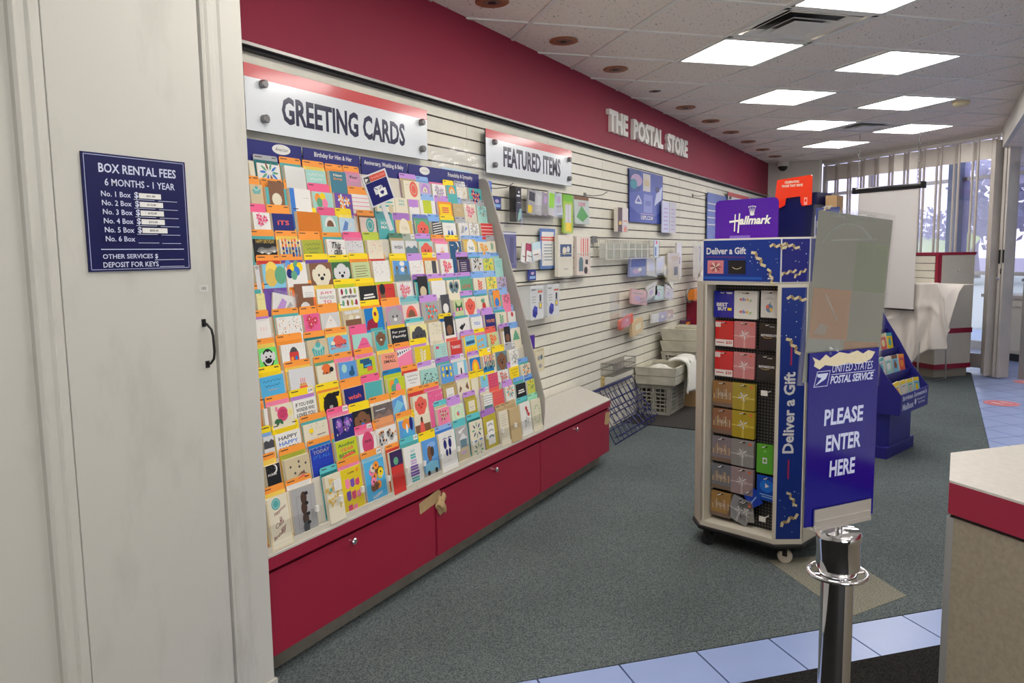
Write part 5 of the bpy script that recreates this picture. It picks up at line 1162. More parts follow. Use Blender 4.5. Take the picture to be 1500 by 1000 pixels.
# box rental fees sign on the closet door
t = thing('fee_sign', 'navy engraved sign listing box rental fees on the closet door', 'sign', (1.196, 1.8515, 1.428))
g = G(); g.box(0,-.004,0,.300,0,.294,(25,25,70)); c = CV(g,(0,-.0045,0),(1,0,0),(0,0,1),.0002); c.rect(0,0,.300,.294,(20,22,74))
lc=(200,205,225)
for p in ([(.006,.005),(.294,.005),(.294,.289),(.006,.289),(.006,.005)],): c.line(p,.0016,(170,175,205))
c.text('BOX RENTAL FEES',.043,.247,.225,.023,lc,.018); c.text('6 MONTHS - 1 YEAR',.057,.215,.205,.018,lc,.012)
for i in range(6):
    z = .188-.0225*i; c.text(f'No. {i+1} Box',.045,z,.082,.0135,lc,.012)
    if i < 5: c.text('$',.137,z-.002,.012,.018,lc,.02); c.line([(.134,z-.0035),(.196,z-.0035)],.0012,lc)
    else: c.line([(.136,z-.0035),(.198,z-.0035)],.0012,lc)
    c.line([(.207,z-.0045),(.266,z-.0045)],.0012,lc)
    if i < 5:
        wd = (.066,.07,.07,.07,.076)[i]; c.rect(.150,z,wd,.0135,(222,220,215)); c.text(('$91.00','$116.00','$192.00','$315.00','$505.00')[i],.172,z+.0035,.026,.006,(60,60,60))
c.line([(.03,.0555),(.274,.0555)],.002,lc)
c.text('OTHER SERVICES $',.033,.030,.158,.0135,lc,.012); c.text('DEPOSIT FOR KEYS',.033,.010,.158,.0135,lc,.012)
c.line([(.180,.0275),(.272,.0275)],.0012,lc); c.line([(.194,.009),(.272,.009)],.0012,lc)
g.build('panel','print',t)
# ================================================================ THINGS ON THE SLAT WALL
WY = WALL
def hung(name, lab, cat, x, z, group=None): return thing(name, lab, cat, (x, WY, z), 0, group)
def tray(t, x0, x1, z0, dep=.10, hgt=.06, m='clear'):
    k_ = (WY-dep)/2.33; x1 = (t.location.x+x1)*k_-t.location.x; z0 += (t.location.z-EYE)*(k_-1)-.004
    g = G(); g.box(x0,-dep,z0,x1,-.002,z0+.003); g.box(x0,-dep-.003,z0,x1,-dep,z0+hgt); g.box(x0,-dep,z0,x0+.003,-.002,z0+hgt); g.box(x1-.003,-dep,z0,x1,-.002,z0+hgt); g.box(x0,-.004,z0,x1,-.001,z0+hgt*2)
    return g.build('tray', m, t)
def packet(name, lab, cat, x, z, w, h, col, deco=None, d=.012, y=-.02, tilt=0, lean=0, m='glossprint', group=None):
    """flat retail packet standing or hanging on the wall"""
    yf = WY+y-d; k_ = yf/2.33
    if d >= .04: w = max(.05, (x+w)*k_-x)
    else: x, w = x*k_, w*k_
    z, h = EYE+(z-EYE)*k_, h*k_
    g = G(Matrix.Rotation(-tilt, 4, 'X') @ Matrix.Rotation(lean, 4, 'Y')); g.prism([(0,.004),(.004,0),(w-.004,0),(w,.004),(w,h-.004),(w-.004,h),(.004,h),(0,h-.004)],0,d,col,axis='y')
    c = CV(g,(0,-.0002,0),(1,0,0),(0,0,1)); 
    if deco: deco(c, w, h)
    o = g.build(name, m, loc=(x, WY+y-d, z)); return setp(o, lab, cat, group)
# clear holder and tall dark box
def dk(c,w,h): c.rect(w*.15,h*.72,w*.6,h*.05,'lgrey'); c.oval(w*.55,h*.85,w*.14,w*.1,'lgrey',8); c.line([(w*.2,h*.55),(w*.8,h*.55)],.004,'grey'); c.poly([(w*.25,0),(w*.9,h*.1),(w*.95,h*.38),(w*.6,h*.36),(w*.4,h*.2)],(150,205,190))
packet('clock_box','tall black box with a pale green slip in a clear wall holder','box',4.225,1.655,.17,.215,(46,44,46),dk,d=.045,y=-.03)
t = hung('wall_holder','clear acrylic holder gripping the tall black box','holder',4.21,1.63); tray(t,0,.20,0,.115,.10)
t = hung('acrylic_shelf','clear acrylic shelf of small packets right of the black box','shelf',4.43,1.70); tray(t,0,.585,0,.12,.07)
def d1_(c,w,h): c.rect(w*.1,h*.55,w*.8,h*.35,(60,60,70)); c.rect(0,h*.05,w*.55,h*.3,'yellow')
def d2_(c,w,h): c.rect(w*.2,h*.15,w*.6,h*.7,'lgrey'); c.line([(w*.3,h*.8),(w*.3,h*.2)],.006,'grey')
def d3_(c,w,h): c.rect(w*.1,h*.1,w*.8,h*.35,'grey'); c.oval(w*.5,h*.7,w*.28,h*.18,'lav',8)
def d4_(c,w,h): c.rect(w*.08,h*.3,w*.75,h*.62,(150,215,60))
packet('keychain_packet','grey and yellow packet leaning on the clear shelf','packet',4.48,1.712,.10,.16,'grey',d1_,y=-.06,lean=.12)
packet('keychain_packet','silver grey packet second along the clear shelf','packet',4.57,1.712,.11,.155,(190,190,192),d2_,y=-.05,lean=.1)
packet('keychain_packet','dull lilac packet third along the clear shelf','packet',4.68,1.712,.09,.15,(160,150,165),d3_,y=-.04,lean=.12)
packet('keychain_packet','packet with a lime green square on the clear shelf','packet',4.78,1.712,.11,.165,'lgrey',d4_,y=-.05,lean=.06)
packet('keychain_packet','pale teal and white packet at the right of the clear shelf','packet',4.90,1.712,.11,.15,(190,205,210),d3_,y=-.05,lean=-.08)
def gr(c,w,h): c.rect(0,h*.82,w,h*.18,(120,190,60)); c.rect(w*.2,h*.25,w*.6,h*.5,'lgrey'); c.rect(w*.22,h*.05,w*.6,h*.22,'yellow'); c.line([(w*.5,h*.75),(w*.5,h*.3)],.006,'grey')
packet('tool_packet','tall lime green packet with a yellow tag hanging on the slat wall','packet',5.02,1.595,.165,.27,(170,200,70),gr,y=-.03)
def bg_(c,w,h): c.rect(0,h*.88,w,h*.12,'brown'); c.poly([(w*.1,h*.25),(w*.5,h*.68),(w*.92,h*.3),(w*.5,h*.08)],(90,160,90)); c.text('LOVE',w*.3,h*.66,w*.45,h*.14,'rose')
packet('tote_bag','folded tote bag with green leaf print hanging on a hook','bag',5.225,1.665,.27,.20,(190,200,195),bg_,y=-.03,tilt=.06)
for n,(x,z,lab) in enumerate(((3.98,1.845,'bare wire hook beside the top of the card rack'),(5.45,1.885,'thin wire hook above the folded tote bag'),(8.35,2.045,'bare wire hook high on the slat wall right of the blue poster'))):
    g = G(); g.tube([(0,0,0),(.02,-.06,-.01),(.05,-.12,-.005),(.08,-.15,.02)],.003,6); g.box(-.02,-.006,-.015,.02,0,.015); setp(g.build('wall_hook','wire',loc=(x,WY,z)),lab,'hook')
# small blue cards, long violet bag at the rack edge
def sb(c,w,h): c.rect(w*.1,h*.15,w*.8,h*.25,'lblue'); c.oval(w*.5,h*.65,w*.25,h*.15,'lav',8)
packet('gift_tag','small navy card on the slat wall just right of the rack side','card',4.035,1.722,.10,.072,(50,60,120),sb)
packet('gift_tag','tiny blue tag above the boxed mailers','card',4.488,1.28,.10,.072,(40,50,130),sb)
packet('long_card','tall blue card peeking out behind the rack side panel top','card',3.915,1.62,.11,.26,(110,130,215),lambda c,w,h:(c.rect(0,h*.5,w,h*.35,(60,120,210)),c.rect(0,h*.44,w,.008,'white')),y=-.01)
def vb(c,w,h): c.rect(w*.15,h*.1,w*.3,h*.8,(90,85,120)); c.rect(w*.5,h*.15,w*.3,h*.7,(60,55,95)); c.rect(0,h*.93,w,h*.05,'lgrey'); c.oval(w*.3,h*.05,w*.15,h*.04,(40,35,80),8)
packet('long_bag','long dark violet plastic bag hanging right of the card rack','bag',4.15,1.365,.17,.225,(85,80,130),vb,y=-.03)
packet('gift_tag','purple tag showing behind the lower part of the rack side panel','card',4.49,.832,.07,.09,(85,50,150))
def bb(c,w,h): c.oval(w*.35,h*.6,w*.2,h*.12,'grey',6); c.oval(w*.65,h*.62,w*.15,h*.12,'slate',6); c.oval(w*.5,h*.25,w*.2,h*.1,'grey',6); c.rect(w*.1,h*.9,w*.8,h*.06,'tan')
packet('ornament_box','narrow cream box in a brown sleeve low beside the card rack','box',4.575,.665,.125,.155,(222,212,180),bb,d=.03)
# brochure tray
t = hung('brochure_tray','clear tray of white and crimson booklets under the tall violet bag','tray',4.36,1.40); tray(t,0,.34,0,.11,.05)
for n,(x,cc,le,lab) in enumerate(((4.38,(235,230,225),.2,'white booklet leaning at the left of the clear tray'),(4.45,(170,40,80),.15,'crimson topped booklet in the clear tray'),(4.55,(200,225,230),-.1,'pale teal booklet at the right of the clear tray'))):
    packet('booklet',lab,'booklet',x,1.405,.12,.12,cc,(lambda c,w,h:(c.rect(0,0,w,h*.6,(235,233,228)),c.rect(w*.1,h*.3,w*.6,.006,'brown'))),y=-.05-.01*n,lean=le,d=.008)
# notice
def no(c,w,h):
    c.rect(w*.1,h*.08,w*.8,h*.84,'white'); c.rect(w*.05,h*.70,w*.9,h*.10,(215,80,70)); c.line([(w*.12,h*.75),(w*.88,h*.75)],.008,'cream')
    for i in range(6): c.line([(w*.22,h*(.6-.075*i)),(w*.78,h*(.6-.075*i))],.005,'slate')
packet('notice_sheet','framed notice with a blue border and red band on the slat wall','notice',4.655,1.35,.23,.27,(85,120,180),no,d=.006)
def wb(c,w,h): c.rect(w*.12,h*.48,w*.76,h*.3,(45,75,115)); c.oval(w*.4,h*.62,w*.14,h*.1,'cream',8); c.oval(w*.65,h*.66,w*.12,h*.08,'lgrey',8); c.line([(w*.35,h*.18),(w*.65,h*.18)],.006,'grey')
packet('photo_book','thick white book with a blue photo band on a wire holder','book',4.935,1.29,.25,.29,(228,222,205),wb,d=.028,y=-.04)
def rf(c,w,h):
    for i in range(4): c.rect(w*(.28+.16*i),h*.5,w*.07,h*.45,'coral' if i%2 else 'salmon')
    c.rect(w*.15,h*.1,w*.3,h*.28,'slate'); c.oval(w*.3,h*.4,w*.14,h*.07,'slate',8); c.oval(w*.65,h*.12,w*.14,h*.1,'black',8); c.rect(w*.62,h*.28,w*.2,h*.12,'black')
packet('frame_box','cream box with red edge and striped print hanging on the slat wall','box',5.25,1.29,.25,.285,(230,215,205),rf,d=.024,y=-.04)
g = G(); g.tube([(4.88,WY-.005,1.45),(4.88,WY-.11,1.45),(5.36,WY-.11,1.45),(5.36,WY-.005,1.45)],.0035,6); g.tube([(5.20,WY-.005,1.45),(5.20,WY-.12,1.45)],.0035,6); setp(g.build('wire_holder','wirew'),'white wire holder in front of the photo book and striped box','holder')
packet('tiny_photo','tiny grey picture square above the striped box','picture',5.54,1.53,.10,.05,(110,110,112),d=.004)
# white wire basket rack with cards
t = hung('wire_basket','long white wire basket on the slat wall filled with pale envelopes','basket',5.62,1.40)
def wirebasket(t, L, Hh, D, nx, m, r=.0028, rows=3):
    L = (t.location.x+L)*(WY-D)/2.33-t.location.x
    g = G()
    for k in range(rows): z = Hh*k/(rows-1); g.tube([(0,-.004,z),(0,-D,z),(L,-D,z),(L,-.004,z)],r*1.2,5)
    g.build('rim_wire', m, t); g = G()
    for i in range(nx+1): x = L*i/nx; g.tube([(x,-.004,Hh),(x,-.004,0),(x,-D,0),(x,-D,Hh)],r,4)
    o = g.build('upright_wire', m, t); o['kind'] = 'stuff'
wirebasket(t,1.55,.155,.10,34,'wirew')
rn2 = random.Random(11)
for i in range(7):
    x=5.66+.165*i; packet('pale_envelope','pale envelope pack standing in the long white wire basket','envelope',x,1.408,.12,.12,(218-rn2.randint(0,14),212,206),None,d=.05,y=-.03,m='stock',group='pale envelope packs in the white wire basket')
packet('pen_card','narrow card with red and blue print at the end of the white wire basket','card',7.02,1.40,.12,.165,(205,215,225),lambda c,w,h:(c.rect(w*.3,h*.75,w*.4,h*.18,'coral'),c.rect(w*.15,h*.1,w*.3,h*.5,(90,120,170))),d=.01,y=-.10)
# brown box & poster
packet('ribbon_box','small brown and white box in a wire holder left of the blue poster','box',6.08,1.62,.24,.20,(225,215,205),lambda c,w,h:(c.rect(0,0,w*.42,h,(90,60,45)),c.rect(w*.1,h*.3,w*.25,h*.15,'gold'),c.rect(w*.5,h*.25,w*.4,.006,'lav'),c.rect(w*.5,h*.45,w*.4,.006,'coral'),c.rect(w*.55,h*.02,w*.3,h*.2,'salmon')),d=.035,y=-.03)
def po(c,w,h):
    c.rect(0,0,w,h,(92,106,178)); c.poly([(0,h*.55),(w*.3,h*.6),(w*.32,h),(0,h)],(70,92,150)); c.oval(w*.2,h*.8,w*.16,h*.12,'lav',10); c.oval(w*.12,h*.72,w*.1,h*.1,(70,150,170),8); c.rect(w*.38,h*.62,w*.22,h*.34,(205,200,195)); c.rect(w*.42,h*.72,w*.14,h*.12,'tan')
    c.ring(w*.25,h*.42,w*.11,h*.09,.018,(215,215,235),3,pi/2,pi/2+2*pi); c.rect(w*.4,h*.2,w*.26,h*.36,(140,148,205)); c.rect(w*.44,h*.34,w*.18,h*.1,(110,120,180)); c.poly([(w*.72,h*.35),(w*.95,h*.5),(w*.98,h*.78),(w*.78,h*.6)],(195,200,225)); c.oval(w*.82,h*.7,w*.07,h*.06,(60,70,100),8)
    c.poly([(0,0),(w,0),(w,h*.3),(w*.7,h*.12),(w*.3,h*.14),(0,h*.3)],(62,80,165)); c.text('USPS.COM',w*.32,h*.06,w*.36,h*.08,'white',.03); c.line([(w*.32,h*.17),(w*.7,h*.17)],.008,'lav')
g = G(); g.grid(lambda u,v:(.91*u,-.004-.006*sin(v*pi)-.003*sin(u*7),.45*v),8,6,col=(92,106,178)); c = CV(g,(0,-.016,0),(1,0,0),(0,0,1)); po(c,.91,.45); setp(g.build('poster','glossprint',loc=(6.358,WY-.003,1.712)),'large blue violet poster with a web address on the slat wall','poster')
for n,(x,cc,lab) in enumerate(((7.245,(205,205,228),'pale violet hanging strip right of the blue poster'),(7.47,(200,198,196),'pale grey hanging strip second right of the blue poster'))):
    packet('hanging_strip',lab,'strip',x,1.635,.215,.295,cc,lambda c,w,h:[c.rect(w*.2,h*(.1+.13*i),w*.6,.012,'lav') for i in range(6)] and None,d=.01,y=-.04)
packet('info_poster','tall blue banner on the slat wall behind the purple topper','poster',8.89,1.45,.9,.66,(96,118,190),lambda c,w,h:[c.rect(0,h*(.45+.12*i),w,.012,'lgrey') for i in range(4)] and None,d=.01)
# boxed mailers
t = hung('box_hook','wire hook rail over the two boxed mailers','hook',4.35,1.25)
g = G(); g.tube([(0,-.004,0),(0,-.14,.01),(.25,-.14,.01),(.25,-.004,0)],.004,6); g.tube([(.33,-.004,0),(.33,-.15,.01),(.60,-.15,.01),(.60,-.004,0)],.004,6); g.build('wire','wire',t)
def mb(c,w,h):
    c.text('MAILER',w*.08,h*.86,w*.3,h*.04,(60,70,90)); c.rect(w*.55,h*.78,w*.38,h*.06,(210,110,80)); c.rect(w*.68,h*.52,w*.14,h*.2,(50,50,70)); c.rect(w*.62,h*.3,w*.25,h*.2,'grey'); c.oval(w*.75,h*.4,w*.07,h*.07,'yellow',8)
    for i in range(3): c.rect(w*.08,h*(.66-.08*i),w*.3,.005,'grey')
    c.poly([(w*.12,h*.12),(w*.34,h*.05),(w*.5,h*.16),(w*.5,h*.36),(w*.28,h*.42),(w*.14,h*.3)],(40,50,150)); c.poly([(w*.14,h*.3),(w*.5,h*.2),(w*.5,h*.36),(w*.28,h*.42)],(62,72,180))
packet('mailer_box','white mailer box with a blue pouch picture, nearer the card rack','box',4.36,1.02,.335,.225,(216,218,220),mb,d=.095,y=-.004)
packet('mailer_box','white mailer box with a blue pouch picture, farther along the wall','box',4.60,1.025,.345,.22,(216,218,220),mb,d=.095,y=-.004)
# lower rack items around x 6.3..8.4
def sc(c,w,h): c.rect(w*.05,h*.5,w*.9,h*.42,(60,80,160)); c.oval(w*.4,h*.28,w*.25,h*.14,'lav',8); c.oval(w*.6,h*.35,w*.12,h*.1,'white',8)
packet('photo_pack','blue photo pack at the left of the middle wall shelf','pack',6.36,1.24,.42,.17,(140,145,190),sc,d=.02,y=-.05,tilt=-.05)
t = hung('middle_tray','clear tray of loose papers and packs halfway along the slat wall','tray',6.40,1.235); tray(t,0,1.05,0,.11,.05)
for n,(x,w,h,cc,le,lab) in enumerate(((6.80,.30,.16,(215,212,208),.1,'white paper pack second in the middle tray'),(7.08,.28,.15,(205,206,208),-.06,'pale grey paper pack in the middle tray'),(7.30,.34,.10,(225,220,205),.5,'cream folded paper fanned out of the middle tray'))):
    packet('paper_pack',lab,'pack',x,1.245,w,h,cc,(lambda c,w,h:(c.rect(w*.2,h*.3,w*.5,h*.4,(196,200,222)))),d=.012,y=-.05-.01*n,lean=le)
def tanb(c,w,h): c.rect(w*.1,h*.1,w*.3,h*.7,'tan'); c.oval(w*.6,h*.8,w*.3,h*.1,'gold2',8); c.rect(w*.55,h*.2,w*.3,h*.3,'dgrey')
packet('craft_bag','tan bag with a dark picture hanging before the middle tray end','bag',7.42,1.16,.40,.28,(190,178,150),tanb,d=.02,y=-.07)
packet('craft_bag','slim white bag with a dark picture beside the tan bag','bag',7.72,1.18,.18,.36,(214,208,200),lambda c,w,h:(c.rect(w*.2,h*.4,w*.5,h*.2,'brown')),d=.015,y=-.07)
for n,(x,lab) in enumerate(((7.98,'clear bag of pale tissue hanging left of the kiosk edge'),(8.25,'clear bag of grey tissue hanging nearest the kiosk edge'))):
    t = thing('tissue_bag', lab, 'bag', (x, WY-.12, 1.19))
    g = G(); g.smooth=True; g.grid(lambda u,v,n=n:(.24*u,-.02*sin(u*pi)*(1+.3*sin(v*7)),.30*v+.02*sin(u*6+n)),8,8); g.build('contents','cloth',t)
    g = G(); g.grid(lambda u,v:(.26*u-.01,-.035*sin(u*pi)-.002*sin(v*30),.33*v),8,8); g.build('bag','sleeve',t)
t = hung('lower_tray','clear tray of pink and mint packets under the middle shelf','tray',6.40,1.0); tray(t,0,1.2,0,.10,.05)
for n,(x,w,cc,le,lab) in enumerate(((6.40,.42,(215,170,172),.1,'pink packet tilted in the tray below the middle shelf'),(6.82,.30,(205,200,195),-.15,'white packet leaning in the tray below the middle shelf'),(7.05,.25,(185,210,200),.08,'mint packet in the tray below the middle shelf'),(7.35,.26,(205,195,200),.2,'white printed packet at the right of the lower tray'))):
    packet('craft_packet',lab,'packet',x,1.01,w,.13,cc,(lambda c,w,h:(c.oval(w*.4,h*.4,w*.2,h*.2,'lav',8),c.rect(w*.1,h*.7,w*.6,.01,'grey'))),d=.015,y=-.06,lean=le)
t = hung('small_tray','small clear tray of three packets low on the slat wall','tray',6.93,.785); tray(t,0,.70,0,.09,.04)
for n,(x,cc,lab) in enumerate(((6.95,(215,212,205),'cream packet at the left of the small low tray'),(7.18,(170,165,190),'lilac grey packet in the middle of the small low tray'),(7.40,(196,176,172),'dusty pink packet at the right of the small low tray'))):
    packet('craft_packet',lab,'packet',x,.79,.22,.085,cc,(lambda c,w,h:(c.rect(w*.3,h*.3,w*.3,h*.3,'white'))),d=.015,y=-.05)
t = hung('empty_holder','empty clear holder on the slat wall above a coral box','holder',5.96,.82); tray(t,0,.42,0,.10,.14)
packet('coral_box','coral pink box in a low clear holder','box',6.16,.80,.30,.08,(222,105,90),lambda c,w,h:(c.oval(w*.5,h*.7,.01,.01,'cream',8)),d=.03,y=-.05,lean=-.15,m='stock')
t = hung('wall_holder','low clear ledge carrying the tan pack on the slat wall','holder',6.42,.71); tray(t,0,.32,0,.10,.03)
packet('tan_pack','tan and cream pack beside the coral box','pack',6.44,.715,.28,.13,(215,190,150),lambda c,w,h:(c.rect(w*.3,h*.3,w*.5,h*.4,'cream')),d=.03,y=-.05,lean=-.1,m='stock')
# grey wire basket, outlet
t = hung('wire_basket','small empty grey wire basket low on the slat wall','basket',5.76,.47); wirebasket(t,.76,.10,.11,18,'wire',.0025)
t = hung('wall_outlet','yellowed power outlet low on the slat wall','outlet',5.80,.415); g = G(); g.box(-.04,-.006,-.045,.04,0,.045); g.build('plate','outlet',t,bevel=.002)
for z in (-.02,.02):
    g = G(); g.box(-.014,-.0075,z-.011,.014,-.005,z+.011); g.build('socket','tape',t)
# wall phone like scanner with an orange part and pale cord
t = thing('cord_reel','round grey bracket with an orange box and pale cord on the wall','device',(7.95,WY-.05,1.0))
g = G(); g.smooth=True; g.tube([(.17*cos(a)*.8,-.05,.07*sin(a)) for a in [i*pi/8 for i in range(16)]],.012,6,closed=True); g.build('bracket_ring','wire',t)
g = G(); g.box(-.02,-.10,-.05,.14,-.02,.06); g.build('orange_box',mat('orange_plastic',(225,130,40),.5),t,bevel=.004)
g = G(); g.smooth=True; g.tube([(.1,-.08,-.04),(.2,-.24,-.05),(.30,-.32,-.12),(.24,-.32,-.22),(.06,-.32,-.30),(.02,-.32,-.42),(.06,-.32,-.55)],.009,6); g.build('cord','whitep',t)
g = G(); g.grid(lambda u,v:(.30*u+.12*v,-.05*sin(v*4)-.05,-.30*v+.05*sin(u*3)),8,8); o=g.build('hanging_papers','cloth',loc=(8.08,WY-.12,1.22)); setp(o,'curled cream papers hanging beside the orange box','paper')
packet('box_low','small dark box with orange print by the maroon panel','box',7.86,.60,.40,.13,(90,50,80),lambda c,w,h:(c.rect(w*.1,h*.6,w*.8,h*.2,'orange')),d=.06,y=-.02)
g = G(); g.box(8.15,2.04,0,8.95,WY-.01,.925); setp(g.build('end_cabinet','redlam'),'maroon cabinet side behind the crates near the gift card kiosk','cabinet')

# ================================================================ CRATES, BASKETS
def crate(name, lab, x0, y0, z0, L, Wd, Hh, m, taper=.03, holes='grid', group=None, rz=0):
    """open crate: rim, base, corner posts, lattice sides"""
    t = thing(name, lab, 'crate', (x0, y0, z0), rz, group)
    g = G(); th = .006; tp = taper
    g.box(tp,tp,0,L-tp,Wd-tp,th); g.build('base', m, t)
    g = G(); r = .016
    for a in ((0,0,L,r),(0,Wd-r,L,Wd),(0,0,r,Wd),(L-r,0,L,Wd)): g.box(a[0],a[1],Hh-.03,a[2],a[3],Hh)
    g.build('rim', m, t)
    g = G()
    def side(p0, p1, q0, q1, n, k):      # p at bottom, q at top
        P0,P1,Q0,Q1 = map(Vector,(p0,p1,q0,q1)); nrm = (P1-P0).cross(Q0-P0).normalized()*th
        def pt(u,v): return (P0+(P1-P0)*u)*(1-v)+(Q0+(Q1-Q0)*u)*v
        def bar(a,b,c,d):
            A=[pt(*a),pt(*b),pt(*c),pt(*d)]; g.add(A+[p+nrm for p in A],[(0,1,2,3),(7,6,5,4),(0,4,5,1),(1,5,6,2),(2,6,7,3),(3,7,4,0)])
        bar((0,0),(1,0),(1,.10),(0,.10)); bar((0,.86),(1,.86),(1,1),(0,1))
        if holes == 'solid': bar((0,.1),(1,.1),(1,.9),(0,.9)); return
        if holes == 'band': bar((0,.45),(1,.45),(1,.9),(0,.9))
        bar((0,.1),(.09,.1),(.09,.9),(0,.9)); bar((.91,.1),(1,.1),(1,.9),(.91,.9)); bar((.46,.1),(.54,.1),(.54,.9),(.46,.9))
        for i in range(1,n): u=i/n; bar((u-.012,.1),(u+.012,.1),(u+.012,.9),(u-.012,.9))
        for j in range(1,k): v=.1+.76*j/k; bar((0,v-.02),(1,v-.02),(1,v+.02),(0,v+.02))
    side((tp,tp,0),(L-tp,tp,0),(0,0,Hh),(L,0,Hh),9,6); side((L-tp,Wd-tp,0),(tp,Wd-tp,0),(L,Wd,Hh),(0,Wd,Hh),9,6)
    side((tp,Wd-tp,0),(tp,tp,0),(0,Wd,Hh),(0,0,Hh),7,6); side((L-tp,tp,0),(L-tp,Wd-tp,0),(L,0,Hh),(L,Wd,Hh),7,6)
    g.build('lattice_side', m, t); return t
crate('milk_crate','large grey milk crate standing on the brown mat by the wall',6.58,2.03,.012,.48,.31,.275,'crateg',.02)
crate('mail_tray','weathered cream tray resting in the large grey milk crate',6.54,1.98,.29,.50,.36,.075,'crate',.01,'solid')
crate('mail_tray','topmost brown edged tray on the front crate holding white cloths',6.53,1.97,.37,.51,.37,.075,'crate',.01,'solid')
crate('laundry_basket','white basket with slots at the bottom of the rear crate stack',7.15,1.86,.28,.45,.44,.23,'crate',.03)
crate('mail_tray','weathered tray second from the top of the rear stack',7.12,1.84,.515,.47,.46,.10,'crate',.02,'solid')
crate('mail_tray','weathered open tray on top of the rear stack',7.12,1.84,.62,.47,.46,.11,'crate',.02,'solid')
g = G(); g.prism([(7.22,1.93),(7.56,1.93),(7.56,2.26),(7.22,2.26)],.012,.28); setp(g.build('blue_bin','beltblue',bevel=.01),'light blue plastic bin under the rear crate stack','bin')
t = thing('cardboard_box','small brown cardboard box behind the milk crate','box',(7.1,2.04,.012)); g = G(); g.box(-.02,-.14,0,.09,.1,.16); g.build('carton','cardboard',t); g = G(); g.box(-.02,-.04,.16,.09,-.0,.163); g.build('seam_tape','tape',t)
# towel over the tray edge
g = G(); g.smooth = True
def towel(u, v):
    s = v*.52; L = 6.72+.28*u+.02*sin(v*5)
    if s < .16: y = 2.10-s; z = .475+.02*sin(u*8)*(.5+v)+.02*sin(s/.16*pi)
    else: y = 1.94-.02*sin((s-.16)*6)-.018*sin(u*9+v*2); z = .47-(s-.16)*.75
    return (L+.06*v*(u-.3), y, z)
g.grid(towel, 20, 20); o = g.build('towel','towel',solid=.018); setp(o,'white towel folded over the right edge of the front crate','towel')
g = G(); g.smooth=True; g.grid(lambda u,v:(6.60+.12*u, 2.02+.26*v, .40+.055*sin(u*pi)*sin(v*pi)+.01*sin(u*20+v*8)),12,12); o=g.build('cloth','towel'); setp(o,'bundle of white cloth lying inside the front tray','cloth')
# blue wire racks leaning against the wall end of the cabinet
t = thing('blue_wire_rack','dark blue wire rack leaning behind the maroon cabinet end','rack',(5.55,2.2,.0))
g = G()
def rackpt(u,v): return (-.12+.95*u+.03*v, .12-.22*(1-v)+.0*u, .01+.36*v)
for i in range(11): u=i/10; g.tube([rackpt(u,0),rackpt(u,.5),rackpt(u,1)],.0035,4)
for j in range(5): v=j/4; g.tube([rackpt(0,v),rackpt(1,v)],.0045,4)
g.build('front_grid','bluewire',t); g = G()
for i in range(8):
    u=.05+i/8.5; a=Vector(rackpt(u,.1)); b=Vector(rackpt(u+.06,.9)); g.tube([a,a+Vector((.02,-.07,.04)),b+Vector((.02,-.05,-.10)),b],.0035,4)
for j in range(3): a=Vector(rackpt(0,.1+.25*j))+Vector((0,-.06,.03)); g.tube([a,a+Vector((.9,0,0))],.004,4)
g.build('shelf_hoop','bluewire',t); g = G(); g.tube([(-.13,.13,.375),(.86,.13,.375)],.009,6); g.build('top_bar','bluewire',t)

# ================================================================ GIFT CARD KIOSK
KZ = .12
kt = thing('gift_card_kiosk','blue and cream rotating gift card kiosk on casters with confetti panels','kiosk',(3.729,.993,0),-106.49)
# local: x along the face towards the right, -y to the viewer, faces of .39 with .089 chamfer legs
Wf, ch = .391, .089
octo = [(0,0),(Wf,0),(Wf+ch,ch),(Wf+ch,ch+Wf),(Wf,ch+Wf+ch),(0,ch+Wf+ch),(-ch,ch+Wf),(-ch,ch)]
def scale_oct(s): cx, cy = Wf/2, ch+Wf/2; return [(cx+(x-cx)*s, cy+(y-cy)*s) for x,y in octo]
g = G(); g.prism(scale_oct(1.03), .085, .105); g.build('base_bumper','blackp',kt,bevel=.006)
g = G(); g.prism(scale_oct(1.0), .105, .128); g.build('base_deck','creamp',kt)
for n,(x,y) in enumerate(((.03,.03),(Wf+.02,.07),(Wf,.5),(.0,.5))):
    g = G(); g.smooth=True; g.lathe([(.006,-.012),(.03,-.012),(.034,-.006),(.034,.006),(.03,.012),(.006,.012)],18)
    w_ = g.build('caster_wheel','creamp' if n==1 else 'blackp',kt,loc=(x,y,.035)); w_.rotation_euler=(pi/2,0,.6)
    g = G(); g.box(x-.018,y-.018,.04,x+.018,y-.014,.086); g.box(x-.018,y+.014,.04,x+.018,y+.018,.086); g.box(x-.02,y-.02,.080,x+.02,y+.02,.086); g.build('caster_fork','blackm',kt)
g = G(); g.prism(scale_oct(1.0), 1.298, 1.312); g.build('header_base','creamp',kt)
g = G(); g.prism(scale_oct(1.0), 1.505, 1.513); g.build('top_board','creamp',kt)
# four posts (cream), recess panels
cp_ = [(0,.0),(.012,.0),(.012,.10),(0,.10)]
g = G(); g.box(0,0,.128,.012,.105,1.298); g.box(-.0,.0,.128,.02,.008,1.298); g.build('side_frame','creamp',kt)
g = G(); g.box(Wf-.012,0,.128,Wf,.10,1.298); g.build('side_frame','creamp',kt)
g = G(); g.box(.012,.098,.128,Wf-.012,.105,1.298); g.build('pegboard','peg',kt)
g = G(); g.prism([(-ch,ch),(0,0),(.0,.01),(-ch+.006,ch+.01)],.128,1.298); g.prism([(Wf+ch-.01,ch),(Wf+ch,ch),(Wf+ch,ch+Wf),(Wf,ch*2+Wf),(0,ch*2+Wf),(-ch,ch+Wf),(-ch,ch),(-ch+.01,ch+.02),(-.0,ch*2+Wf-.02),(Wf,ch*2+Wf-.02),(Wf+ch-.01,ch+Wf)],.128,1.298); g.build('far_panels','creamp',kt)
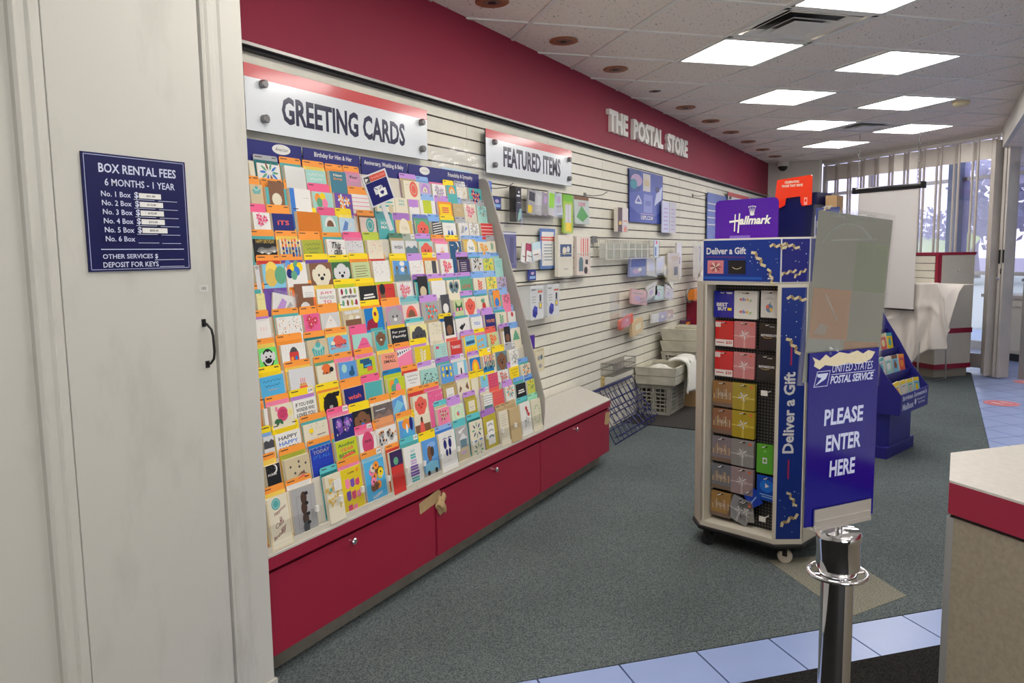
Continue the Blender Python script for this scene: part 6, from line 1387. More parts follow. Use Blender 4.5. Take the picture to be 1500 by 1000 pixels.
# chamfer confetti panel
g = G(); g.prism([(Wf,0),(Wf+ch,ch),(Wf+ch-.008,ch+.008),(Wf-.008,.008)],.128,1.298); g.build('chamfer_panel','creamp',kt)
rn3 = random.Random(5)
GOLD1=(150,128,88); GOLD2=(205,190,150)
def streamer(c, x, y, s=1, a=0):
    P=[(0,0),(.02,.008),(.028,-.008),(.05,-.002),(.056,-.02),(.078,-.016)]
    P=[(x+s*(p*cos(a)-q*sin(a)), y+s*(p*sin(a)+q*cos(a))) for p,q in P]
    for i in range(5): c.line(P[i:i+2],.011*s,GOLD1 if i%2 else GOLD2)
def specks(c, n, w, h, x0=0, y0=0):
    for _ in range(n): x=x0+rn3.uniform(0,w); y=y0+rn3.uniform(0,h); r=rn3.uniform(.002,.0045); c.poly([(x,y),(x+r*1.5,y+r*.3),(x+r*.5,y+r*1.4)],rn3.choice([(230,230,240),(190,200,225),GOLD2]))
u1 = (cos(pi/4),sin(pi/4),0)
g = G(); c = CV(g,(Wf,0,.13),u1,(0,0,1)); c.g = g
O_n = Vector((sin(pi/4),-cos(pi/4),0))
c.O = Vector((Wf,0,.13))+O_n*.0006; c.rect(.006,.0,.113,1.160,(14,44,122))
c.text('Deliver a Gift', .078, .405, .375, .052, 'lgrey', .03, 0, pi/2)
c.rect(.052,.285,.008,.09,(150,40,80)); c.rect(.052,.81,.008,.10,(150,40,80))
streamer(c,.03,1.11,1.1,.2); streamer(c,.03,.93,1.2,-.6); streamer(c,.05,.22,1.0,-.7); streamer(c,.03,.06,1.2,.9); specks(c,10,.1,.2,.006,.9); specks(c,12,.1,.22,.006,.02)
g.build('confetti_print','print',kt)
# header boards
def hdr(name, O, U, W_, deco):
    N = Vector(U).cross(Vector((0,0,1))); g = G(); 
    a=Vector(O); b=a+Vector(U)*W_; n=N.normalized()
    g.add([a+n*.004,b+n*.004,b-n*.004,a-n*.004,a+n*.004+Vector((0,0,.196)),b+n*.004+Vector((0,0,.196)),b-n*.004+Vector((0,0,.196)),a-n*.004+Vector((0,0,.196))],[(0,3,2,1),(4,5,6,7),(0,1,5,4),(1,2,6,5),(2,3,7,6),(3,0,4,7)],(215,215,215))
    c = CV(g,a+n*.0045,U,(0,0,1)); deco(c,W_); return g.build(name,'print',kt)
def h1_(c,W_):
    c.rect(.002,.003,W_-.003,.190,(13,48,130)); c.rect(.002,.012,W_-.09,.012,(30,84,170)); c.text('Deliver a Gift',.018,.128,.205,.032,'lgrey',.03); c.line([(.018,.117),(.222,.114)],.002,(150,60,100))
    c.rect(.025,.038,.085,.062,(200,120,125)); [c.line([(.067,.069),(.067+.03*cos(i*.7),.069+.024*sin(i*.7))],.005,'cream' if i%2 else (120,60,60)) for i in range(9)]
    c.rect(.135,.038,.088,.062,(25,25,28)); c.ring(.179,.082,.028,.022,.003,GOLD2,8,pi*1.2,pi*1.8)
    streamer(c,.25,.135,1.2,-.5); streamer(c,.34,.16,1,.2); streamer(c,.33,.06,1.0,-.9); specks(c,14,.14,.17,.24,.01); c.text('shop',.335,.012,.025,.012,'white')
def h2_(c,W_): c.rect(.002,.003,W_-.004,.190,(10,18,112)); streamer(c,.0,.165,1,.1); streamer(c,.0,.03,.9,.6); streamer(c,.06,.02,.8,.9); specks(c,14,.12,.18)
def h3_(c,W_): c.rect(.002,.003,W_-.003,.190,(16,40,140)); c.text('Deliver a Gift',.07,.10,.24,.03,'lgrey',.03); specks(c,12,.3,.18)
hdr('header_board',(0,0,1.312),(1,0,0),Wf,h1_); hdr('header_board',(Wf,0,1.312),u1,.126,h2_); hdr('header_board',(Wf+ch,ch,1.312),(0,1,0),Wf,h3_)
# right hand side face (towards the bottle green bin), cream frame with shelves
g = G(); g.box(Wf+ch-.012,ch,.128,Wf+ch,ch+.012,1.298); g.box(Wf+ch-.012,ch+Wf-.012,.128,Wf+ch,ch+Wf,1.298); g.build('side_frame','creamp',kt)
g = G(); g.box(Wf+ch-.105,ch+.012,.128,Wf+ch-.098,ch+Wf-.012,1.298); g.build('pegboard','peg',kt)
# gift cards on pegs
kM = Matrix.Translation((3.729,.993,0)) @ Matrix.Rotation(radians(-106.49),4,'Z')
def gcard(x, z, w, h, col, deco, lab, rot=0, n=4, grp=None):
    p = kM @ Vector((x,.060,z)); t = thing('gift_card', lab, 'gift card', p, -106.49, grp)
    g = G(Matrix.Rotation(rot,4,'Y')); g.prism([(0,.003),(.003,0),(w-.003,0),(w,.003),(w,h-.003),(w-.003,h),(.003,h),(0,h-.003)],0,.003*n,col,axis='y'); c = CV(g,(0,-.0003,0),(1,0,0),(0,0,1)); deco(c,w,h); c.rect(w*.36,h*.90,w*.28,h*.035,(30,30,32))
    g.build('card_pack','glossprint',t); g = G(Matrix.Rotation(rot,4,'Y')); g.tube([(w/2,.038,h*.93),(w/2,-.018,h*.93),(w/2,-.03,h*.95)],.0022,5); g.build('peg','whitep',t)
def t1(s, col, hh=.14, y=.5, sub=None, scol=None):
    def f(c,w,h):
        c.text(s,w*.12,h*y,w*.76,h*hh,col,.03)
        if sub: c.text(sub,w*.2,h*(y-.22),w*.6,h*hh,scol or col,.03)
    return f
def bow(base, ribbon):
    def f(c,w,h):
        c.rect(0,h*.42,w,h*.06,ribbon); c.rect(w*.46,0,w*.09,h*.5,ribbon)
        for i in range(9): a=i*.7; c.line([(w*.5,h*.5),(w*.5+w*.24*cos(a),h*.5+h*.17*sin(a))],.006,'lgrey' if i%2 else ribbon)
        c.oval(w*.85,h*.88,w*.07,w*.05,(215,100,60),8)
    return f
def skyline(c,w,h):
    for i in range(9): c.rect(w*(.06+.1*i),h*.3,w*.06,h*(.2+.22*abs(sin(i*2.3))),(150,130,110) if i%2 else (190,160,120))
    c.text('VISA',w*.25,h*.42,w*.5,h*.14,(205,190,170),.0); c.rect(0,0,w,h*.16,(120,100,85))
W1=.100; xs=(.028,.134,.262)
def ebay(c,w,h):
    for y in (.64,.2):
        for i,(ch_,cc) in enumerate(zip('ebay',((205,60,60),(60,90,190),(225,170,40),(120,170,60)))): c.text(ch_,w*(.24+.14*i),h*(y-(.04 if ch_=='y' else 0)),w*.125,h*(.12 if ch_ in'b' else .10),cc,.02)
    c.line([(w*.15,h*.45),(w*.85,h*.45)],.001,'lgrey')
def bb_(c,w,h): c.text('BEST',w*.14,h*.42,w*.55,h*.14,'white',.04); c.text('BUY',w*.2,h*.26,w*.45,h*.14,'white',.04); c.rect(w*.68,h*.27,w*.2,h*.1,'yellow'); c.rect(w*.6,h*.9,w*.3,h*.06,'lgrey')
gcard(xs[0]-.004,1.138,.108,.127,(20,30,150),bb_,'blue gift card with bold white store lettering, top row of the kiosk')
gcard(xs[1]-.002,1.136,.118,.132,(218,216,208),ebay,'white gift card pack with small multicoloured lettering, top row',n=6)
gcard(xs[2]+.006,1.148,.085,.124,(205,203,198),lambda c,w,h:(c.oval(w*.5,h*.35,w*.2,h*.16,(90,130,170),12),c.oval(w*.4,h*.4,w*.1,h*.08,(215,110,90),8),c.oval(w*.6,h*.3,w*.1,h*.08,(220,180,80),8),c.poly([(w*.5,h*.52),(w*.6,h*.62),(w*.55,h*.5)],(90,120,60)),c.line([(w*.25,h*.7),(w*.75,h*.7)],.004,'grey'),c.line([(w*.35,h*.76),(w*.65,h*.76)],.003,'grey')),'white gift card with a patchwork apple shape, top row right')
for k,z in enumerate((1.000,.853)):
    gcard(xs[0]+.006,z,.096,.122,(196,40,42),lambda c,w,h:(c.rect(0,0,w,h*.26,(225,215,210)),c.text('$20',w*.6,h*.08,w*.34,h*.13,(190,50,50),.03),c.line([(w*.08,h*.14),(w*.5,h*.14)],.005,(190,90,90)),c.rect(w*.0,h*.75,w*.3,h*.2,(225,200,195))),('red gift card marked with a dollar amount, second row of the kiosk','red gift card marked with a dollar amount, third row of the kiosk')[k])
    gcard(xs[1],z-.002,.108,.126,(190,118,118),bow(0,(205,150,145)),('pink gift card with a silver bow, second row of the kiosk','pink gift card with a silver bow, third row of the kiosk')[k])
    gcard(xs[2]-(.0 if k==0 else .008),z-.002,.095,.124,(24,24,27),lambda c,w,h:(c.text('amazon',w*.10,h*.5,w*.82,h*.09,'lgrey',.02),c.ring(w*.45,h*.52,w*.28,h*.08,.0025,(190,150,80),8,pi*1.2,pi*1.8),c.rect(w*.55,h*.86,w*.25,h*.03,'grey')),('black gift card with white lettering, second row right','black gift card with white lettering, third row right')[k])
for k,(z,c1_,c2_,l1,l2) in enumerate(((.703,(150,108,62),(160,142,48),'bronze skyline gift card, fourth row of the kiosk','gold gift card with a bow, fourth row of the kiosk'),(.568,(142,98,72),(166,146,42),'copper skyline gift card, fifth row of the kiosk','gold gift card with a bow, fifth row of the kiosk'),
   (.428,(128,118,124),(135,133,130),'mauve grey skyline gift card, sixth row of the kiosk','grey gift card with a bow, sixth row of the kiosk'),(.290,(112,112,118),(148,128,128),'slate grey skyline gift card, seventh row of the kiosk','rosy grey gift card with a bow, seventh row'))):
    gcard(xs[0]-.004,z,.108,.124,c1_,skyline,l1,n=6); gcard(xs[1]-.004,z-.004,.118,.130,c2_,bow(0,tuple(min(255,v+30) for v in c2_)),l2,n=6)
gcard(xs[0]-.004,.150,.108,.124,(158,122,70),skyline,'tan skyline gift card in the bottom row of the kiosk',n=6)
gcard(xs[1]-.025,.165,.112,.120,(132,132,134),bow(0,(165,165,165)),'grey gift card with a bow hanging crooked at the bottom',rot=.32,n=4)
gcard(xs[1]+.05,.150,.075,.105,(140,138,134),bow(0,(170,168,165)),'grey gift card slipped behind the crooked one at the bottom',rot=-.12,n=2)
gcard(xs[2]+.002,.412,.082,.140,(88,165,50),lambda c,w,h:(c.rect(w*.36,h*.34,w*.28,h*.2,'lgrey'),c.oval(w*.5,h*.44,w*.09,h*.06,(88,165,50),8),c.oval(w*.5,h*.76,w*.1,h*.05,(120,190,80),8)),'bright green gift card low in the right column')
gcard(xs[2]+.006,.282,.10,.118,(18,70,170),lambda c,w,h:(c.oval(w*.5,h*.6,w*.36,h*.26,(30,110,210),14),c.poly([(w*.42,h*.52),(w*.42,h*.72),(w*.62,h*.60)],'white'),c.line([(w*.15,h*.25),(w*.85,h*.22)],.005,'lblue'),c.line([(w*.25,h*.16),(w*.85,h*.13)],.005,'lblue')),'blue gift card with a glowing emblem below the green one')
gcard(xs[2]-.02,.225,.07,.08,(30,60,170),lambda c,w,h:(c.line([(w*.2,h*.3),(w*.8,h*.5)],.006,'lblue')),'small blue gift card tilted under the emblem card',rot=-.6,n=2)
g = G(); g.tube([(0,.03,0),(0,-.03,0)],.003,6); g.box(-.016,-.034,-.012,.016,-.030,.012); 
for n,(x,z,lab) in enumerate(((.31,.80,'empty white peg under the black gift cards'),(.315,.20,'loose white peg near the bottom of the pegboard'))):
    o = g.build('peg_hook','whitep',loc=kM @ Vector((x,.062,z)),rotz=radians(-106.49)); setp(o,lab,'peg')
# toppers
def topper(name, lab, x0, y0, w, h, col, deco, rcorner=.02, z0=1.515, rot=0, cut=None):
    p = kM @ Vector((x0,y0,z0)); g = G(); r = rcorner
    pts = cut or [(0,0),(w,0),(w,h-r),(w-r*.3,h-r*.3),(w-r,h),(r,h),(r*.3,h-r*.3),(0,h-r)]
    g.prism(pts,0,.004,col,axis='y'); c = CV(g,(0,-.0004,0),(1,0,0),(0,0,1)); deco(c,w,h)
    return setp(g.build(name,'glossprint',loc=p,rotz=radians(-106.49+rot)),lab,'sign')
def hall(c,w,h):
    # crown and script lettering
    cx, cy = w*.60, h*.60
    c.oval(cx,cy,.012,.006,'lgrey',10)
    for i in range(5):
        a=(i-2)*.34; x=cx+.022*sin(a)*1.25; y=cy+.038*cos(a*.6); c.poly([(cx-.008+.004*i-.002,cy+.004),(x,y),(cx-.004+.004*i-.002,cy+.004)],'white'); c.oval(x,y,.003,.003,'white',6)
    c.text('allmark',w*.40,h*.345,w*.50,h*.22,'white',.035,.25); c.line([(w*.24,h*.43),(w*.44,h*.46)],.009,'white'); c.line([(w*.335,h*.62),(w*.325,h*.18)],.006,'white'); c.line([(w*.405,h*.64),(w*.385,h*.14)],.007,'white')
    c.rect(w*.25,0,w*.33,h*.07,(120,90,190))
o = topper('kiosk_topper','purple sign with white crown and script lettering on top of the kiosk',-.012,.12,.325,.183,(72,8,148),hall,.022)
def red_(c,w,h):
    c.text('CELEBRATING',w*.28,h*.78,w*.38,h*.08,'cream',.03); c.text('THOSE THAT SERVE',w*.2,h*.66,w*.56,h*.08,'cream',.03); c.rect(w*.02,h*.06,w*.07,h*.16,'cream'); c.rect(w*.80,h*.06,w*.09,h*.24,(235,150,130)); c.oval(w*.845,h*.2,w*.03,h*.05,(222,55,20),8)
Wr, Hr = .185, .145
rc = [(0,.0),(.03,.0),(.055,.012),(.06,.045),(.13,.05),(.132,.02),(.14,.004),(.185,.008),(.185,Hr-.006),(.178,Hr),(.016,Hr-.012),(.012,Hr-.02)]
topper('kiosk_topper','orange red sign celebrating those that serve above the kiosk',.215,.27,Wr,Hr,(222,50,14),red_,z0=1.655,cut=rc)
p = kM @ Vector((.215,.28,1.515)); g = G(); g.box(0,.0,0,.205,.16,.205,(14,20,70)); g.box(.15,-.001,.0,.205,0,.205,(10,18,60)); o = g.build('display_box','print',loc=p,rotz=radians(-106.49)); setp(o,'tall navy display box standing on the kiosk under the red sign','box')
p = kM @ Vector((.435,.34,1.515)); g = G(); g.box(0,0,0,.05,.1,.19); o = g.build('cardboard_flap','cardboard',loc=p,rotz=radians(-100)); setp(o,'brown cardboard flap beside the navy display box','cardboard')
def sm(c,w,h): c.rect(.004,.004,w-.008,h-.01,(18,45,130)); streamer(c,.02,h*.75,.8,.8); streamer(c,.05,h*.5,.7,-.5); c.rect(.01,h*.3,.03,.03,'lgrey'); c.rect(.05,h*.3,.04,.03,(25,25,28)); specks(c,6,w,h*.8); c.text('Deliver',.05,h*.62,.07,.022,'lgrey',.03)
topper('kiosk_topper','small blue rounded sign with streamers right of the navy display box',.440,.22,.115,.135,(200,205,215),sm,.045)
packet('purple_topper_backing','tall pale blue banner card on the slat wall edge behind the kiosk','poster',8.5,1.35,.30,.15,(96,118,190),d=.006)

# ================================================================ STANCHION WITH SIGN
st = thing('stanchion','chrome stanchion post with a rope ring and sign clamp','post',(1.35,.128,0))
g = G(); g.smooth=True; g.lathe([(.16,0),(.165,.006),(.15,.02),(.06,.035),(.026,.045),(.026,.05)],48); g.build('base','chrome',st)
g = G(); g.smooth=True; g.lathe([(.0258,.04),(.0258,.925)],48); g.build('tube','chrome',st)
g = G(); g.smooth=True; g.lathe([(.026,.912),(.031,.917),(.031,.925),(.028,.93),(.0345,.934),(.0345,.982),(.036,.984),(.036,.992),(.033,.997),(.007,.999)],48); g.build('collar','chrome',st)
g = G(); g.smooth=True; g.tube([(.046*cos(a),.046*sin(a),.924-.0*cos(a)) for a in [i*2*pi/40 for i in range(40)]],.0036,10,closed=True)
for a in (.5,2.1,3.6,5.2): g.tube([(.026*cos(a),.026*sin(a),.922),(.046*cos(a),.046*sin(a),.924)],.003,8)
g.build('rope_ring','chrome',st)
g = G(); g.smooth=True; g.lathe([(.0055,.995),(.0055,1.03)],16); g.build('stem','chrome',st)
sgn = thing('sign_holder','chrome clamp holding the blue please enter here sign on the stanchion','holder',(1.35,.128,1.022),-36)
g = G(); g.box(-.062,-.006,-.014,.066,-.0035,.020); g.box(-.062,.0035,-.014,.066,.006,.020); g.box(-.062,-.0075,-.016,.066,.0075,-.010); g.box(-.060,-.008,-.002,.064,-.006,.001); g.build('clamp',mat('polished_clamp',(222,218,212),.22,metal=.75),sgn)
t = thing('queue_sign','blue acrylic sign reading please enter here, held by the chrome clamp','sign',(1.35,.128,1.022),-36)
g = G(); g.box(-.079,-.0012,-.008,.076,.0012,.275,(6,8,108)); c = CV(g,(-.079,-.0014,-.008),(1,0,0),(0,0,1),.00008); LW=(185,190,215)
c.rect(0,0,.155,.283,(7,8,110))
torn=[(.006,.277),(.012,.268),(.010,.262),(.022,.256),(.034,.262),(.060,.258),(.085,.262),(.110,.258),(.125,.261),(.138,.266),(.146,.276),(.130,.280),(.118,.275),(.105,.281),(.085,.277),(.065,.281),(.045,.273),(.035,.279),(.022,.27)]
c.poly(torn[::-1] if False else torn,(205,192,160))
c.text('UNITED STATES',.050,.2485,.092,.013,LW,.0,.25); c.line([(.048,.2455),(.147,.2455)],.001,LW); c.text('POSTAL SERVICE',.046,.2305,.098,.013,LW,.03,.25)
c.poly([(.010,.228),(.040,.228),(.046,.253),(.017,.253)],LW); c.poly([(.0115,.229),(.039,.229),(.0448,.252),(.0178,.252)],(7,8,110)); c.poly([(.017,.249),(.041,.249),(.036,.240),(.013,.230),(.027,.242),(.018,.244)],LW)
for i,(s,x,w) in enumerate((('PLEASE',.035,.088),('ENTER',.040,.079),('HERE',.050,.058))): c.text(s,x,.163-.043*i,w,.027,LW,.03,.06)
g.build('panel','glossprint',t)
t = thing('poster_sleeve','tall clear sleeve with a faded grey poster standing behind the blue sign','poster',(1.35,.128,1.022),-36)
T = Matrix.Translation((0,.0035,0)) @ Matrix.Rotation(radians(5.2),4,'Y')
g = G(T); g.box(-.118,-.001,.215,.064,-.0003,.498); g.box(-.118,.0016,.215,.064,.0023,.498); g.build('sleeve','clear',t)
M['ghost'] = clear('faded_poster', tint=(170,172,168), gloss=.05, rough=.3, haze=.78, hazecol=(142,140,129))
g = G(T); g.box(-.108,-.0002,.220,.058,.0006,.490); g.build('faded_sheet','ghost',t)
M['gpr'] = clear('faded_print', tint=(255,255,255), gloss=0, rough=.3, haze=.45, hazecol=(182,142,114)); M['gpr2'] = clear('faded_print_green', tint=(255,255,255), gloss=0, rough=.3, haze=.35, hazecol=(138,150,118)); M['gpr3'] = clear('faded_print_grey', tint=(255,255,255), gloss=0, rough=.3, haze=.35, hazecol=(165,170,163))
g = G(T); c = CV(g,(-.106,-.0004,.220),(1,0,0),(0,0,1),.00004); c.rect(.002,.070,.083,.080,'white'); c.rect(.080,.002,.080,.066,'white'); g.build('faded_print','gpr',t)
g = G(T); c = CV(g,(-.106,-.0004,.220),(1,0,0),(0,0,1),.00004); c.rect(.088,.150,.072,.078,'white'); g.build('faded_print','gpr2',t)
g = G(T); c = CV(g,(-.106,-.0005,.220),(1,0,0),(0,0,1),.00004); c.ring(.07,.205,.06,.05,.003,'white',16,.2,pi-.2); c.rect(.0,.0,.07,.07,'white'); c.text('WELCOME TO OUR POST OFFICE',.02,.262,.105,.012,'white'); c.line([(.03,.226),(.13,.236)],.003,'white'); c.line([(.03,.14),(.06,.1)],.004,'white'); c.poly([(.01,.078),(.025,.096),(.04,.09),(.035,.076)],'white'); g.build('faded_print','gpr3',t)
g = G(T); 
for i in range(3): g.grid(lambda u,v,i=i:(-.062+.035*i+.03*u,-.004-.002*sin(u*9+v*4),.265-.004*i+.012*v+.002*sin(u*14)),6,4)
o = g.build('clear_tape','sleeve',loc=(1.35,.128,1.022),rotz=radians(-36)); setp(o,'crinkled clear tape along the top edge of the blue queue sign','tape')

# ================================================================ LAMINATE COUNTER AT THE RIGHT
cz = 1.05
cA,cB,cC,cD = (1.758,-.035),(1.546,-.031),(1.546-1.1*.65,-.031-1.1*.76),(1.758+.9,-.035-.9*.94)
kx_, ky_ = 1.8, -.6
cn = thing('service_counter','grey laminate counter with a maroon edge at the right of the photo','counter',(kx_,ky_,0))
def sh(p): return [(x-kx_,y-ky_) for x,y in p]
poly = [cB, cA, cD, (cD[0]-.2,cD[1]-1.2), (cC[0],cC[1]-.6), cC]
poly = poly[::-1]
g = G(); g.prism(sh(poly), cz-.004, cz); g.build('worktop_surface','counter',cn)
g = G(); g.prism(sh([(x+(0),y) for x,y in poly]), cz-.060, cz-.004); g.build('edge_band','redlam',cn)
inn = [(x+(kx_-x)*.012+.0, y+(ky_-y)*.02) for x,y in poly]
g = G(); g.prism(sh(inn), cz-.067, cz-.060); g.build('shadow_gap','dark',cn)
M['taupe'] = mat('taupe_laminate',(150,138,118),.55,noise=.18,nscale=120)
inn = [(x+(kx_-x)*.008, y+(ky_-y)*.008) for x,y in poly]
g = G(); g.prism(sh(inn), .0, cz-.067); g.build('body','taupe',cn)
b0 = inn[-1]; g = G(); g.box(b0[0]-.004-kx_,b0[1]-.006-ky_,0,b0[0]+.004-kx_,b0[1]+.006-ky_,cz-.067); g.build('corner_strip','alum',cn)

# ================================================================ BLUE FLOOR DISPLAY
ft = thing('floor_display','blue cardboard floor display of cards reading brighten someones mailbox','display',(5.862,.274,0),-17)
M['blued'] = mat('blue_cardboard',(30,28,122),.5,attr=False,noise=.05)
g = G(); g.box(-.01,-.01,0,.51,.42,.085); g.build('base','blued',ft,bevel=.003)
g = G(); g.prism([(.0,.04),(.05,.0),(.46,.0),(.50,.03),(.50,.40),(.0,.40)],.085,.33); g.build('lower_body','blued',ft)
g = G(); 
g = G()   # sloping pocket box: y out towards viewer negative
def pk(z0,z1,y0,y1,dd,nm):
    g = G(); g.add([(-.02,y0,z0),(.52,y0,z0),(.52,y1,z1),(-.02,y1,z1),(-.02,y0+.006,z0),(.52,y0+.006,z0),(.52,y1+.006,z1),(-.02,y1+.006,z1)],[(0,1,2,3),(7,6,5,4),(0,4,5,1),(1,5,6,2),(2,6,7,3),(3,7,4,0)]); 
    return g.build(nm,'blued',ft)
for n,(z0,z1,y0,y1) in enumerate(((.325,.465,-.09,-.092),(.52,.585,.04,.03),(.68,.735,.13,.12),(.82,.865,.215,.205))): pk(z0,z1,y0,y1,.1,'pocket_front')
side = [(-.088,.325),(-.090,.465),(.02,.60),(.12,.78),(.21,.92),(.28,1.05),(.36,1.06),(.40,.31)]
for x in (-.022,.516): g = G(); g.prism(side, x, x+.006, axis='x'); g.build('side_panel','blued',ft)
g = G(); g.prism([(.36,.31),(.40,.31),(.38,1.06),(.34,1.06)],-.016,.516,axis='x'); g.box(-.016,-.085,.322,.516,.36,.332); g.build('back_panel','blued',ft)
g = G(); vv = Vector((0,-.06,.14)).normalized(); c = CV(g,Vector((-.02,-.0935,.33)),(1,0,0),(0,0,1)); W3=(205,205,225)
c.text("Brighten Someone's",.03,.080,.47,.044,W3,.03); c.text('Mailbox',.03,.022,.21,.046,W3,.03); c.oval(.275,.055,.02,.024,W3,6); c.text('Postcard of',.31,.058,.16,.016,W3,.02); c.text('Their Dreams',.33,.032,.14,.016,W3,.02); g.build('lettering','print',ft)
fM = Matrix.Translation((5.862,.274,0)) @ Matrix.Rotation(radians(-17),4,'Z')
cols = ['ylwp','yellow','white','sky','orange','lgrey','tan','teal','coral','brown','mint','cream']
names = {'ylwp':'pale yellow','yellow':'bright yellow','white':'white','sky':'sky blue','orange':'orange','lgrey':'light grey','tan':'tan','teal':'teal','coral':'coral','brown':'brown','mint':'mint green','cream':'cream'}
tiers = ['bottom','second','third','top']
for k,(y,z) in enumerate(((-.05,.455),(.06,.615),(.15,.765),(.235,.90))):
    for n in range(4):
        cc = cols[(k*4+n*5+k)%12]; c2_ = cols[(k*3+n*7+4)%12]
        g = G(Matrix.Rotation(-.2,4,'X') @ Matrix.Rotation((n-1.5)*.05,4,'Y')); g.box(0,0,0,.105,.012,.13,'cream'); c = CV(g,(0,-.0004,0),(1,0,0),(0,0,1)); c.rect(0,0,.105,.13,cc); c.rect(.0,.105,.105,.025,'yellow' if k==0 and n<3 else c2_); c.oval(.05,.06,.03,.028,c2_ if c2_!=cc else 'navy',9); c.line([(.02,.09),(.085,.09)],.004,'dgrey')
        o = g.build('postcard_pack','stock',loc=fM @ Vector((.02+.122*n,y,z-.05)),rotz=radians(-17)); setp(o,f'{names[cc]} card pack, {["leftmost","second from left","third from left","rightmost"][n]} in the {tiers[k]} tier of the blue display','card pack','card packs in the blue floor display')

# ================================================================ HANGING PROJECTION SCREEN
sA, sB = Vector((9.82,.885,0)), Vector((9.33,.188,0)); dS = (sB-sA); Ls = dS.length; angS = math.atan2(dS.y,dS.x)
sc_ = thing('projection_screen','white pull down projection screen with black case hanging on chains','screen',(sA.x,sA.y,0),math.degrees(angS))
g = G(); g.smooth=True; g.prism([(0.03*cos(a)*1.0-.0,2.105+.030*sin(a)) for a in [i*pi/5 for i in range(10)]],0,Ls,axis='x'); g.build('case','blackp',sc_)
g = G(); g.box(Ls-.005,-.035,2.075,Ls+.012,.035,2.145); g.box(-.012,-.035,2.075,.005,.035,2.145); g.build('end_cap','blackp',sc_)
g = G(); g.grid(lambda u,v:(.05+(Ls-.10)*u,.012*sin(u*3)*(1-v),.795+1.29*v),12,12); g.build('fabric','screenm',sc_,solid=.002)
g = G(); g.box(.045,-.008,.785,Ls-.045,.008,.80); g.build('bottom_bar','blackp',sc_)
for x,y in ((9.798,.858),(9.365,.24)):
    lx = (Vector((x,y,0))-sA).dot(dS.normalized()); g = G(); z = 2.14; k=0
    while z < 2.66:
        r = .010; P=[]
        for i in range(10):
            a=i*2*pi/10; P.append((lx+(r*cos(a) if k%2 else 0),(0 if k%2 else r*cos(a)),z+.024*sin(a)+.02))
        g.tube(P,.0028,5,closed=True); z += .040; k += 1
    g.tube([(lx,0,2.68),(lx+.012,0,2.69),(lx+.006,0,2.71),(lx,0,H-.004)],.003,5); g.build('chain','wire',sc_)
g = G(); c = CV(g,(0,0,0),(1,0,0),(0,0,1)); o=None
g.prism([(-.10,.00),(-.04,.05),(0,.03),(.03,.07),(.05,.05),(.10,.01),(.05,.02),(.03,-.05),(.0,-.06),(-.01,.0),(-.04,.015)],0,.004,axis='y'); o=g.build('bird_decal','gatem',loc=(AB(8.9,7.9)[0],AB(8.9,7.9)[1],2.32),rotz=radians(-135)); setp(o,'small brown bird shaped ornament hanging in the window area','ornament')

# ================================================================ WALL FIXTURE, DRAPED TABLE
fx = thing('display_partition','cream free standing partition with maroon trim before the folding gate','partition',(9.80,.011,0))
def P2(d1_, d2_): return (d1_*S2+d2_*S2, -d1_*S2+d2_*S2)     # d1 along the right face, d2 back along the left face
def fprism(a, b, c_, d, z0, z1, nm, m, **k): g = G(); g.prism([P2(*a),P2(*b),P2(*c_),P2(*d)],z0,z1); return g.build(nm,m,fx,**k)
TH = .62
fprism((0.0,0),(.50,0),(.50,TH),(0,TH),.15,1.37,'body','creamp')
fprism((.02,.02),(.48,.02),(.48,TH),(.02,TH),0,.10,'toe_kick',mat('grey_toe',(150,142,130),.7))
fprism((-.006,-.006),(.506,-.006),(.506,TH),(-.006,TH),.10,.155,'base_trim','redlam')
fprism((.0,-.008),(.506,-.008),(.506,0),(.0,0),.50,.555,'mid_trim','redlam')
fprism((-.008,-.008),(.51,-.008),(.51,TH),(-.008,TH),1.37,1.40,'top_trim','redlam')
fprism((-.010,-.010),(.035,-.010),(.035,0),(-.010,0),.60,1.37,'corner_trim','redlam')
fprism((-.010,-.010),(0,-.010),(0,.035),(-.010,.035),.60,1.37,'corner_trim','redlam')
fprism((-.004,.035),(0,.035),(0,TH),(-.004,TH),.87,1.37,'groove_backing','groove')
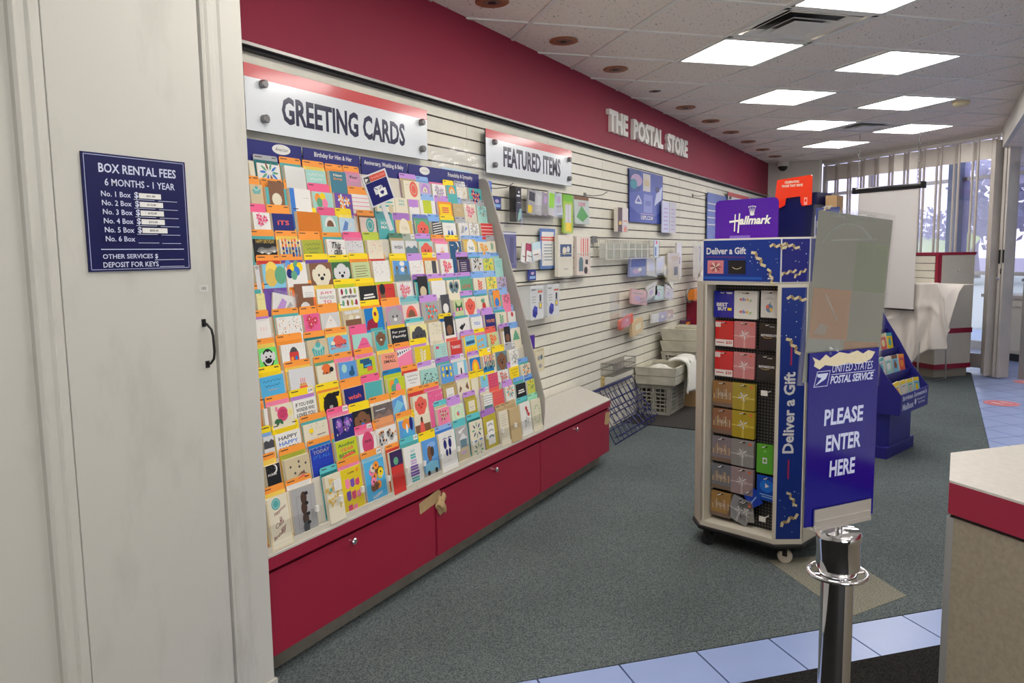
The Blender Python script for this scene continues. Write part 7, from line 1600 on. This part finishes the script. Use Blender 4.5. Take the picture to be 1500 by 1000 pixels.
for k in range(6):
    fprism((-.012,.04),(0,.04),(0,TH),(-.012,TH),1.285-.082*k,1.36-.082*k,'slat_board','slat')
g = G(); g.smooth=True; g.lathe([(.015,0),(.018,.006),(.010,.012)],14); x,y=P2(.28,-.001); o=g.build('lock','creamp',fx,loc=(x,y,1.20)); o.rotation_euler=(pi/2,0,-pi/4)
# slatted free standing panel behind drape: table
tb = thing('folding_table','small table on thin metal sled legs under the white drape','table',(9.767,.30,0),-125)
g = G(); g.box(-.36,-.20,1.03,.36,.20,1.055); g.build('tabletop','creamp',tb)
for x in (-.33,.33):
    g = G(); g.tube([(x,-.19,1.03),(x,-.24,.012),(x,.24,.012),(x,.19,1.03)],.008,6); g.build('sled_leg','steel',tb)
dp = G(); dp.smooth=True
TOPS_ = [(9.65,.521,.781),(9.545,.371,.919),(9.44,.221,1.074),(9.376,.13,1.085),(9.296,.015,1.089),(9.246,-.055,.907),(9.212,-.104,.627)]
BOTS_ = [(9.631,.493,.415),(9.557,.387,.259),(9.469,.263,.088),(9.418,.189,.286),(9.333,.068,.376),(9.231,-.077,.395),(9.211,-.106,.591)]
aw = Vector((.819,-.574,0))
def lerpP(P,u):
    t = u*(len(P)-1); i=min(int(t),len(P)-2); f=t-i; f=f*f*(3-2*f)*.4+f*.6; return Vector(P[i])*(1-f)+Vector(P[i+1])*f
def fold(u,v):
    k = .030*sin(u*17+v*2.6)+.018*sin(u*33-v*4)+.045*math.exp(-((u-.42-.25*(1-v))/.06)**2)+.03*math.exp(-((v-.25-.3*abs(u-.35))/.05)**2)*(u<.75)
    return -aw*k*(.15+.85*min(1,v*1.5))*(1 if u>.45 else .9)
dp.grid(lambda u,v: lerpP(TOPS_,u)*(1-v)+lerpP(BOTS_,u)*v+fold(u,v),70,36)
dp.grid(lambda u,v: lerpP(TOPS_,u)+aw*(.44*v)+Vector((0,0,(.0 if v<.05 else (1.062-lerpP(TOPS_,u).z)*min(1,v*2.5)))),70,6)
o = dp.build('drape','cloth',solid=.004); setp(o,'white cloth draped in folds over the small table by the partition','cloth')
